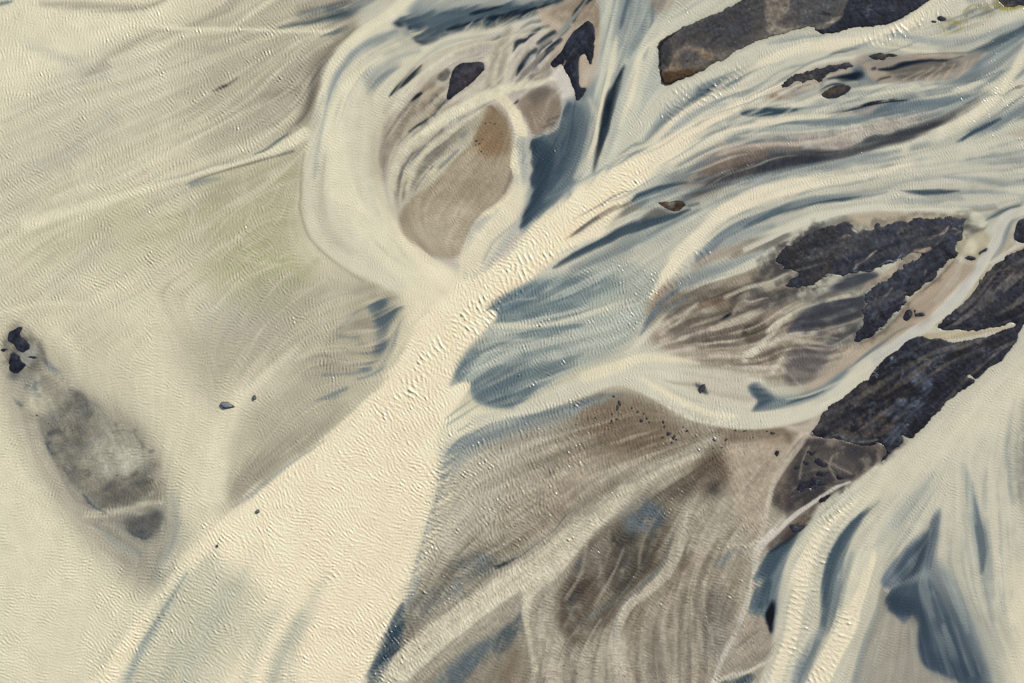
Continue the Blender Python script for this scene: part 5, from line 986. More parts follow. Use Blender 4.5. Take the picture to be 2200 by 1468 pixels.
# ---- R. darker wet ground in the south-east corner of the bars, darker sunken bar
reg((64,64,67), [(1755,935),(1820,950),(1875,965),(1890,985),(1850,1008),(1812,1036),(1760,1072),(1712,1094),(1690,1080),(1705,1030),(1720,990)], 9, .6, n=.5, nt='m', rag=6)
reg((70,68,68), [(1715,1020),(1745,1015),(1800,1030),(1780,1055),(1730,1075),(1700,1070)], 7, .6, n=.3, nt='m', rag=4)
for g in [[(1742,940),(1790,942),(1830,952),(1868,954)], [(1790,978),(1782,1002),(1796,1028)], [(1770,990),(1800,1004),(1830,1018)], [(1738,960),(1725,990),(1718,1030)]]:
    st((164,154,138), [(a, b, 1.8) for a, b in g], s=3, op=.7, flow=False)
st((204,198,184), [(1826,1036,2),(1790,1050,3),(1750,1078,4),(1710,1105,5),(1675,1135,5)], s=3, op=.8, flow=False)
reg((112,114,108), [(100,900),(130,850),(180,850),(215,890),(190,920),(160,1000),(210,1070),(180,1085),(130,1010),(98,950)], 20, .5, n=.5, nt='m', rag=6)
reg((104,104,98), [(215,1050),(270,1020),(330,1000),(340,1050),(300,1085),(240,1100)], 20, .5, n=.5, nt='m', rag=6)
reg((96,98,96), [(255,1120),(300,1098),(345,1092),(350,1125),(320,1165),(290,1160)], 14, .45, n=.3, nt='m', rag=4)
st((150,152,142), [(40,800,8),(80,850,12),(120,900,10)], s=24, op=.4, n=.4, nt='m', flow=False)
# ------------------------------------------------------------------ dry and wet ground of the bars (colour of the land surface)
def boost(k):
    k['op'] = min(1.0, k.get('op', 1.0) * 1.25); return k
def lreg(*a, **k):
    if len(a) > 3: a = a[:3] + (min(1.0, a[3] * 1.25),) + a[4:]
    reg(*a, L=LAND, **k)
def lst(*a, **k): st(*a, L=LAND, **boost(k))
# long island, top
lreg((132,118,104), [(1400,190),(1400,70),(1600,-60),(1860,-60),(1840,60),(1700,90),(1450,200)], 4, 1.)
lreg((84,79,77), [(1415,95),(1430,80),(1475,56),(1513,40),(1567,16),(1605,-30),(1640,-30),(1645,20),(1640,60),(1615,92),(1580,105),(1530,110),(1480,100),(1440,110)], 7, .9, n=.25, nt='m', rag=4)
lreg((66,64,68), [(1500,60),(1540,30),(1590,20),(1620,40),(1600,80),(1550,80)], 12, .5, n=.4, nt='m')
lreg((66,64,66), [(1418,120),(1422,98),(1440,92),(1445,125),(1440,150),(1425,150)], 6, .8, n=.3, nt='m', rag=4)
lreg((150,124,98), [(1440,130),(1470,105),(1510,110),(1530,125),(1500,145),(1460,160),(1440,160)], 10, .8, n=.5, nt='m', rag=6)
lreg((80,76,76), [(1455,125),(1480,112),(1500,122),(1490,140),(1465,142)], 6, .6, n=.5, nt='m', rag=5)
lreg((84,58,36), [(1422,165),(1440,158),(1480,148),(1530,130),(1540,136),(1490,162),(1440,178),(1426,180)], 5, .7, n=.3, nt='m', rag=3)
lst((34,28,28), [(1420,150,1),(1422,168,3),(1430,180,4),(1450,175,3),(1475,166,1)], s=3, op=.9, rag=2)  # shadow rim at the lower-left corner, painted dark into the ground colour
lst((54,46,42), [(1475,166,1),(1520,145,1),(1545,132,1),(1570,116,1),(1610,96,1),(1640,84,1)], s=2.5, op=.8, rag=2)
lst((34,30,32), [(1418,140,2),(1419,120,1.5),(1418,100,2),(1428,88,2),(1470,58,1)], s=2.5, op=.75, rag=2)
lreg((92,86,84), [(1640,72),(1630,40),(1640,-40),(1650,-40),(1645,30),(1655,72)], 8, .5, n=.3, nt='m')
lreg((150,132,112), [(1650,60),(1650,-60),(1700,-60),(1700,0),(1690,40),(1672,60)], 9, .7, n=.3, nt='m', rag=4)
lreg((90,86,84), [(1672,50),(1700,20),(1720,-60),(1860,-60),(1830,0),(1812,20),(1808,38),(1790,42),(1760,52),(1720,58),(1690,54)], 6, .85, n=.3, nt='m', rag=3)
lreg((124,112,100), [(1700,45),(1720,28),(1745,25),(1738,36),(1715,46)], 5, .6, n=.3, nt='m')
lreg((172,152,130), [(1660,84),(1665,66),(1680,60),(1710,58),(1755,55),(1790,44),(1806,40),(1790,48),(1765,58),(1740,66),(1690,74),(1670,82)], 4, .9, rag=3)
lreg('bk', [(1750,63),(1756,64),(1775,62),(1795,48),(1808,38),(1812,22),(1822,0),(1830,-60),(2100,-80),(2010,0),(1976,16),(1919,48),(1840,62),(1790,74),(1760,74)], 3, 1.)
lst((66,70,80), [(1830,30,3),(1880,20,4),(1930,15,4)], s=12, op=.4, n=.5)
lst((34,34,42), [(1752,64,1),(1765,73,1.5),(1790,72,1.5),(1840,60,1.5),(1919,46,1.5),(1976,14,1.5)], s=2.5, op=.7)
# charcoal islets
lreg((66,65,72), [(950,240),(930,120),(1060,110),(1060,200)], 3, 1.)
lreg((80,70,72), [(980,165),(1010,140),(1035,140),(1036,155),(1010,180),(980,200)], 8, .6, n=.2, nt='m')
lst((40,38,44), [(960,212,1),(985,200,1),(1025,166,1),(1039,148,1),(1036,137,1),(1000,133,1),(976,146,1),(966,164,1)], s=2.5, op=.6)
lreg((50,52,62), [(1160,220),(1170,30),(1300,20),(1300,220)], 3, 1.)
lreg((66,72,84), [(1215,90),(1250,60),(1265,90),(1240,110),(1215,120)], 9, .5, n=.3)
lst((150,140,130), [(1238,95,.7),(1225,120,1),(1212,140,1)], s=4, op=.3)
lst((206,180,160), [(1214,130,1),(1212,138,1.4),(1208,141,.6)], s=1.5, op=.85)
# island chain
lreg((62,61,67), [(1660,215),(1660,120),(1850,110),(1850,215)], 3, 1.)
lreg((112,98,84), [(1680,170),(1720,160),(1760,165),(1740,185),(1690,190)], 6, .55, n=.55, nt='m', rag=5)
lreg((112,88,62), [(1755,206),(1775,192),(1800,190),(1815,192),(1800,200),(1780,206),(1768,214)], 5, .6, n=.4, nt='m')
lreg((62,60,64), [(1855,110),(1945,105),(1945,135),(1855,135)], 3, 1.)
lreg((128,98,66), [(1885,122),(1895,117),(1902,119),(1893,126)], 3, .6, n=.3, nt='m')
lreg((96,76,62), [(1405,430),(1480,425),(1480,460),(1405,460)], 3, 1.)
lreg((150,132,116), [(1434,438),(1448,434),(1450,446),(1438,450)], 4, .7, n=.3, nt='m')
lreg((74,58,48), [(1450,440),(1472,436),(1470,448),(1452,452)], 3, .7, n=.3, nt='m')
lst((160,150,140), [(1422,440,.7),(1430,446,.9),(1445,452,.9),(1460,450,.7)], s=1.5, op=.6, n=.5, nt='m')
# north-east corner islets
lreg((56,58,66), [(2000,30),(2060,30),(2060,75),(2000,75)], 3, 1.)
lreg((70,70,74), [(2130,-60),(2260,-60),(2260,30),(2130,30)], 3, 1.)
lreg((126,110,60), [(2150,5),(2180,15),(2230,16),(2230,24),(2150,22)], 5, .7, n=.4, nt='m')
lreg((46,46,52), [(2160,0),(2230,-20),(2230,8),(2180,10)], 5, .5, n=.5, nt='m')
# ---- big dark island
lreg((70,71,79), [(1600,440),(2100,440),(2100,780),(1800,780),(1600,640)], 3, 1.)
lreg((56,58,68), [(1860,500),(2040,470),(2040,520),(1950,560),(1830,580),(1800,560)], 25, .6, n=.3)
lreg((92,82,74), [(1930,500),(1960,482),(2000,484),(2000,500),(1960,512)], 10, .5, n=.5, nt='m', rag=4)
lreg((104,92,80), [(1985,505),(2010,492),(2010,500),(1990,512)], 8, .4, n=.5, nt='m')
lreg((60,56,56), [(1660,550),(1700,520),(1770,495),(1830,510),(1800,550),(1770,580),(1720,590),(1690,575)], 12, .8, n=.4, nt='m', rag=6)
lreg((94,86,82), [(1690,525),(1720,512),(1740,516),(1710,535)], 6, .4, n=.5, nt='m')
lst((126,124,120), [(1800,556,1),(1770,565,2),(1735,575,3),(1700,585,2)], s=5, op=.5, n=.4)
lreg((82,70,60), [(1740,590),(1780,565),(1780,590),(1770,605),(1740,615),(1720,610)], 8, .7, n=.5, nt='m')
lst((196,164,136), [(1798,518,1),(1808,512,2.5),(1820,506,3),(1838,510,1)], s=4, op=.8, n=.35, nt='m', rag=4)
lst((180,150,124), [(1806,508,1),(1822,516,2),(1832,503,1)], s=3, op=.6, n=.4, nt='m', rag=3)
lreg((190,172,148), [(1833,490),(1845,486),(1853,494),(1848,500),(1838,498)], 3, .85, rag=2)
lst((200,168,140), [(2058,494,1),(2046,490,3),(2040,484,2.5),(2030,498,3.5),(2020,504,2.5),(2008,508,2),(1995,514,1)], s=3, op=.8, n=.3, nt='m', rag=3)
lst((150,136,122), [(2030,506,1),(2020,518,1.5),(2005,530,1.5)], s=2, op=.5, n=.4)
lst((194,166,140), [(1997,534,4),(1985,538,5),(1968,542,5),(1958,552,6),(1945,560,7)], s=2, op=.95, rag=2)
lst((196,168,140), [(1884,538,1),(1874,545,2.5),(1862,556,1.5)], s=2, op=.8, rag=1)
lst((160,146,130), [(1868,552,1),(1855,562,1.2),(1845,567,2),(1838,573,3),(1834,580,1)], s=2, op=.7, rag=1)
lst((120,124,132), [(1834,583,.6),(1850,583,.8),(1880,580,1),(1890,570,1),(1908,561,1.3),(1925,560,1.3),(1940,546,.8)], s=1.5, op=.85)
lst((205,205,205), [(1905,562,.6),(1912,560,1.2),(1922,562,.8),(1935,548,.8)], s=1, op=.8)  # white glints on the wet rim, painted into the land colour
lst((110,114,120), [(1777,584,.8),(1795,588,.8),(1812,586,.8),(1822,576,.8),(1832,566,.8),(1850,556,.8)], s=1.5, op=.5)
lst((38,38,46), [(1775,585,.8),(1790,570,1),(1794,548,1.2),(1804,528,1)], s=3, op=.5)
lst((150,146,140), [(1915,522,1.5),(1917,512,1.5),(1906,508,.6)], s=3, op=.5, n=.3, nt='m')
lst((150,150,150), [(1764,530,1),(1766,522,1),(1772,528,1)], s=1.5, op=.5)
lst((40,40,48), [(2044,540,1),(2040,535,2),(2041,545,2),(2034,548,1)], s=3, op=.6)
lst((42,42,50), [(1950,613,2),(1955,598,2.5),(1960,590,1)], s=3, op=.7, rag=2)
lst((190,160,134), [(1916,618,1),(1908,630,2),(1898,640,2),(1890,650,1)], s=2, op=.75, n=.3, nt='m', rag=2)
lst((56,58,64), [(1860,645,3),(1880,640,4),(1890,645,3)], s=5, op=.7)
lst((130,120,110), [(1880,672,.5),(1872,682,.8)], s=1, op=.6)
lst((150,140,130), [(1970,563,.6),(1968,575,.8)], s=1, op=.5)
lst((100,86,76), [(1850,665,1),(1880,660,2),(1900,655,1)], s=6, op=.35, n=.4)
lst((156,124,98), [(1826,748,1),(1838,740,1.5),(1860,732,1)], s=2, op=.5, n=.4, nt='m')
# ---- east bank
lreg((54,54,63), [(2400,400),(2100,500),(1700,850),(1600,1000),(1800,1100),(2300,760)], 3, 1.)
lreg((78,72,68), [(2100,600),(2130,580),(2180,560),(2230,560),(2200,600),(2140,605),(2110,620)], 10, .7, n=.55, nt='f', rag=3)
lreg((70,68,72), [(2050,680),(2060,660),(2090,650),(2140,640),(2230,640),(2230,690),(2100,704),(2040,705)], 14, .6, n=.5, nt='f', rag=3)
for g in [[(2100,608),(2130,596),(2170,592)], [(2098,616),(2125,606),(2150,604)], [(2066,652),(2090,642),(2110,646)], [(2092,644),(2110,650),(2126,660)], [(2105,600),(2140,585),(2170,575)], [(2160,660),(2180,664),(2195,663)], [(2120,592),(2150,580),(2180,580)]]:
    lst((150,134,116), [(a, b, 1) for a, b in g], s=3, op=.6, n=.5, nt='m', rag=2)
lst((160,156,140), [(2188,618,.8),(2196,610,1)], s=1.5, op=.7)
lst((40,40,48), [(2010,708,1),(2050,700,1),(2090,702,1),(2110,706,1)], s=2, op=.7)
lst((36,36,44), [(2050,672,1),(2090,676,1.2),(2140,680,1)], s=2, op=.7)
lst((186,168,144), [(2060,672,.5),(2040,688,.6)], s=1, op=0)
lreg((108,96,84), [(2060,745),(2090,732),(2115,745),(2110,760),(2080,768),(2062,765)], 8, .6, n=.5, nt='f', rag=4)
lreg((66,66,72), [(1890,790),(1930,750),(1980,735),(2030,745),(2080,740),(2100,770),(2060,800),(2000,790),(1950,800)], 14, .5, n=.4, nt='m')
for g in [[(2060,785),(2090,770),(2110,775)], [(2070,800),(2095,792),(2110,800)], [(2050,770),(2070,762),(2085,770)], [(2100,745),(2130,740),(2150,745)]]:
    lst((140,124,106), [(a, b, 1) for a, b in g], s=4, op=.5, n=.5, nt='m', rag=3)
lst((190,164,138), [(2004,806,1),(2012,808,2),(2018,814,1.5)], s=2, op=.8, nt='m', n=.2, rag=2)
lst((170,150,130), [(1984,774,1),(1992,772,1.5),(2000,776,1)], s=2, op=.7, nt='m', n=.2, rag=2)
lst((90,92,100), [(1900,790,2),(1925,772,4),(1960,760,4),(2000,780,6),(2030,766,3)], s=6, op=.5, n=.4)
lst((34,34,40), [(1888,808,1),(1910,788,2),(1940,776,3),(1960,772,4),(1985,785,3),(2003,800,2),(2000,812,1)], s=4, op=.8, rag=3, nt='m', n=.2)
lst((130,132,138), [(1900,792,.6),(1925,790,.8),(1950,788,.8),(1972,790,.8),(1985,800,.8)], s=2, op=.45, n=.3)
for g in [[(1866,812),(1870,802),(1878,800),(1886,806)], [(1872,808),(1880,806),(1884,812)], [(1874,800),(1882,794),(1886,790)], [(1912,770),(1918,767),(1914,774)]]:
    lst((208,204,196), [(a, b, .8) for a, b in g], s=1, op=.85)  # glints of the wet shoreline, put in as thin pale strokes of colour
lreg((94,80,66), [(1830,835),(1860,815),(1900,815),(1920,830),(1880,860),(1840,850)], 12, .5, n=.6, nt='m', rag=5)
lreg((40,38,42), [(1880,850),(1920,820),(1960,825),(1960,870),(1930,900),(1880,900),(1850,880)], 22, .7, n=.3, nt='m')
lreg((92,96,106), [(1912,870),(1930,856),(1970,850),(1985,820),(2000,820),(1990,860),(1965,900),(1930,905),(1905,895)], 7, .8, n=.25, nt='m', rag=4)
lreg((90,92,102), [(1955,810),(1975,796),(1995,808),(1985,830),(1965,828)], 6, .7, n=.3, nt='m')
lst((96,100,110), [(1868,870,3),(1876,865,4),(1880,870,2)], s=3, op=.7, rag=2)
lst((96,100,110), [(1866,900,4),(1870,888,4),(1868,880,2)], s=3, op=.7, rag=2)
lst((100,104,112), [(1940,800,1),(1935,818,2.5),(1948,822,2)], s=2, op=.6, rag=2)
lst((34,34,40), [(1920,855,1),(1940,845,1.5),(1955,850,1.5),(1952,865,1)], s=2, op=.7, rag=2)
lst((150,146,140), [(1936,852,.6),(1946,846,.8),(1955,842,.6)], s=1.5, op=.5)
lreg((112,94,76), [(1800,940),(1830,900),(1880,895),(1920,905),(1900,940),(1850,940)], 12, .5, n=.6, nt='m', rag=5)
lreg((120,106,92), [(1752,920),(1770,890),(1810,880),(1820,900),(1790,930)], 9, .4, n=.5)
lreg((94,97,106), [(1905,935),(1930,910),(1948,905),(1950,920),(1930,940),(1910,955),(1896,950)], 4, .8, rag=3)
lst((170,156,140), [(1940,918,.8),(1948,912,1.5),(1952,914,1)], s=2, op=.7)
lst((40,38,40), [(1800,948,1),(1830,955,4),(1860,958,4),(1880,950,2)], s=4, op=.8, nt='m', n=.3, rag=3)
lst((130,130,132), [(1736,938,1.5),(1770,942,2),(1803,934,3),(1820,948,4),(1850,950,3),(1885,945,2)], s=4, op=.75, n=.2)
lreg((78,70,66), [(1800,985),(1820,965),(1870,975),(1880,990),(1850,1010),(1815,1010)], 8, .6, n=.4, nt='m')
lst((160,140,120), [(1850,1015,2),(1870,1000,2),(1880,990,1)], s=5, op=.5, n=.4, nt='m')
lst((34,34,42), [(2181,746,.8),(2162,768,.8),(2118,803,.8),(2099,814,.6)], s=1.6, op=.7)
lst((34,34,42), [(2090,824,.8),(2042,862,.8),(2009,895,.8),(1982,924,.8),(1954,944,.8)], s=1.6, op=.7)
lreg((128,114,100), [(2030,680),(2090,600),(2230,540),(2230,700),(2100,800),(2000,820),(1980,740)], 20, .5, nt='g')
lreg((104,92,80), [(1750,900),(1900,790),(2060,740),(2120,790),(1950,950),(1880,990),(1760,940)], 20, .5, nt='g')
lreg((100,92,86), [(1700,560),(1900,480),(2060,470),(2030,560),(1880,720),(1840,600)], 16, .35, nt='g')
lreg((36,36,44), [(1750,900),(1900,790),(2060,740),(2230,600),(2120,790),(1950,950),(1880,990),(1760,940)], 20, .5, nt='h')
# brown spit south of it
lreg((74,66,60), [(1640,1200),(1690,1110),(1780,1050),(1800,1060),(1720,1150)], 3, 0.)

# silt flecks, damp patches and rill marks on the dark ground
rl = random.Random(21)
SPOTS = [(1780,520,60,26,-25),(1900,505,110,26,-6),(1990,500,60,24,-15),(1880,650,60,60,-45),(1980,580,50,30,-40),(2110,640,80,60,-30),(2060,690,60,14,-8),(2010,770,100,30,-20),(1900,850,90,60,-30),(1980,860,70,40,-40),(1850,930,60,20,-15),(1560,70,100,36,-22),(1500,120,60,30,-25),(1740,30,60,24,-10)]
for (x0_, y0_, rx_, ry_, an_) in SPOTS:
    ca_, sa_ = math.cos(math.radians(an_)), math.sin(math.radians(an_))
    for k in range(9):
        u_, v_ = rl.gauss(0, .5) * rx_, rl.gauss(0, .5) * ry_
        x, y = x0_ + u_ * ca_ - v_ * sa_, y0_ + u_ * sa_ + v_ * ca_
        L_ = rl.uniform(4, 18); aa = math.radians(an_ + rl.uniform(-35, 35)); dx_, dy_ = math.cos(aa) * L_, math.sin(aa) * L_
        c_ = [(146,130,112),(96,98,106),(34,35,43),(120,112,104),(88,90,100),(172,152,130)][rl.randrange(6)]
        w_ = rl.uniform(.6, 1.6) if sum(c_) > 330 else rl.uniform(1.5, 5)
        st(c_, [(x - dx_, y - dy_, w_ * .4), (x - dx_ * .3 + rl.uniform(-3, 3), y - dy_ * .3 + rl.uniform(-3, 3), w_), (x + dx_ * .4 + rl.uniform(-3, 3), y + dy_ * .4 + rl.uniform(-3, 3), w_), (x + dx_, y + dy_, w_ * .3)], s=1.5 + w_ * .5, op=rl.uniform(.4, .8), n=.25, nt='m', rag=3, L=LAND)
# ------------------------------------------------------------------ flow field
def flow_field():
    cell = 20.0
    cx = np.arange(X0, X1 + cell, cell); cy = np.arange(Y0, Y1 + cell, cell)
    A, B = np.meshgrid(cx, cy)
    C2 = np.full(A.shape, math.cos(2 * math.atan2(.55, -.8)) * .02); S2 = np.full(A.shape, math.sin(2 * math.atan2(.55, -.8)) * .02)
    for sp, wt in FLOWS:
        d = np.diff(sp[:, :2], axis=0); m = (sp[1:, :2] + sp[:-1, :2]) / 2
        L = np.hypot(d[:, 0], d[:, 1]) + 1e-6
        th = np.arctan2(d[:, 1], d[:, 0])
        for k in range(len(m)):
            i0 = max(0, int((m[k, 0] - 330 - X0) / cell)); i1 = max(0, int((m[k, 0] + 330 - X0) / cell) + 1)
            j0 = max(0, int((m[k, 1] - 330 - Y0) / cell)); j1 = max(0, int((m[k, 1] + 330 - Y0) / cell) + 1)
            r2 = (A[j0:j1, i0:i1] - m[k, 0]) ** 2 + (B[j0:j1, i0:i1] - m[k, 1]) ** 2
            w = wt * min(L[k], 60) * (np.exp(-r2 / (2 * 26.0 ** 2)) + .02 * np.exp(-r2 / (2 * 110.0 ** 2)))
            C2[j0:j1, i0:i1] += w * math.cos(2 * th[k]); S2[j0:j1, i0:i1] += w * math.sin(2 * th[k])
    n = np.sqrt(C2 ** 2 + S2 ** 2) + 1e-9
    C2 /= n; S2 /= n
    u = np.clip((GX - X0) / cell, 0, A.shape[1] - 1.001); v = np.clip((GY - Y0) / cell, 0, A.shape[0] - 1.001)
    i = u.astype(int); j = v.astype(int); f = u - i; g = v - j
    def up(F): return (F[j, i] * (1 - f) + F[j, i + 1] * f) * (1 - g) + (F[j + 1, i] * (1 - f) + F[j + 1, i + 1] * f) * g
    th = .5 * np.arctan2(up(S2), up(C2))
    return np.cos(th).astype(np.float32), np.sin(th).astype(np.float32)
VX, VY = flow_field()

def lic(F, vx, vy, steps, h=1.0):
    """average F along the field, in both directions"""
    I = np.arange(NX, dtype=np.float32)[None, :].repeat(NY, 0); J = np.arange(NY, dtype=np.float32)[:, None].repeat(NX, 1)
    acc = F.copy(); n = 1
    for sg in (1, -1):
        px, py = I.copy(), J.copy(); dx, dy = vx * sg, vy * sg
        for _ in range(steps):
            px += dx * h; py += dy * h
            np.clip(px, 0, NX - 1, out=px); np.clip(py, 0, NY - 1, out=py)
            i = (px + .5).astype(np.int32); j = (py + .5).astype(np.int32)
            np.minimum(i, NX - 1, out=i); np.minimum(j, NY - 1, out=j)
            acc += F[j, i]; n += 1
            a = vx[j, i]; b = vy[j, i]
            s = np.where(a * dx + b * dy < 0, -1, 1).astype(np.float32)
            dx, dy = a * s, b * s
    return acc / n
def norm(a):
    return (a - a.mean()) / (a.std() + 1e-9)

RNG = np.random.RandomState(7)
NF = norm(lic(blur1(RNG.randn(NY, NX).astype(np.float32), 1), VX, VY, 22, 1.2))       # fine threads along the current
NF2 = norm(lic(blur1(RNG.randn(NY, NX).astype(np.float32), 3), VX, VY, 34, 1.6))      # broad threads
NM = norm(fbm(GX, GY, 26, 11, 5, .62))                                               # mottling
NM2 = norm(fbm(GX, GY, 7, 23, 3, .6))
NF3 = norm(lic(blur1(RNG.randn(NY, NX).astype(np.float32), 2), VX, VY, 44, 1.4))
NF4 = norm(lic(blur1(RNG.randn(NY, NX).astype(np.float32), 5), VX, VY, 50, 2.0))
NF3 = norm(NF3 + .5 * NF4)
print('flow', round(time.time() - T0, 1))

def lin(c):
    c = np.asarray(c, np.float32) / 255.0
    return np.where(c <= 0.04045, c / 12.92, ((c + 0.055) / 1.055) ** 2.4)

def paint(layers, base):
    C = np.zeros((NY, NX, 3), np.float32); C[:] = np.asarray(base, np.float32)
    for kind, col, sp, op, nz, rag, ntp in layers:
        if op <= 0: continue
        c = np.asarray(P[col] if isinstance(col, str) else col, np.float32)
        m = (sp[:, 2].max() if kind == 'r' else (sp[:, 2] + sp[:, 3]).max()) + 4 + 2 * rag
        i0 = max(0, int((sp[:, 0].min() - m - X0) / ST)); i1 = min(NX, int((sp[:, 0].max() + m - X0) / ST) + 2)
        j0 = max(0, int((sp[:, 1].min() - m - Y0) / ST)); j1 = min(NY, int((sp[:, 1].max() + m - Y0) / ST) + 2)
        if i1 - i0 < 2 or j1 - j0 < 2: continue
        q = 1
        if (i1 - i0) * (j1 - j0) * len(sp) > 4e6: q = 2
        sl = (slice(j0, j1, q), slice(i0, i1, q))
        X = GX[sl]; Y = GY[sl]
        fn = (NM * .8 + NM2 * .4)[sl] if ntp == 'm' else (NF * .6 + NF2 * .6)[sl]
        d, v = seg_dist(X, Y, sp, kind == 'r')
        if kind == 'r':
            sd = np.where(inside(X, Y, sp), d, -d) + rag * fn
            s = v[0]; a = sstep(sd / (2 * s + .5) + .5)
        else:
            w, s = v; d = d + rag * fn * .6
            a = sstep((w + s * .5 - d) / (s + .5))
        if nz > 0: a = a * np.clip(1 - nz * .55 + nz * 1.0 * fn, 0, 1)
        if ntp == 'g': a = a * sstep((NF3[sl] - .1) / 1.1)
        elif ntp == 'h': a = a * sstep((-NF3[sl] - .2) / 1.1)
        a = a * op
        if q == 2:
            a = np.repeat(np.repeat(a, 2, 0), 2, 1)[:j1 - j0, :i1 - i0]; a = blur1(a, 1)
        a = a[..., None]
        R = C[j0:j1, i0:i1]
        R += a * (c - R)
    return lin(C).astype(np.float32)
WCOL = paint(WATER, P['lf'])
print('paint', len(WATER), round(time.time() - T0, 1))
def blob(pts, s):
    sp = smooth_pts([(x, y, 0, 0) for x, y in pts], True, 3)
    d, _ = seg_dist(GX[::4, ::4], GY[::4, ::4], sp, True)
    a = sstep(np.where(inside(GX[::4, ::4], GY[::4, ::4], sp), d, -d) / (2 * s) + .5)
    a = np.repeat(np.repeat(a, 4, 0), 4, 1)[:NY, :NX]
    return blur1(a, 3)
soft_map = np.clip(blob([(780,-50),(2400,-50),(2400,480),(1800,470),(1400,640),(1250,560),(1150,700),(1000,780),(960,560),(700,560),(640,300)], 40) + blob([(950,950),(1300,860),(1640,950),(1600,1500),(780,1500)], 40) + blob([(1800,1050),(2300,900),(2300,1500),(1650,1500)], 40) + blob([(1380,600),(1700,560),(1800,700),(1700,820),(1400,740)], 30), 0, 1)
# the current drags every boundary into threads
amp = 1.6 + 1.2 * soft_map
nn = NF * .4 + NF2 * .6 + NF4 * .5 * soft_map
wx = GX - VY * nn * amp; wy = GY + VX * nn * amp
WCOL = .75 * samp(WCOL, wx, wy) + .25 * WCOL
WCOL = .72 * WCOL + .28 * lic(WCOL, VX, VY, 5, 1.0)
lum = WCOL.mean(-1)
mid = np.clip(1.0 - np.abs(lum - .3) / .4, 0.15, 1)
WCOL *= np.exp((NF * .04 + NF2 * .05 + NF3 * .04 * soft_map) * mid)[..., None]
WCOL *= np.exp(NM * .02)[..., None]
REF = np.array([.80, .72, .53], np.float32)
def curve(C, g=1.22):
    l = np.maximum(C @ np.array([.3, .5, .2], np.float32), 1e-4)[..., None]
    r = np.minimum(l / .72, 1.0)
    return C * r ** (g - 1)
grain = blob([(900,1250),(1250,880),(1330,840),(1650,920),(1900,900),(1900,1000),(1650,1150),(1640,1340),(1560,1600),(850,1600)], 20) + blob([(1400,640),(1600,590),(1860,600),(1860,720),(1700,820),(1500,770)], 16) + blob([(1480,380),(1640,300),(2000,240),(1860,310),(1600,390)], 10) + blob([(50,780),(200,850),(340,1000),(360,1150),(250,1150),(100,1000)], 20) + .6 * blob([(850,420),(860,220),(1000,90),(1180,100),(1200,260),(1100,400),(1000,540)], 12)
fine = norm(vnoise(GX, GY, 3.0, 91) + .8 * vnoise(GX, GY, 6.5, 92))
WCOL *= np.exp((NM2 * .05 + NM * .03 + fine * .045) * np.clip(grain, 0, 1))[..., None]
WCOL = curve(WCOL, 1.03)

# ------------------------------------------------------------------ waves
def band(lam, seed, bw=.30):
    a = np.random.RandomState(seed).randn(NY, NX).astype(np.float32)
    F = np.fft.rfft2(a)
    k = np.hypot(np.fft.fftfreq(NY, ST)[:, None], np.fft.rfftfreq(NX, ST)[None, :])
    F *= np.exp(-((k * lam - 1) / bw) ** 2)
    return norm(np.fft.irfft2(F, s=(NY, NX)).astype(np.float32))
def waves(lam, seed, run=.8, wobble=.35, sharp=.45, bw=.3):
    a = band(lam, seed, bw)
    wob = wobble * norm(fbm(GX, GY, 45, seed, 2))
    cxv = -VY * np.cos(wob) - VX * np.sin(wob); cyv = VX * np.cos(wob) - VY * np.sin(wob)
    a = norm(lic(a, cxv, cyv, max(2, int(round(lam / ST * run))), 1.0))
    return norm(np.exp(sharp * a))
W_S, W_M, W_L = waves(5.2, 3, .5, .4, .35, .26), waves(7.2, 4, .6, .3, .4, .24), waves(11.5, 5, .55, .3, .5, .3)
big = blob([(1400,330),(1180,455),(1000,600),(700,930),(420,1165),(180,1500),(800,1560),(950,1000),(980,800),(1100,640),(1350,420)], 30)
left = blob([(-200,-200),(700,-200),(600,500),(800,800),(500,1100),(300,1700),(-200,1700)], 60)
plain = blob([(950,960),(1300,850),(1640,930),(1640,1300),(1500,1600),(780,1600),(900,1200)], 30)
east = blob([(1650,-200),(2500,-200),(2500,700),(1800,480),(1500,520),(1500,200)], 80)
quiet = np.clip(blob([(1640,480),(2200,450),(2200,560),(2000,740),(1830,840),(1700,1000),(1500,1150),(1650,900),(1850,740),(1700,700)], 20) + blob([(780,0),(1290,0),(1290,220),(1190,230),(1000,230),(860,200)], 30) + blob([(1690,120),(2100,100),(2060,180),(1850,190),(1680,210)], 12), 0, 1)
train = blob([(1150,530),(1190,540),(1090,650),(980,760),(820,900),(790,890),(920,740),(1040,610)], 10) + blob([(1760,1100),(1830,1080),(1760,1250),(1720,1450),(1640,1500),(1700,1250)], 12) + blob([(1790,1330),(1850,1300),(1790,1450),(1740,1500),(1720,1480)], 10) + blob([(1420,210),(1560,140),(1600,160),(1440,260)], 8) + blob([(1830,80),(1880,70),(2000,20),(2020,30),(1900,100)], 8) + blob([(1420,600),(1500,530),(1530,540),(1440,640)], 10)
tong = blob([(1041,672),(1060,645),(1164,600),(1330,560),(1420,600),(1360,720),(1290,770),(1200,815),(1100,880),(1020,850),(975,815),(1010,745)], 14)
mead = blob([(945,960),(1100,880),(1250,860),(1260,1000),(1120,1180),(880,1380),(800,1500),(870,1250)], 24)
patch = np.clip(1 + .15 * norm(fbm(GX, GY, 60, 41, 3)), .6, 1.4)
aS = .0135 * (1 - .15 * big) * (1 - .4 * quiet) + .003 * tong
vary = np.clip(.5 + .5 * norm(fbm(GX, GY, 150, 71, 3)), 0, 1)
aM = (.009 + .015 * big + (.006 + .010 * vary) * left + .010 * plain + .014 * tong + .010 * mead - .002 * east) * (1 - .8 * quiet)
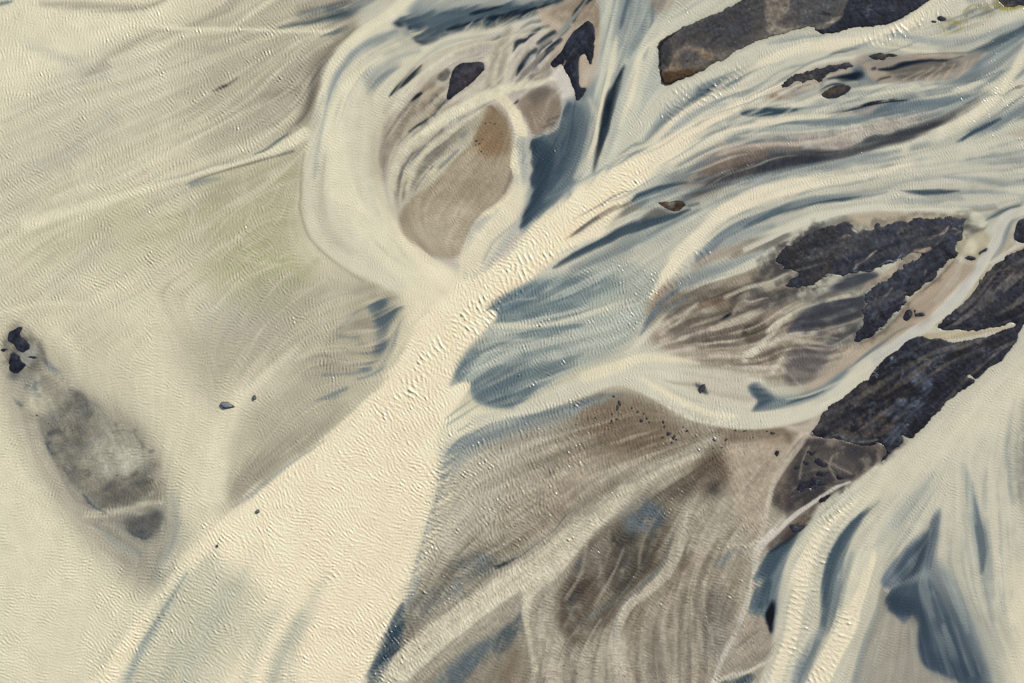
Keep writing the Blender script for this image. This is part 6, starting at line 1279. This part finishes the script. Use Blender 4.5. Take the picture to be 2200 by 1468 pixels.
aL = .014 * big + .007 * left * (1 - vary) + .026 * np.clip(train, 0, 1) + .010 * plain + .010 * mead + .004 * tong
glit = waves(4.6, 9, .5, .6, .3, .4)
RIP = (W_S * aS + W_M * aM + W_L * aL) * patch + np.clip(glit - 1.3, 0, 1.2) * (.018 + .020 * east + .010 * plain + .012 * tong + .008 * left) * (1 - .8 * quiet)
print('waves', round(time.time() - T0, 1))

# ------------------------------------------------------------------ colour of the land surface
LCOL = paint(LAND, (66, 66, 74))
iso = fbm(GX, GY, 34, 301, 4, .6); iso2 = fbm(GX, GY, 15, 305, 3, .6); mk_ = sstep((NM + .2) / 1.2)
LCOL = curve(LCOL, 1.05)
LCOL *= (1 - .6 * np.exp(-(iso / .025) ** 2) * mk_)[..., None]
LCOL += (.07 * np.exp(-((iso - .05) / .02) ** 2) * mk_)[..., None] * np.array([1, .95, .95], np.float32)
LCOL *= (1 - .35 * np.exp(-(iso2 / .04) ** 2) * sstep(-NM))[..., None]
LCOL = LCOL * np.exp(.07 * NF + .05 * NF3 + .13 * NM2 + .12 * NM + .10 * norm(vnoise(GX, GY, 3.2, 77)))[..., None]
print('land', round(time.time() - T0, 1))
# ------------------------------------------------------------------ outlines of everything that stands out of the water
# name, category, kind, group, label, height (m), raggedness, outline
ISL = [
('gravel_bank', None, 'structure', None, None, .55, 1.6, [(1418,88),(1434,78),(1475,56),(1513,38),(1567,14),(1602,-8),(1640,-110),(2080,-110),(2010,-10),(1976,14),(1940,38),(1919,47),(1880,57),(1840,60),(1810,67),(1783,72),(1762,73),(1752,64),(1752,58),(1728,60),(1704,66),(1676,75),(1650,83),(1622,88),(1608,96),(1592,106),(1575,113),(1559,126),(1543,132),(1526,140),(1510,152),(1485,162),(1462,172),(1447,177),(1432,184),(1421,178),(1416,160),(1415,140),(1417,118),(1414,100)]),
('lava_bank', None, 'structure', None, None, .6, 2.0, [(2300,470),(2220,524),(2190,538),(2160,549),(2156,559),(2143,563),(2130,578),(2118,588),(2104,604),(2096,615),(2085,632),(2069,651),(2047,670),(2025,689),(2014,702),(2020,707),(2050,710),(2085,710),(2120,706),(2150,700),(2172,694),(2181,698),(2160,710),(2134,718),(2110,726),(2091,730),(2070,731),(2050,735),(2025,729),(2000,728),(1982,724),(1968,724),(1949,735),(1935,746),(1922,756),(1905,767),(1886,788),(1875,800),(1864,815),(1850,822),(1834,838),(1818,849),(1800,862),(1774,879),(1762,893),(1755,910),(1744,928),(1760,940),(1790,944),(1830,952),(1860,958),(1878,956),(1884,950),(1900,955),(1905,975),(1885,994),(1895,994),(1916,970),(1938,953),(1942,946),(1936,934),(1954,943),(1968,934),(1982,922),(2009,892),(2042,859),(2060,846),(2091,821),(2088,815),(2078,812),(2084,808),(2099,813),(2118,799),(2162,763),(2181,739),(2200,700),(2300,620)]),
('lava_island', 'island', None, None, 'large ragged black island with pale sand streaks, left of the winding milky channel', .55, 3.4, [(1736,508),(1753,498),(1775,493),(1796,478),(1815,475),(1826,480),(1832,486),(1845,494),(1856,490),(1873,494),(1884,480),(1893,484),(1905,481),(1927,475),(1950,473),(1982,471),(2009,469),(2036,467),(2060,466),(2078,469),(2070,482),(2066,496),(2069,512),(2056,522),(2052,536),(2056,546),(2043,559),(2033,556),(2030,566),(2012,590),(1998,603),(1982,616),(1960,632),(1952,637),(1946,626),(1945,640),(1948,652),(1935,666),(1922,675),(1910,688),(1900,696),(1888,710),(1878,722),(1860,728),(1842,737),(1826,738),(1836,724),(1848,708),(1853,695),(1853,672),(1860,650),(1860,640),(1872,622),(1885,612),(1900,604),(1914,594),(1927,583),(1945,570),(1963,557),(1975,548),(1960,545),(1945,552),(1927,558),(1908,566),(1890,577),(1876,582),(1850,583),(1832,585),(1820,586),(1808,591),(1790,588),(1776,584),(1772,592),(1764,604),(1752,612),(1735,617),(1722,619),(1704,621),(1691,620),(1690,612),(1704,600),(1722,588),(1712,578),(1690,572),(1664,566),(1668,552),(1682,538),(1704,524),(1720,516)]),
('sand_islet', 'islet', None, None, 'oval charcoal islet inside the pale ring-shaped channel, smooth and rounded', .4, .8, [(959,211),(963,190),(966,172),(974,148),(984,140),(996,134),(1015,134),(1030,133),(1039,137),(1040,150),(1030,162),(1018,174),(1003,186),(990,196),(978,205),(966,214)]),
('sand_islet', 'islet', None, None, 'black arrowhead islet with a forked southern tip, beside the straight pale channel at the top', .4, 1.0, [(1259,46),(1268,48),(1275,56),(1278,82),(1274,115),(1271,138),(1264,136),(1257,116),(1245,122),(1242,145),(1243,166),(1247,186),(1259,191),(1252,205),(1245,214),(1237,215),(1234,196),(1228,178),(1216,158),(1207,138),(1197,141),(1188,146),(1181,136),(1192,124),(1205,114),(1212,100),(1218,90),(1234,66)]),
('lava_islet', 'islet', None, None, 'long ragged dark islet lying diagonally among brown sand in the upper right', .4, 2.2, [(1674,184),(1684,175),(1695,169),(1709,161),(1725,156),(1742,152),(1756,147),(1775,141),(1790,138),(1807,136),(1822,135),(1832,139),(1830,146),(1816,149),(1804,151),(1793,157),(1780,160),(1772,168),(1764,177),(1756,179),(1750,172),(1738,173),(1724,177),(1712,175),(1703,181),(1693,188),(1682,188)]),
('lava_islet', 'islet', None, None, 'small dark oval islet with a brown west half, below the long ragged islet', .35, 1.2, [(1764,203),(1777,194),(1791,186),(1806,183),(1818,183),(1828,188),(1824,196),(1812,204),(1800,208),(1791,212),(1778,212),(1768,208)]),
('lava_islet', 'islet', None, None, 'small dark lens-shaped islet at the head of the grey sand fan', .3, 1.6, [(1866,120),(1875,116),(1886,114),(1900,115),(1914,113),(1926,116),(1934,120),(1922,124),(1908,124),(1895,128),(1880,128),(1869,125)]),
('gravel_islet', 'islet', None, None, 'small brown pebbly islet at the right end of a dark slick, mid channel', .3, 1.2, [(1414,437),(1422,433),(1435,435),(1447,432),(1460,432),(1470,436),(1474,441),(1467,448),(1459,453),(1447,454),(1438,450),(1428,446),(1420,441)]),
('lava_rock', 'rock', None, None, 'black oval rock with a moss-yellow patch just below it, in the top right corner', .5, .8, [(2013,38),(2018,35),(2026,36),(2033,41),(2031,45),(2022,46),(2015,43)]),
('lava_rock', 'rock', None, None, 'tiny flat black rock left of the black oval rock in the top right corner', .35, .5, [(1999,47),(2004,44),(2011,46),(2009,49),(2002,49)]),
('mossy_islet', 'islet', None, None, 'dark speckled islet with a yellow mossy rim, at the top right corner', .4, 1.5, [(2146,2),(2150,-8),(2180,-30),(2230,-40),(2260,-10),(2230,8),(2200,12),(2176,15),(2158,12)]),
('mossy_islet', 'islet', None, None, 'dark pebbly islet at the right edge beside the bend of the narrow channel', .35, 1.2, [(2182,488),(2190,474),(2205,468),(2230,470),(2240,500),(2215,520),(2192,523),(2181,516),(2179,502)]),
('lava_islet', 'islet', None, None, 'small round black islet standing alone on the tan sandbar', .4, .8, [(1940,682),(1943,673),(1950,666),(1957,667),(1960,676),(1956,684),(1948,690),(1941,688)]),
('lava_islet', 'islet', None, None, 'small hooked black islet just right of the round one on the tan sandbar', .3, 1.0, [(1962,666),(1967,668),(1968,674),(1978,672),(1985,676),(1980,681),(1970,681),(1963,683),(1964,676)]),
('lava_islet', 'islet', None, None, 'small dark lump of lava where the pale pond drains beside the narrow channel', .3, 1.2, [(2072,554),(2080,550),(2090,552),(2095,556),(2088,560),(2077,559)]),
('lava_islet', 'islet', None, None, 'slender black splinter of lava on the pale pond east of the large black island', .3, 1.0, [(2102,543),(2108,537),(2118,534),(2119,538),(2110,544),(2104,547)]),
('lava_outcrop', 'rock', None, None, 'curved black lava outcrop at the left edge, the larger and upper of the two', .5, 1.2, [(16,722),(20,714),(28,708),(38,703),(48,701),(50,706),(44,714),(44,722),(50,728),(56,734),(63,741),(62,750),(54,752),(49,757),(38,755),(32,748),(28,738),(18,734)]),
('lava_outcrop', 'rock', None, None, 'rounded black lava outcrop at the left edge, just below the curved one', .45, 1.2, [(20,776),(22,768),(30,764),(40,763),(44,772),(50,778),(57,784),(50,792),(44,797),(37,801),(26,800),(19,794)]),
('lava_outcrop', 'rock', None, None, 'thin black crooked bit of lava between the two outcrops at the left edge', .3, 1.0, [(26,757),(31,755),(36,760),(43,766),(42,770),(35,768),(29,764),(24,768),(21,764)]),
('lava_outcrop', 'rock', None, None, 'small black dash of lava on the right of the two left-edge outcrops', .3, .8, [(61,767),(67,765),(78,767),(76,771),(68,770),(62,769)]),
('lava_outcrop', 'rock', None, None, 'small jagged bit of lava touching the left edge of the picture', .3, .8, [(1,752),(6,749),(14,749),(18,751),(12,754),(8,757),(4,756)]),
# little islands of the wet shore
('lava_islet', 'islet', None, None, 'largest of the small dark islets in the brown shallows, shaped like a bean', .3, 1.4, [(1750,987),(1758,984),(1764,988),(1770,994),(1775,1000),(1772,1003),(1762,1001),(1755,997),(1750,994)]),
('lava_islet', 'islet', None, None, 'dark lumpy islet directly below the bean-shaped one', .3, 1.6, [(1752,1018),(1760,1013),(1770,1014),(1778,1016),(1774,1021),(1766,1024),(1758,1025),(1753,1022)]),
('lava_islet', 'islet', None, None, 'dark ragged islet above and left of the bean-shaped one', .3, 1.8, [(1734,971),(1740,968),(1746,971),(1750,966),(1756,972),(1750,977),(1745,982),(1738,978)]),
('lava_islet', 'islet', None, None, 'small dark triangle islet right of the lumpy one, by the edge of the wide channel', .3, 1.0, [(1797,1021),(1804,1022),(1811,1027),(1804,1031),(1798,1028)]),
('lava_islet', 'islet', None, None, 'wide blackish islet at the foot of the small islets, above the thin pale ribbon', .3, 2.4, [(1714,1042),(1722,1034),(1738,1030),(1748,1024),(1752,1032),(1764,1030),(1776,1034),(1780,1042),(1770,1046),(1758,1046),(1748,1050),(1736,1048),(1724,1054),(1712,1052)]),
('lava_islet', 'islet', None, None, 'tiny dark islet farthest left of the brown shallows', .25, 1.0, [(1706,1004),(1712,1000),(1719,1003),(1714,1008),(1708,1008)]),
('lava_islet', 'islet', None, None, 'tiny dark islet next to the bean-shaped one on its left', .25, 1.2, [(1724,992),(1730,990),(1737,996),(1732,999),(1726,997)]),
('lava_islet', 'islet', None, None, 'short black islet beside the thin pale ribbon, against the wide channel', .3, 1.4, [(1758,1076),(1766,1070),(1778,1064),(1790,1060),(1782,1068),(1772,1076),(1762,1080)]),
('lava_islet', 'islet', None, None, 'black sliver of bank at the mouth of the thin ribbon, west of the wide channel', .3, 1.6, [(1696,1128),(1704,1126),(1714,1130),(1728,1128),(1738,1122),(1730,1134),(1716,1142),(1704,1142),(1698,1136)]),
('lava_islet', 'islet', None, None, 'small black ragged islet alone on the sandy delta cone', .25, 1.6, [(1663,975),(1668,970),(1674,970),(1673,977),(1667,980)]),
]
ROCKS = [  # x, y, radius x, radius y, angle, height(m), label
 (489,871,13,7.5,-12,1.3,'largest of the four grey boulders in the pale water, flat-topped with a pointed right end', 1),
 (547,854,3.6,5.2,10,.9,'small upright grey boulder just right of the largest one', 1),
 (554,1099,3.8,5.2,30,.9,'small dark boulder on the cream channel, below the two boulders', 1),
 (467,1173,2.4,3.0,15,.6,'tiny dark boulder lowest of the four in the pale water', 1),
 (1508,835,6,12,-38,.35,'low black boulder awash in the milky channel, centre right', 0),
 (80,892,1.8,1.4,0,.3,'tiny dark stone in the shallows over the sunken lava bar', 0),
 (252,1021,1.6,1.4,0,.3,'tiny dark stone over the brown end of the sunken lava bar', 0),
]
PEB = [(1331,866,4,9,20),(1327,874,3,6,15),(1326,880,3,4,0),(1358,877,3,3,0),(1370,885,3,3,0),(1378,904,5,5,0),(1383,889,3,3,0),(1390,899,3,3,30),(1395,907,3,3,0),(1315,890,2.5,2.5,0),(1325,901,3.5,3,0),(1315,904,3.5,4,20),(1312,909,3,2,0),(1279,898,2.5,2,0),(1318,852,4,3,0),(1425,907,3,5,20),(1428,917,3.5,4,0),(1437,932,7,6,45),(1448,940,7,5,50),(1453,945,3,3,0),(1424,940,4,3,0),(1443,951,3,3,0),(1476,926,5,3,30),(1468,918,3,2,0),(1532,964,2,2,0),(1551,962,3,2,0),(1535,946,6,3,-30),(1560,945,5,2.5,40),(1660,931,7,4,0),(1648,927,3,2,0),(1618,940,1.6,2,0),(1600,926,4,2,10),(1580,925,4,2,0)]
SPECK = [(1024,303,3,2),(1043,265,2,1.5),(1054,264,1.5,1),(1064,266,3,1),(1030,309,2,1.5),(1036,300,1.5,1),(1034,326,2,2),(1040,330,1.5,1.2),(1046,332,1,1),(1030,322,1.2,1),(1168,1131,1.2,1),(1106,1132,1.5,1),(1212,1430,1.5,1.5),(1240,1447,1.5,1.2),(1022,312,1.5,1)]
# ------------------------------------------------------------------ build in Blender
CAL = np.array([1.0, 1.0, 1.0], np.float32)      # light of this sky and sun on a level white sheet (measured)
import bmesh
from mathutils import Vector, noise as mnoise

def to_world(X, Y):
    return (X - CX) * PX, -(Y - CY) * PX

def mesh_obj(name, co, quads, cols=None, mat=None, smooth=True):
    me = bpy.data.meshes.new(name)
    n = len(co); m = len(quads)
    me.vertices.add(n); me.vertices.foreach_set('co', np.ascontiguousarray(co, np.float32).ravel())
    me.loops.add(m * 4); me.loops.foreach_set('vertex_index', np.ascontiguousarray(quads, np.int32).ravel())
    me.polygons.add(m); me.polygons.foreach_set('loop_start', np.arange(0, m * 4, 4, dtype=np.int32))
    me.polygons.foreach_set('loop_total', np.full(m, 4, np.int32))
    me.update(calc_edges=True)
    if smooth: me.polygons.foreach_set('use_smooth', np.ones(m, bool))
    if cols is not None:
        at = me.attributes.new('tint', 'FLOAT_COLOR', 'POINT')
        c4 = np.ones((n, 4), np.float32); c4[:, :3] = cols
        at.data.foreach_set('color', c4.ravel())
    ob = bpy.data.objects.new(name, me)
    scene.collection.objects.link(ob)
    if mat: me.materials.append(mat)
    return ob

def nodes_mat(name):
    m = bpy.data.materials.new(name); m.use_nodes = True
    t = m.node_tree; b = t.nodes['Principled BSDF']
    return m, t, b

def water_mat():
    m, t, b = nodes_mat('silty_water')
    a = t.nodes.new('ShaderNodeAttribute'); a.attribute_name = 'tint'
    t.links.new(a.outputs['Color'], b.inputs['Base Color'])
    b.inputs['Roughness'].default_value = .17
    b.inputs['IOR'].default_value = 1.33
    geo = t.nodes.new('ShaderNodeNewGeometry')
    n1 = t.nodes.new('ShaderNodeTexNoise'); n1.inputs['Scale'].default_value = 3.0; n1.inputs['Detail'].default_value = 3
    n1.inputs['Roughness'].default_value = .6
    t.links.new(geo.outputs['Position'], n1.inputs['Vector'])
    bp = t.nodes.new('ShaderNodeBump'); bp.inputs['Strength'].default_value = 1.0; bp.inputs['Distance'].default_value = .03
    t.links.new(n1.outputs['Fac'], bp.inputs['Height'])
    t.links.new(bp.outputs['Normal'], b.inputs['Normal'])
    return m

def land_mat():
    m, t, b = nodes_mat('volcanic_sand')
    a = t.nodes.new('ShaderNodeAttribute'); a.attribute_name = 'tint'
    geo = t.nodes.new('ShaderNodeNewGeometry')
    n1 = t.nodes.new('ShaderNodeTexNoise'); n1.inputs['Scale'].default_value = 6; n1.inputs['Detail'].default_value = 5; n1.inputs['Roughness'].default_value = .7
    t.links.new(geo.outputs['Position'], n1.inputs['Vector'])
    mr = t.nodes.new('ShaderNodeMapRange'); mr.inputs['From Min'].default_value = .3; mr.inputs['From Max'].default_value = .7
    mr.inputs['To Min'].default_value = .84; mr.inputs['To Max'].default_value = 1.16
    t.links.new(n1.outputs['Fac'], mr.inputs['Value'])
    mx = t.nodes.new('ShaderNodeVectorMath'); mx.operation = 'SCALE'
    t.links.new(a.outputs['Color'], mx.inputs[0]); t.links.new(mr.outputs['Result'], mx.inputs['Scale'])
    t.links.new(mx.outputs['Vector'], b.inputs['Base Color'])
    b.inputs['Roughness'].default_value = .62; b.inputs['Specular IOR Level'].default_value = .25
    bp = t.nodes.new('ShaderNodeBump'); bp.inputs['Strength'].default_value = 1.0; bp.inputs['Distance'].default_value = .015
    t.links.new(n1.outputs['Fac'], bp.inputs['Height']); t.links.new(bp.outputs['Normal'], b.inputs['Normal'])
    return m

def rock_mat(name, dry, wet, wz):
    """rock that is dry grey on top and wet and dark near the water line"""
    m, t, b = nodes_mat(name)
    geo = t.nodes.new('ShaderNodeNewGeometry')
    sx = t.nodes.new('ShaderNodeSeparateXYZ'); t.links.new(geo.outputs['Position'], sx.inputs[0])
    n1 = t.nodes.new('ShaderNodeTexNoise'); n1.inputs['Scale'].default_value = 2.6; n1.inputs['Detail'].default_value = 8; n1.inputs['Roughness'].default_value = .7
    t.links.new(geo.outputs['Position'], n1.inputs['Vector'])
    ad = t.nodes.new('ShaderNodeMath'); ad.operation = 'MULTIPLY_ADD'; ad.inputs[1].default_value = .5
    t.links.new(n1.outputs['Fac'], ad.inputs[0]); t.links.new(sx.outputs['Z'], ad.inputs[2])
    mr = t.nodes.new('ShaderNodeMapRange'); mr.inputs['From Min'].default_value = wz + .2; mr.inputs['From Max'].default_value = wz + .36
    t.links.new(ad.outputs[0], mr.inputs['Value'])
    mx = t.nodes.new('ShaderNodeMix'); mx.data_type = 'RGBA'
    mx.inputs['A'].default_value = (*wet, 1); mx.inputs['B'].default_value = (*dry, 1)
    t.links.new(mr.outputs['Result'], mx.inputs['Factor'])
    m2 = t.nodes.new('ShaderNodeMapRange'); m2.inputs['To Min'].default_value = .55; m2.inputs['To Max'].default_value = 1.45
    t.links.new(n1.outputs['Fac'], m2.inputs['Value'])
    sc = t.nodes.new('ShaderNodeVectorMath'); sc.operation = 'SCALE'
    t.links.new(mx.outputs['Result'], sc.inputs[0]); t.links.new(m2.outputs['Result'], sc.inputs['Scale'])
    t.links.new(sc.outputs['Vector'], b.inputs['Base Color'])
    b.inputs['Roughness'].default_value = .6
    bp = t.nodes.new('ShaderNodeBump'); bp.inputs['Strength'].default_value = .8; bp.inputs['Distance'].default_value = .1
    t.links.new(n1.outputs['Fac'], bp.inputs['Height']); t.links.new(bp.outputs['Normal'], b.inputs['Normal'])
    return m

WM, LM = water_mat(), land_mat()
RM_GREY = rock_mat('basalt_boulder', (.16, .19, .22), (.008, .009, .011), .45)
RM_DARK = rock_mat('wet_lava', (.035, .035, .04), (.012, .012, .015), .1)

# ---- land: every island its own mesh
SHORE = np.zeros((NY, NX), np.float32)          # 1 inside, fading outside: stills the water
prep = []
for name, cat, kind, grp, label, hgt, rag, pts in ISL:
    sp = smooth_pts([(x, y, 0, 0) for x, y in pts], True, 3)
    cxp, cyp = sp[:, 0].mean(), sp[:, 1].mean()
    sx0, sx1 = max(X0 + 4, sp[:, 0].min() - 12), min(X1 - 4, sp[:, 0].max() + 12)
    sy0, sy1 = max(Y0 + 4, sp[:, 1].min() - 12), min(Y1 - 4, sp[:, 1].max() + 12)
    big_one = (sx1 - sx0) * (sy1 - sy0) > 40000
    stp = 1.25 if big_one else .8
    lx = np.arange(sx0, sx1, stp, dtype=np.float32); ly = np.arange(sy0, sy1, stp, dtype=np.float32)
    X, Y = np.meshgrid(lx, ly)
    d, _ = seg_dist(X, Y, sp, True)
    hgt = hgt * .45
    jag = .3 * norm(fbm(X, Y, 7, 61, 3, .6)) + .7 * norm(fbm(X, Y, 22, 62, 4, .6))
    sd = np.where(inside(X, Y, sp), d, -d) + rag * jag
    lum_ = samp(LCOL, X, Y)
    relief = samp(NM, X, Y) * .012 + samp(NM2, X, Y) * .008
    ridge = np.abs(fbm(X, Y, 40, 88, 3)) 
    z = np.where(sd < 0, sd * .12, hgt * (1 - np.exp(-np.maximum(sd, 0) / 3.2)) * .45 + hgt * .55 * sstep(sd / 30) + relief * sstep(sd / 3) * 1.5 - ridge * .05 * sstep(sd / 16))
    z = np.maximum(z, -.5)
    col = np.maximum(lum_ - .016, .005) * .74 * np.array([.86, .99, 1.1], np.float32)
    wet = sstep(1 - sd / 2.6)[..., None]           # soaked margin
    col = col * (1 - .45 * wet)
    keep = sd > -3.0
    kq = keep[:-1, :-1] & keep[1:, :-1] & keep[:-1, 1:] & keep[1:, 1:]
    idx = np.full(X.shape, -1, np.int64)
    used = np.zeros(X.shape, bool)
    used[:-1, :-1] |= kq; used[1:, :-1] |= kq; used[:-1, 1:] |= kq; used[1:, 1:] |= kq
    idx[used] = np.arange(used.sum())
    j, i = np.nonzero(kq)
    quads = np.stack([idx[j, i], idx[j + 1, i], idx[j + 1, i + 1], idx[j, i + 1]], 1)
    wx_, wy_ = to_world(X[used], Y[used]); ox, oy = to_world(cxp, cyp)
    co = np.stack([wx_ - ox, wy_ - oy, z[used]], 1)
    ob = mesh_obj(name, co, quads, col[used], LM)
    ob.location = (ox, oy, 0)
    if kind: ob['kind'] = kind
    if label: ob['label'] = label
    if cat: ob['category'] = cat
    if grp: ob['group'] = grp
    # still water near it
    i0 = max(0, int((sx0 - X0) / ST)); i1 = min(NX, int((sx1 - X0) / ST) + 2); j0 = max(0, int((sy0 - Y0) / ST)); j1 = min(NY, int((sy1 - Y0) / ST) + 2)
    gx_, gy_ = GX[j0:j1, i0:i1], GY[j0:j1, i0:i1]
    u = np.clip(((gx_ - sx0) / stp).astype(int), 0, X.shape[1] - 1); v = np.clip(((gy_ - sy0) / stp).astype(int), 0, X.shape[0] - 1)
    sg = sd[v, u]
    halo = sstep((sg + (20 if name == 'lava_island' else 9)) / 15) * np.clip(.55 + .4 * NM[j0:j1, i0:i1], 0, .95)
    if cat != 'rock' : WCOL[j0:j1, i0:i1] += halo[..., None] * (lin((74, 74, 74)) - WCOL[j0:j1, i0:i1]) * (.35 if kind else .6)
    SHORE[j0:j1, i0:i1] = np.maximum(SHORE[j0:j1, i0:i1], sstep((sg + 8) / 14))
print('land meshes', round(time.time() - T0, 1))

# ---- the water sheet (fine in the middle, stretched towards the horizon)
PADN = 60
zc = RIP * (1 - SHORE) - .35 * sstep((SHORE - .6) / .4)
H = np.pad(zc, PADN, mode='reflect'); CC = np.pad(WCOL, ((PADN, PADN), (PADN, PADN), (0, 0)), mode='reflect')
grow = ST * 1.12 ** np.arange(1, PADN + 1); off = np.cumsum(grow)
ax = np.concatenate([xs[0] - off[::-1], xs, xs[-1] + off]); ay = np.concatenate([ys[0] - off[::-1], ys, ys[-1] + off])
MY, MX = H.shape
fade = np.ones((MY, MX), np.float32)
fx = np.clip(1 - np.concatenate([np.arange(PADN, 0, -1), np.zeros(NX), np.arange(1, PADN + 1)]) / 8, 0, 1)
fy = np.clip(1 - np.concatenate([np.arange(PADN, 0, -1), np.zeros(NY), np.arange(1, PADN + 1)]) / 8, 0, 1)
H = H * (fx[None, :] * fy[:, None])
AX, AY = np.meshgrid(ax, ay)
wx_, wy_ = to_world(AX, AY)
co = np.stack([wx_.ravel(), wy_.ravel(), H.ravel()], 1).astype(np.float32)
I, J = np.meshgrid(np.arange(MX - 1), np.arange(MY - 1)); a0 = (J * MX + I).ravel()
quads = np.stack([a0, a0 + MX, a0 + MX + 1, a0 + 1], 1)
CAP = .86
CC = CC - .016 * (1 - np.minimum(CC / .6, 1))       # the sheen of the sky adds this much
cols = np.clip(CC.reshape(-1, 3) / CAL, .008, CAP)
river = mesh_obj('river_water', co, quads, cols, WM)
river['kind'] = 'structure'
print('water mesh', len(co), round(time.time() - T0, 1))

# ---- boulders and stones
def rock(name, x, y, rx, ry, ang, h, mat, seed, label, cat, group=None, sub=3, flat=.55, point=0.):
    bm = bmesh.new(); bmesh.ops.create_icosphere(bm, subdivisions=sub, radius=1.0)
    rnd = random.Random(seed)
    planes = []
    for k in range(9):
        n = Vector((rnd.uniform(-1, 1), rnd.uniform(-1, 1), rnd.uniform(-.1, .9))).normalized()
        planes.append((n, rnd.uniform(.62, .86)))
    planes.append((Vector((rnd.uniform(-.15, .15), rnd.uniform(-.15, .15), 1)).normalized(), flat))
    off = Vector((seed * 3.1, seed * 1.7, 0))
    for v in bm.verts:
        p = v.co.copy()
        p *= 1 + .16 * mnoise.noise(p * 1.4 + off) + .07 * mnoise.noise(p * 4 + off)
        for n, dd in planes:
            e = p.dot(n) - dd
            if e > 0: p -= n * e * .92
        if point > 0 and p.x > 0: p.y *= 1 - point * p.x; p.x *= 1 + .25 * point
        v.co = Vector((p.x * rx * PX * 1.12, p.y * ry * PX * 1.12, p.z * h))
    me = bpy.data.meshes.new(name); bm.to_mesh(me); bm.free()
    me.materials.append(mat)
    ob = bpy.data.objects.new(name, me); scene.collection.objects.link(ob)
    X, Y = to_world(x, y); ob.location = (X, Y, 0); ob.rotation_euler = (0, 0, math.radians(ang))
    ob['label'] = label; ob['category'] = cat
    if group: ob['group'] = group
    return ob
for k, (x, y, rx, ry, ang, h, label, grey) in enumerate(ROCKS):
    rock('boulder' if rx > 2 else 'stone', x, y, rx, ry, ang, h, RM_GREY if grey else RM_DARK, 5 + k, label, 'boulder' if rx > 2 else 'stone', None, 4 if rx > 5 else 3, point=.5 if k == 0 else 0)
for k, (x, y, rx, ry, ang) in enumerate(PEB):
    rock('stone', x, y, rx * .8, ry * .8, ang, .12 + .03 * min(rx, ry), RM_DARK, 50 + k, 'small dark lava stone among others in the brown shallows below the curving milky channel', 'stone', 'dark lava stones in the brown shallows', 2)
for k, (x, y, rx, ry) in enumerate(SPECK):
    inpool = y < 600
    rock('stone', x, y, rx, ry, 0, .15, RM_DARK, 150 + k, 'tiny dark stone on the brown bed of the shell-shaped pool inside the ring channel' if inpool else 'tiny dark stone lying alone in the brown shallows at the bottom', 'stone', 'tiny stones in the brown pool' if inpool else 'tiny stones in the southern shallows', 2)
print('built', round(time.time() - T0, 1))
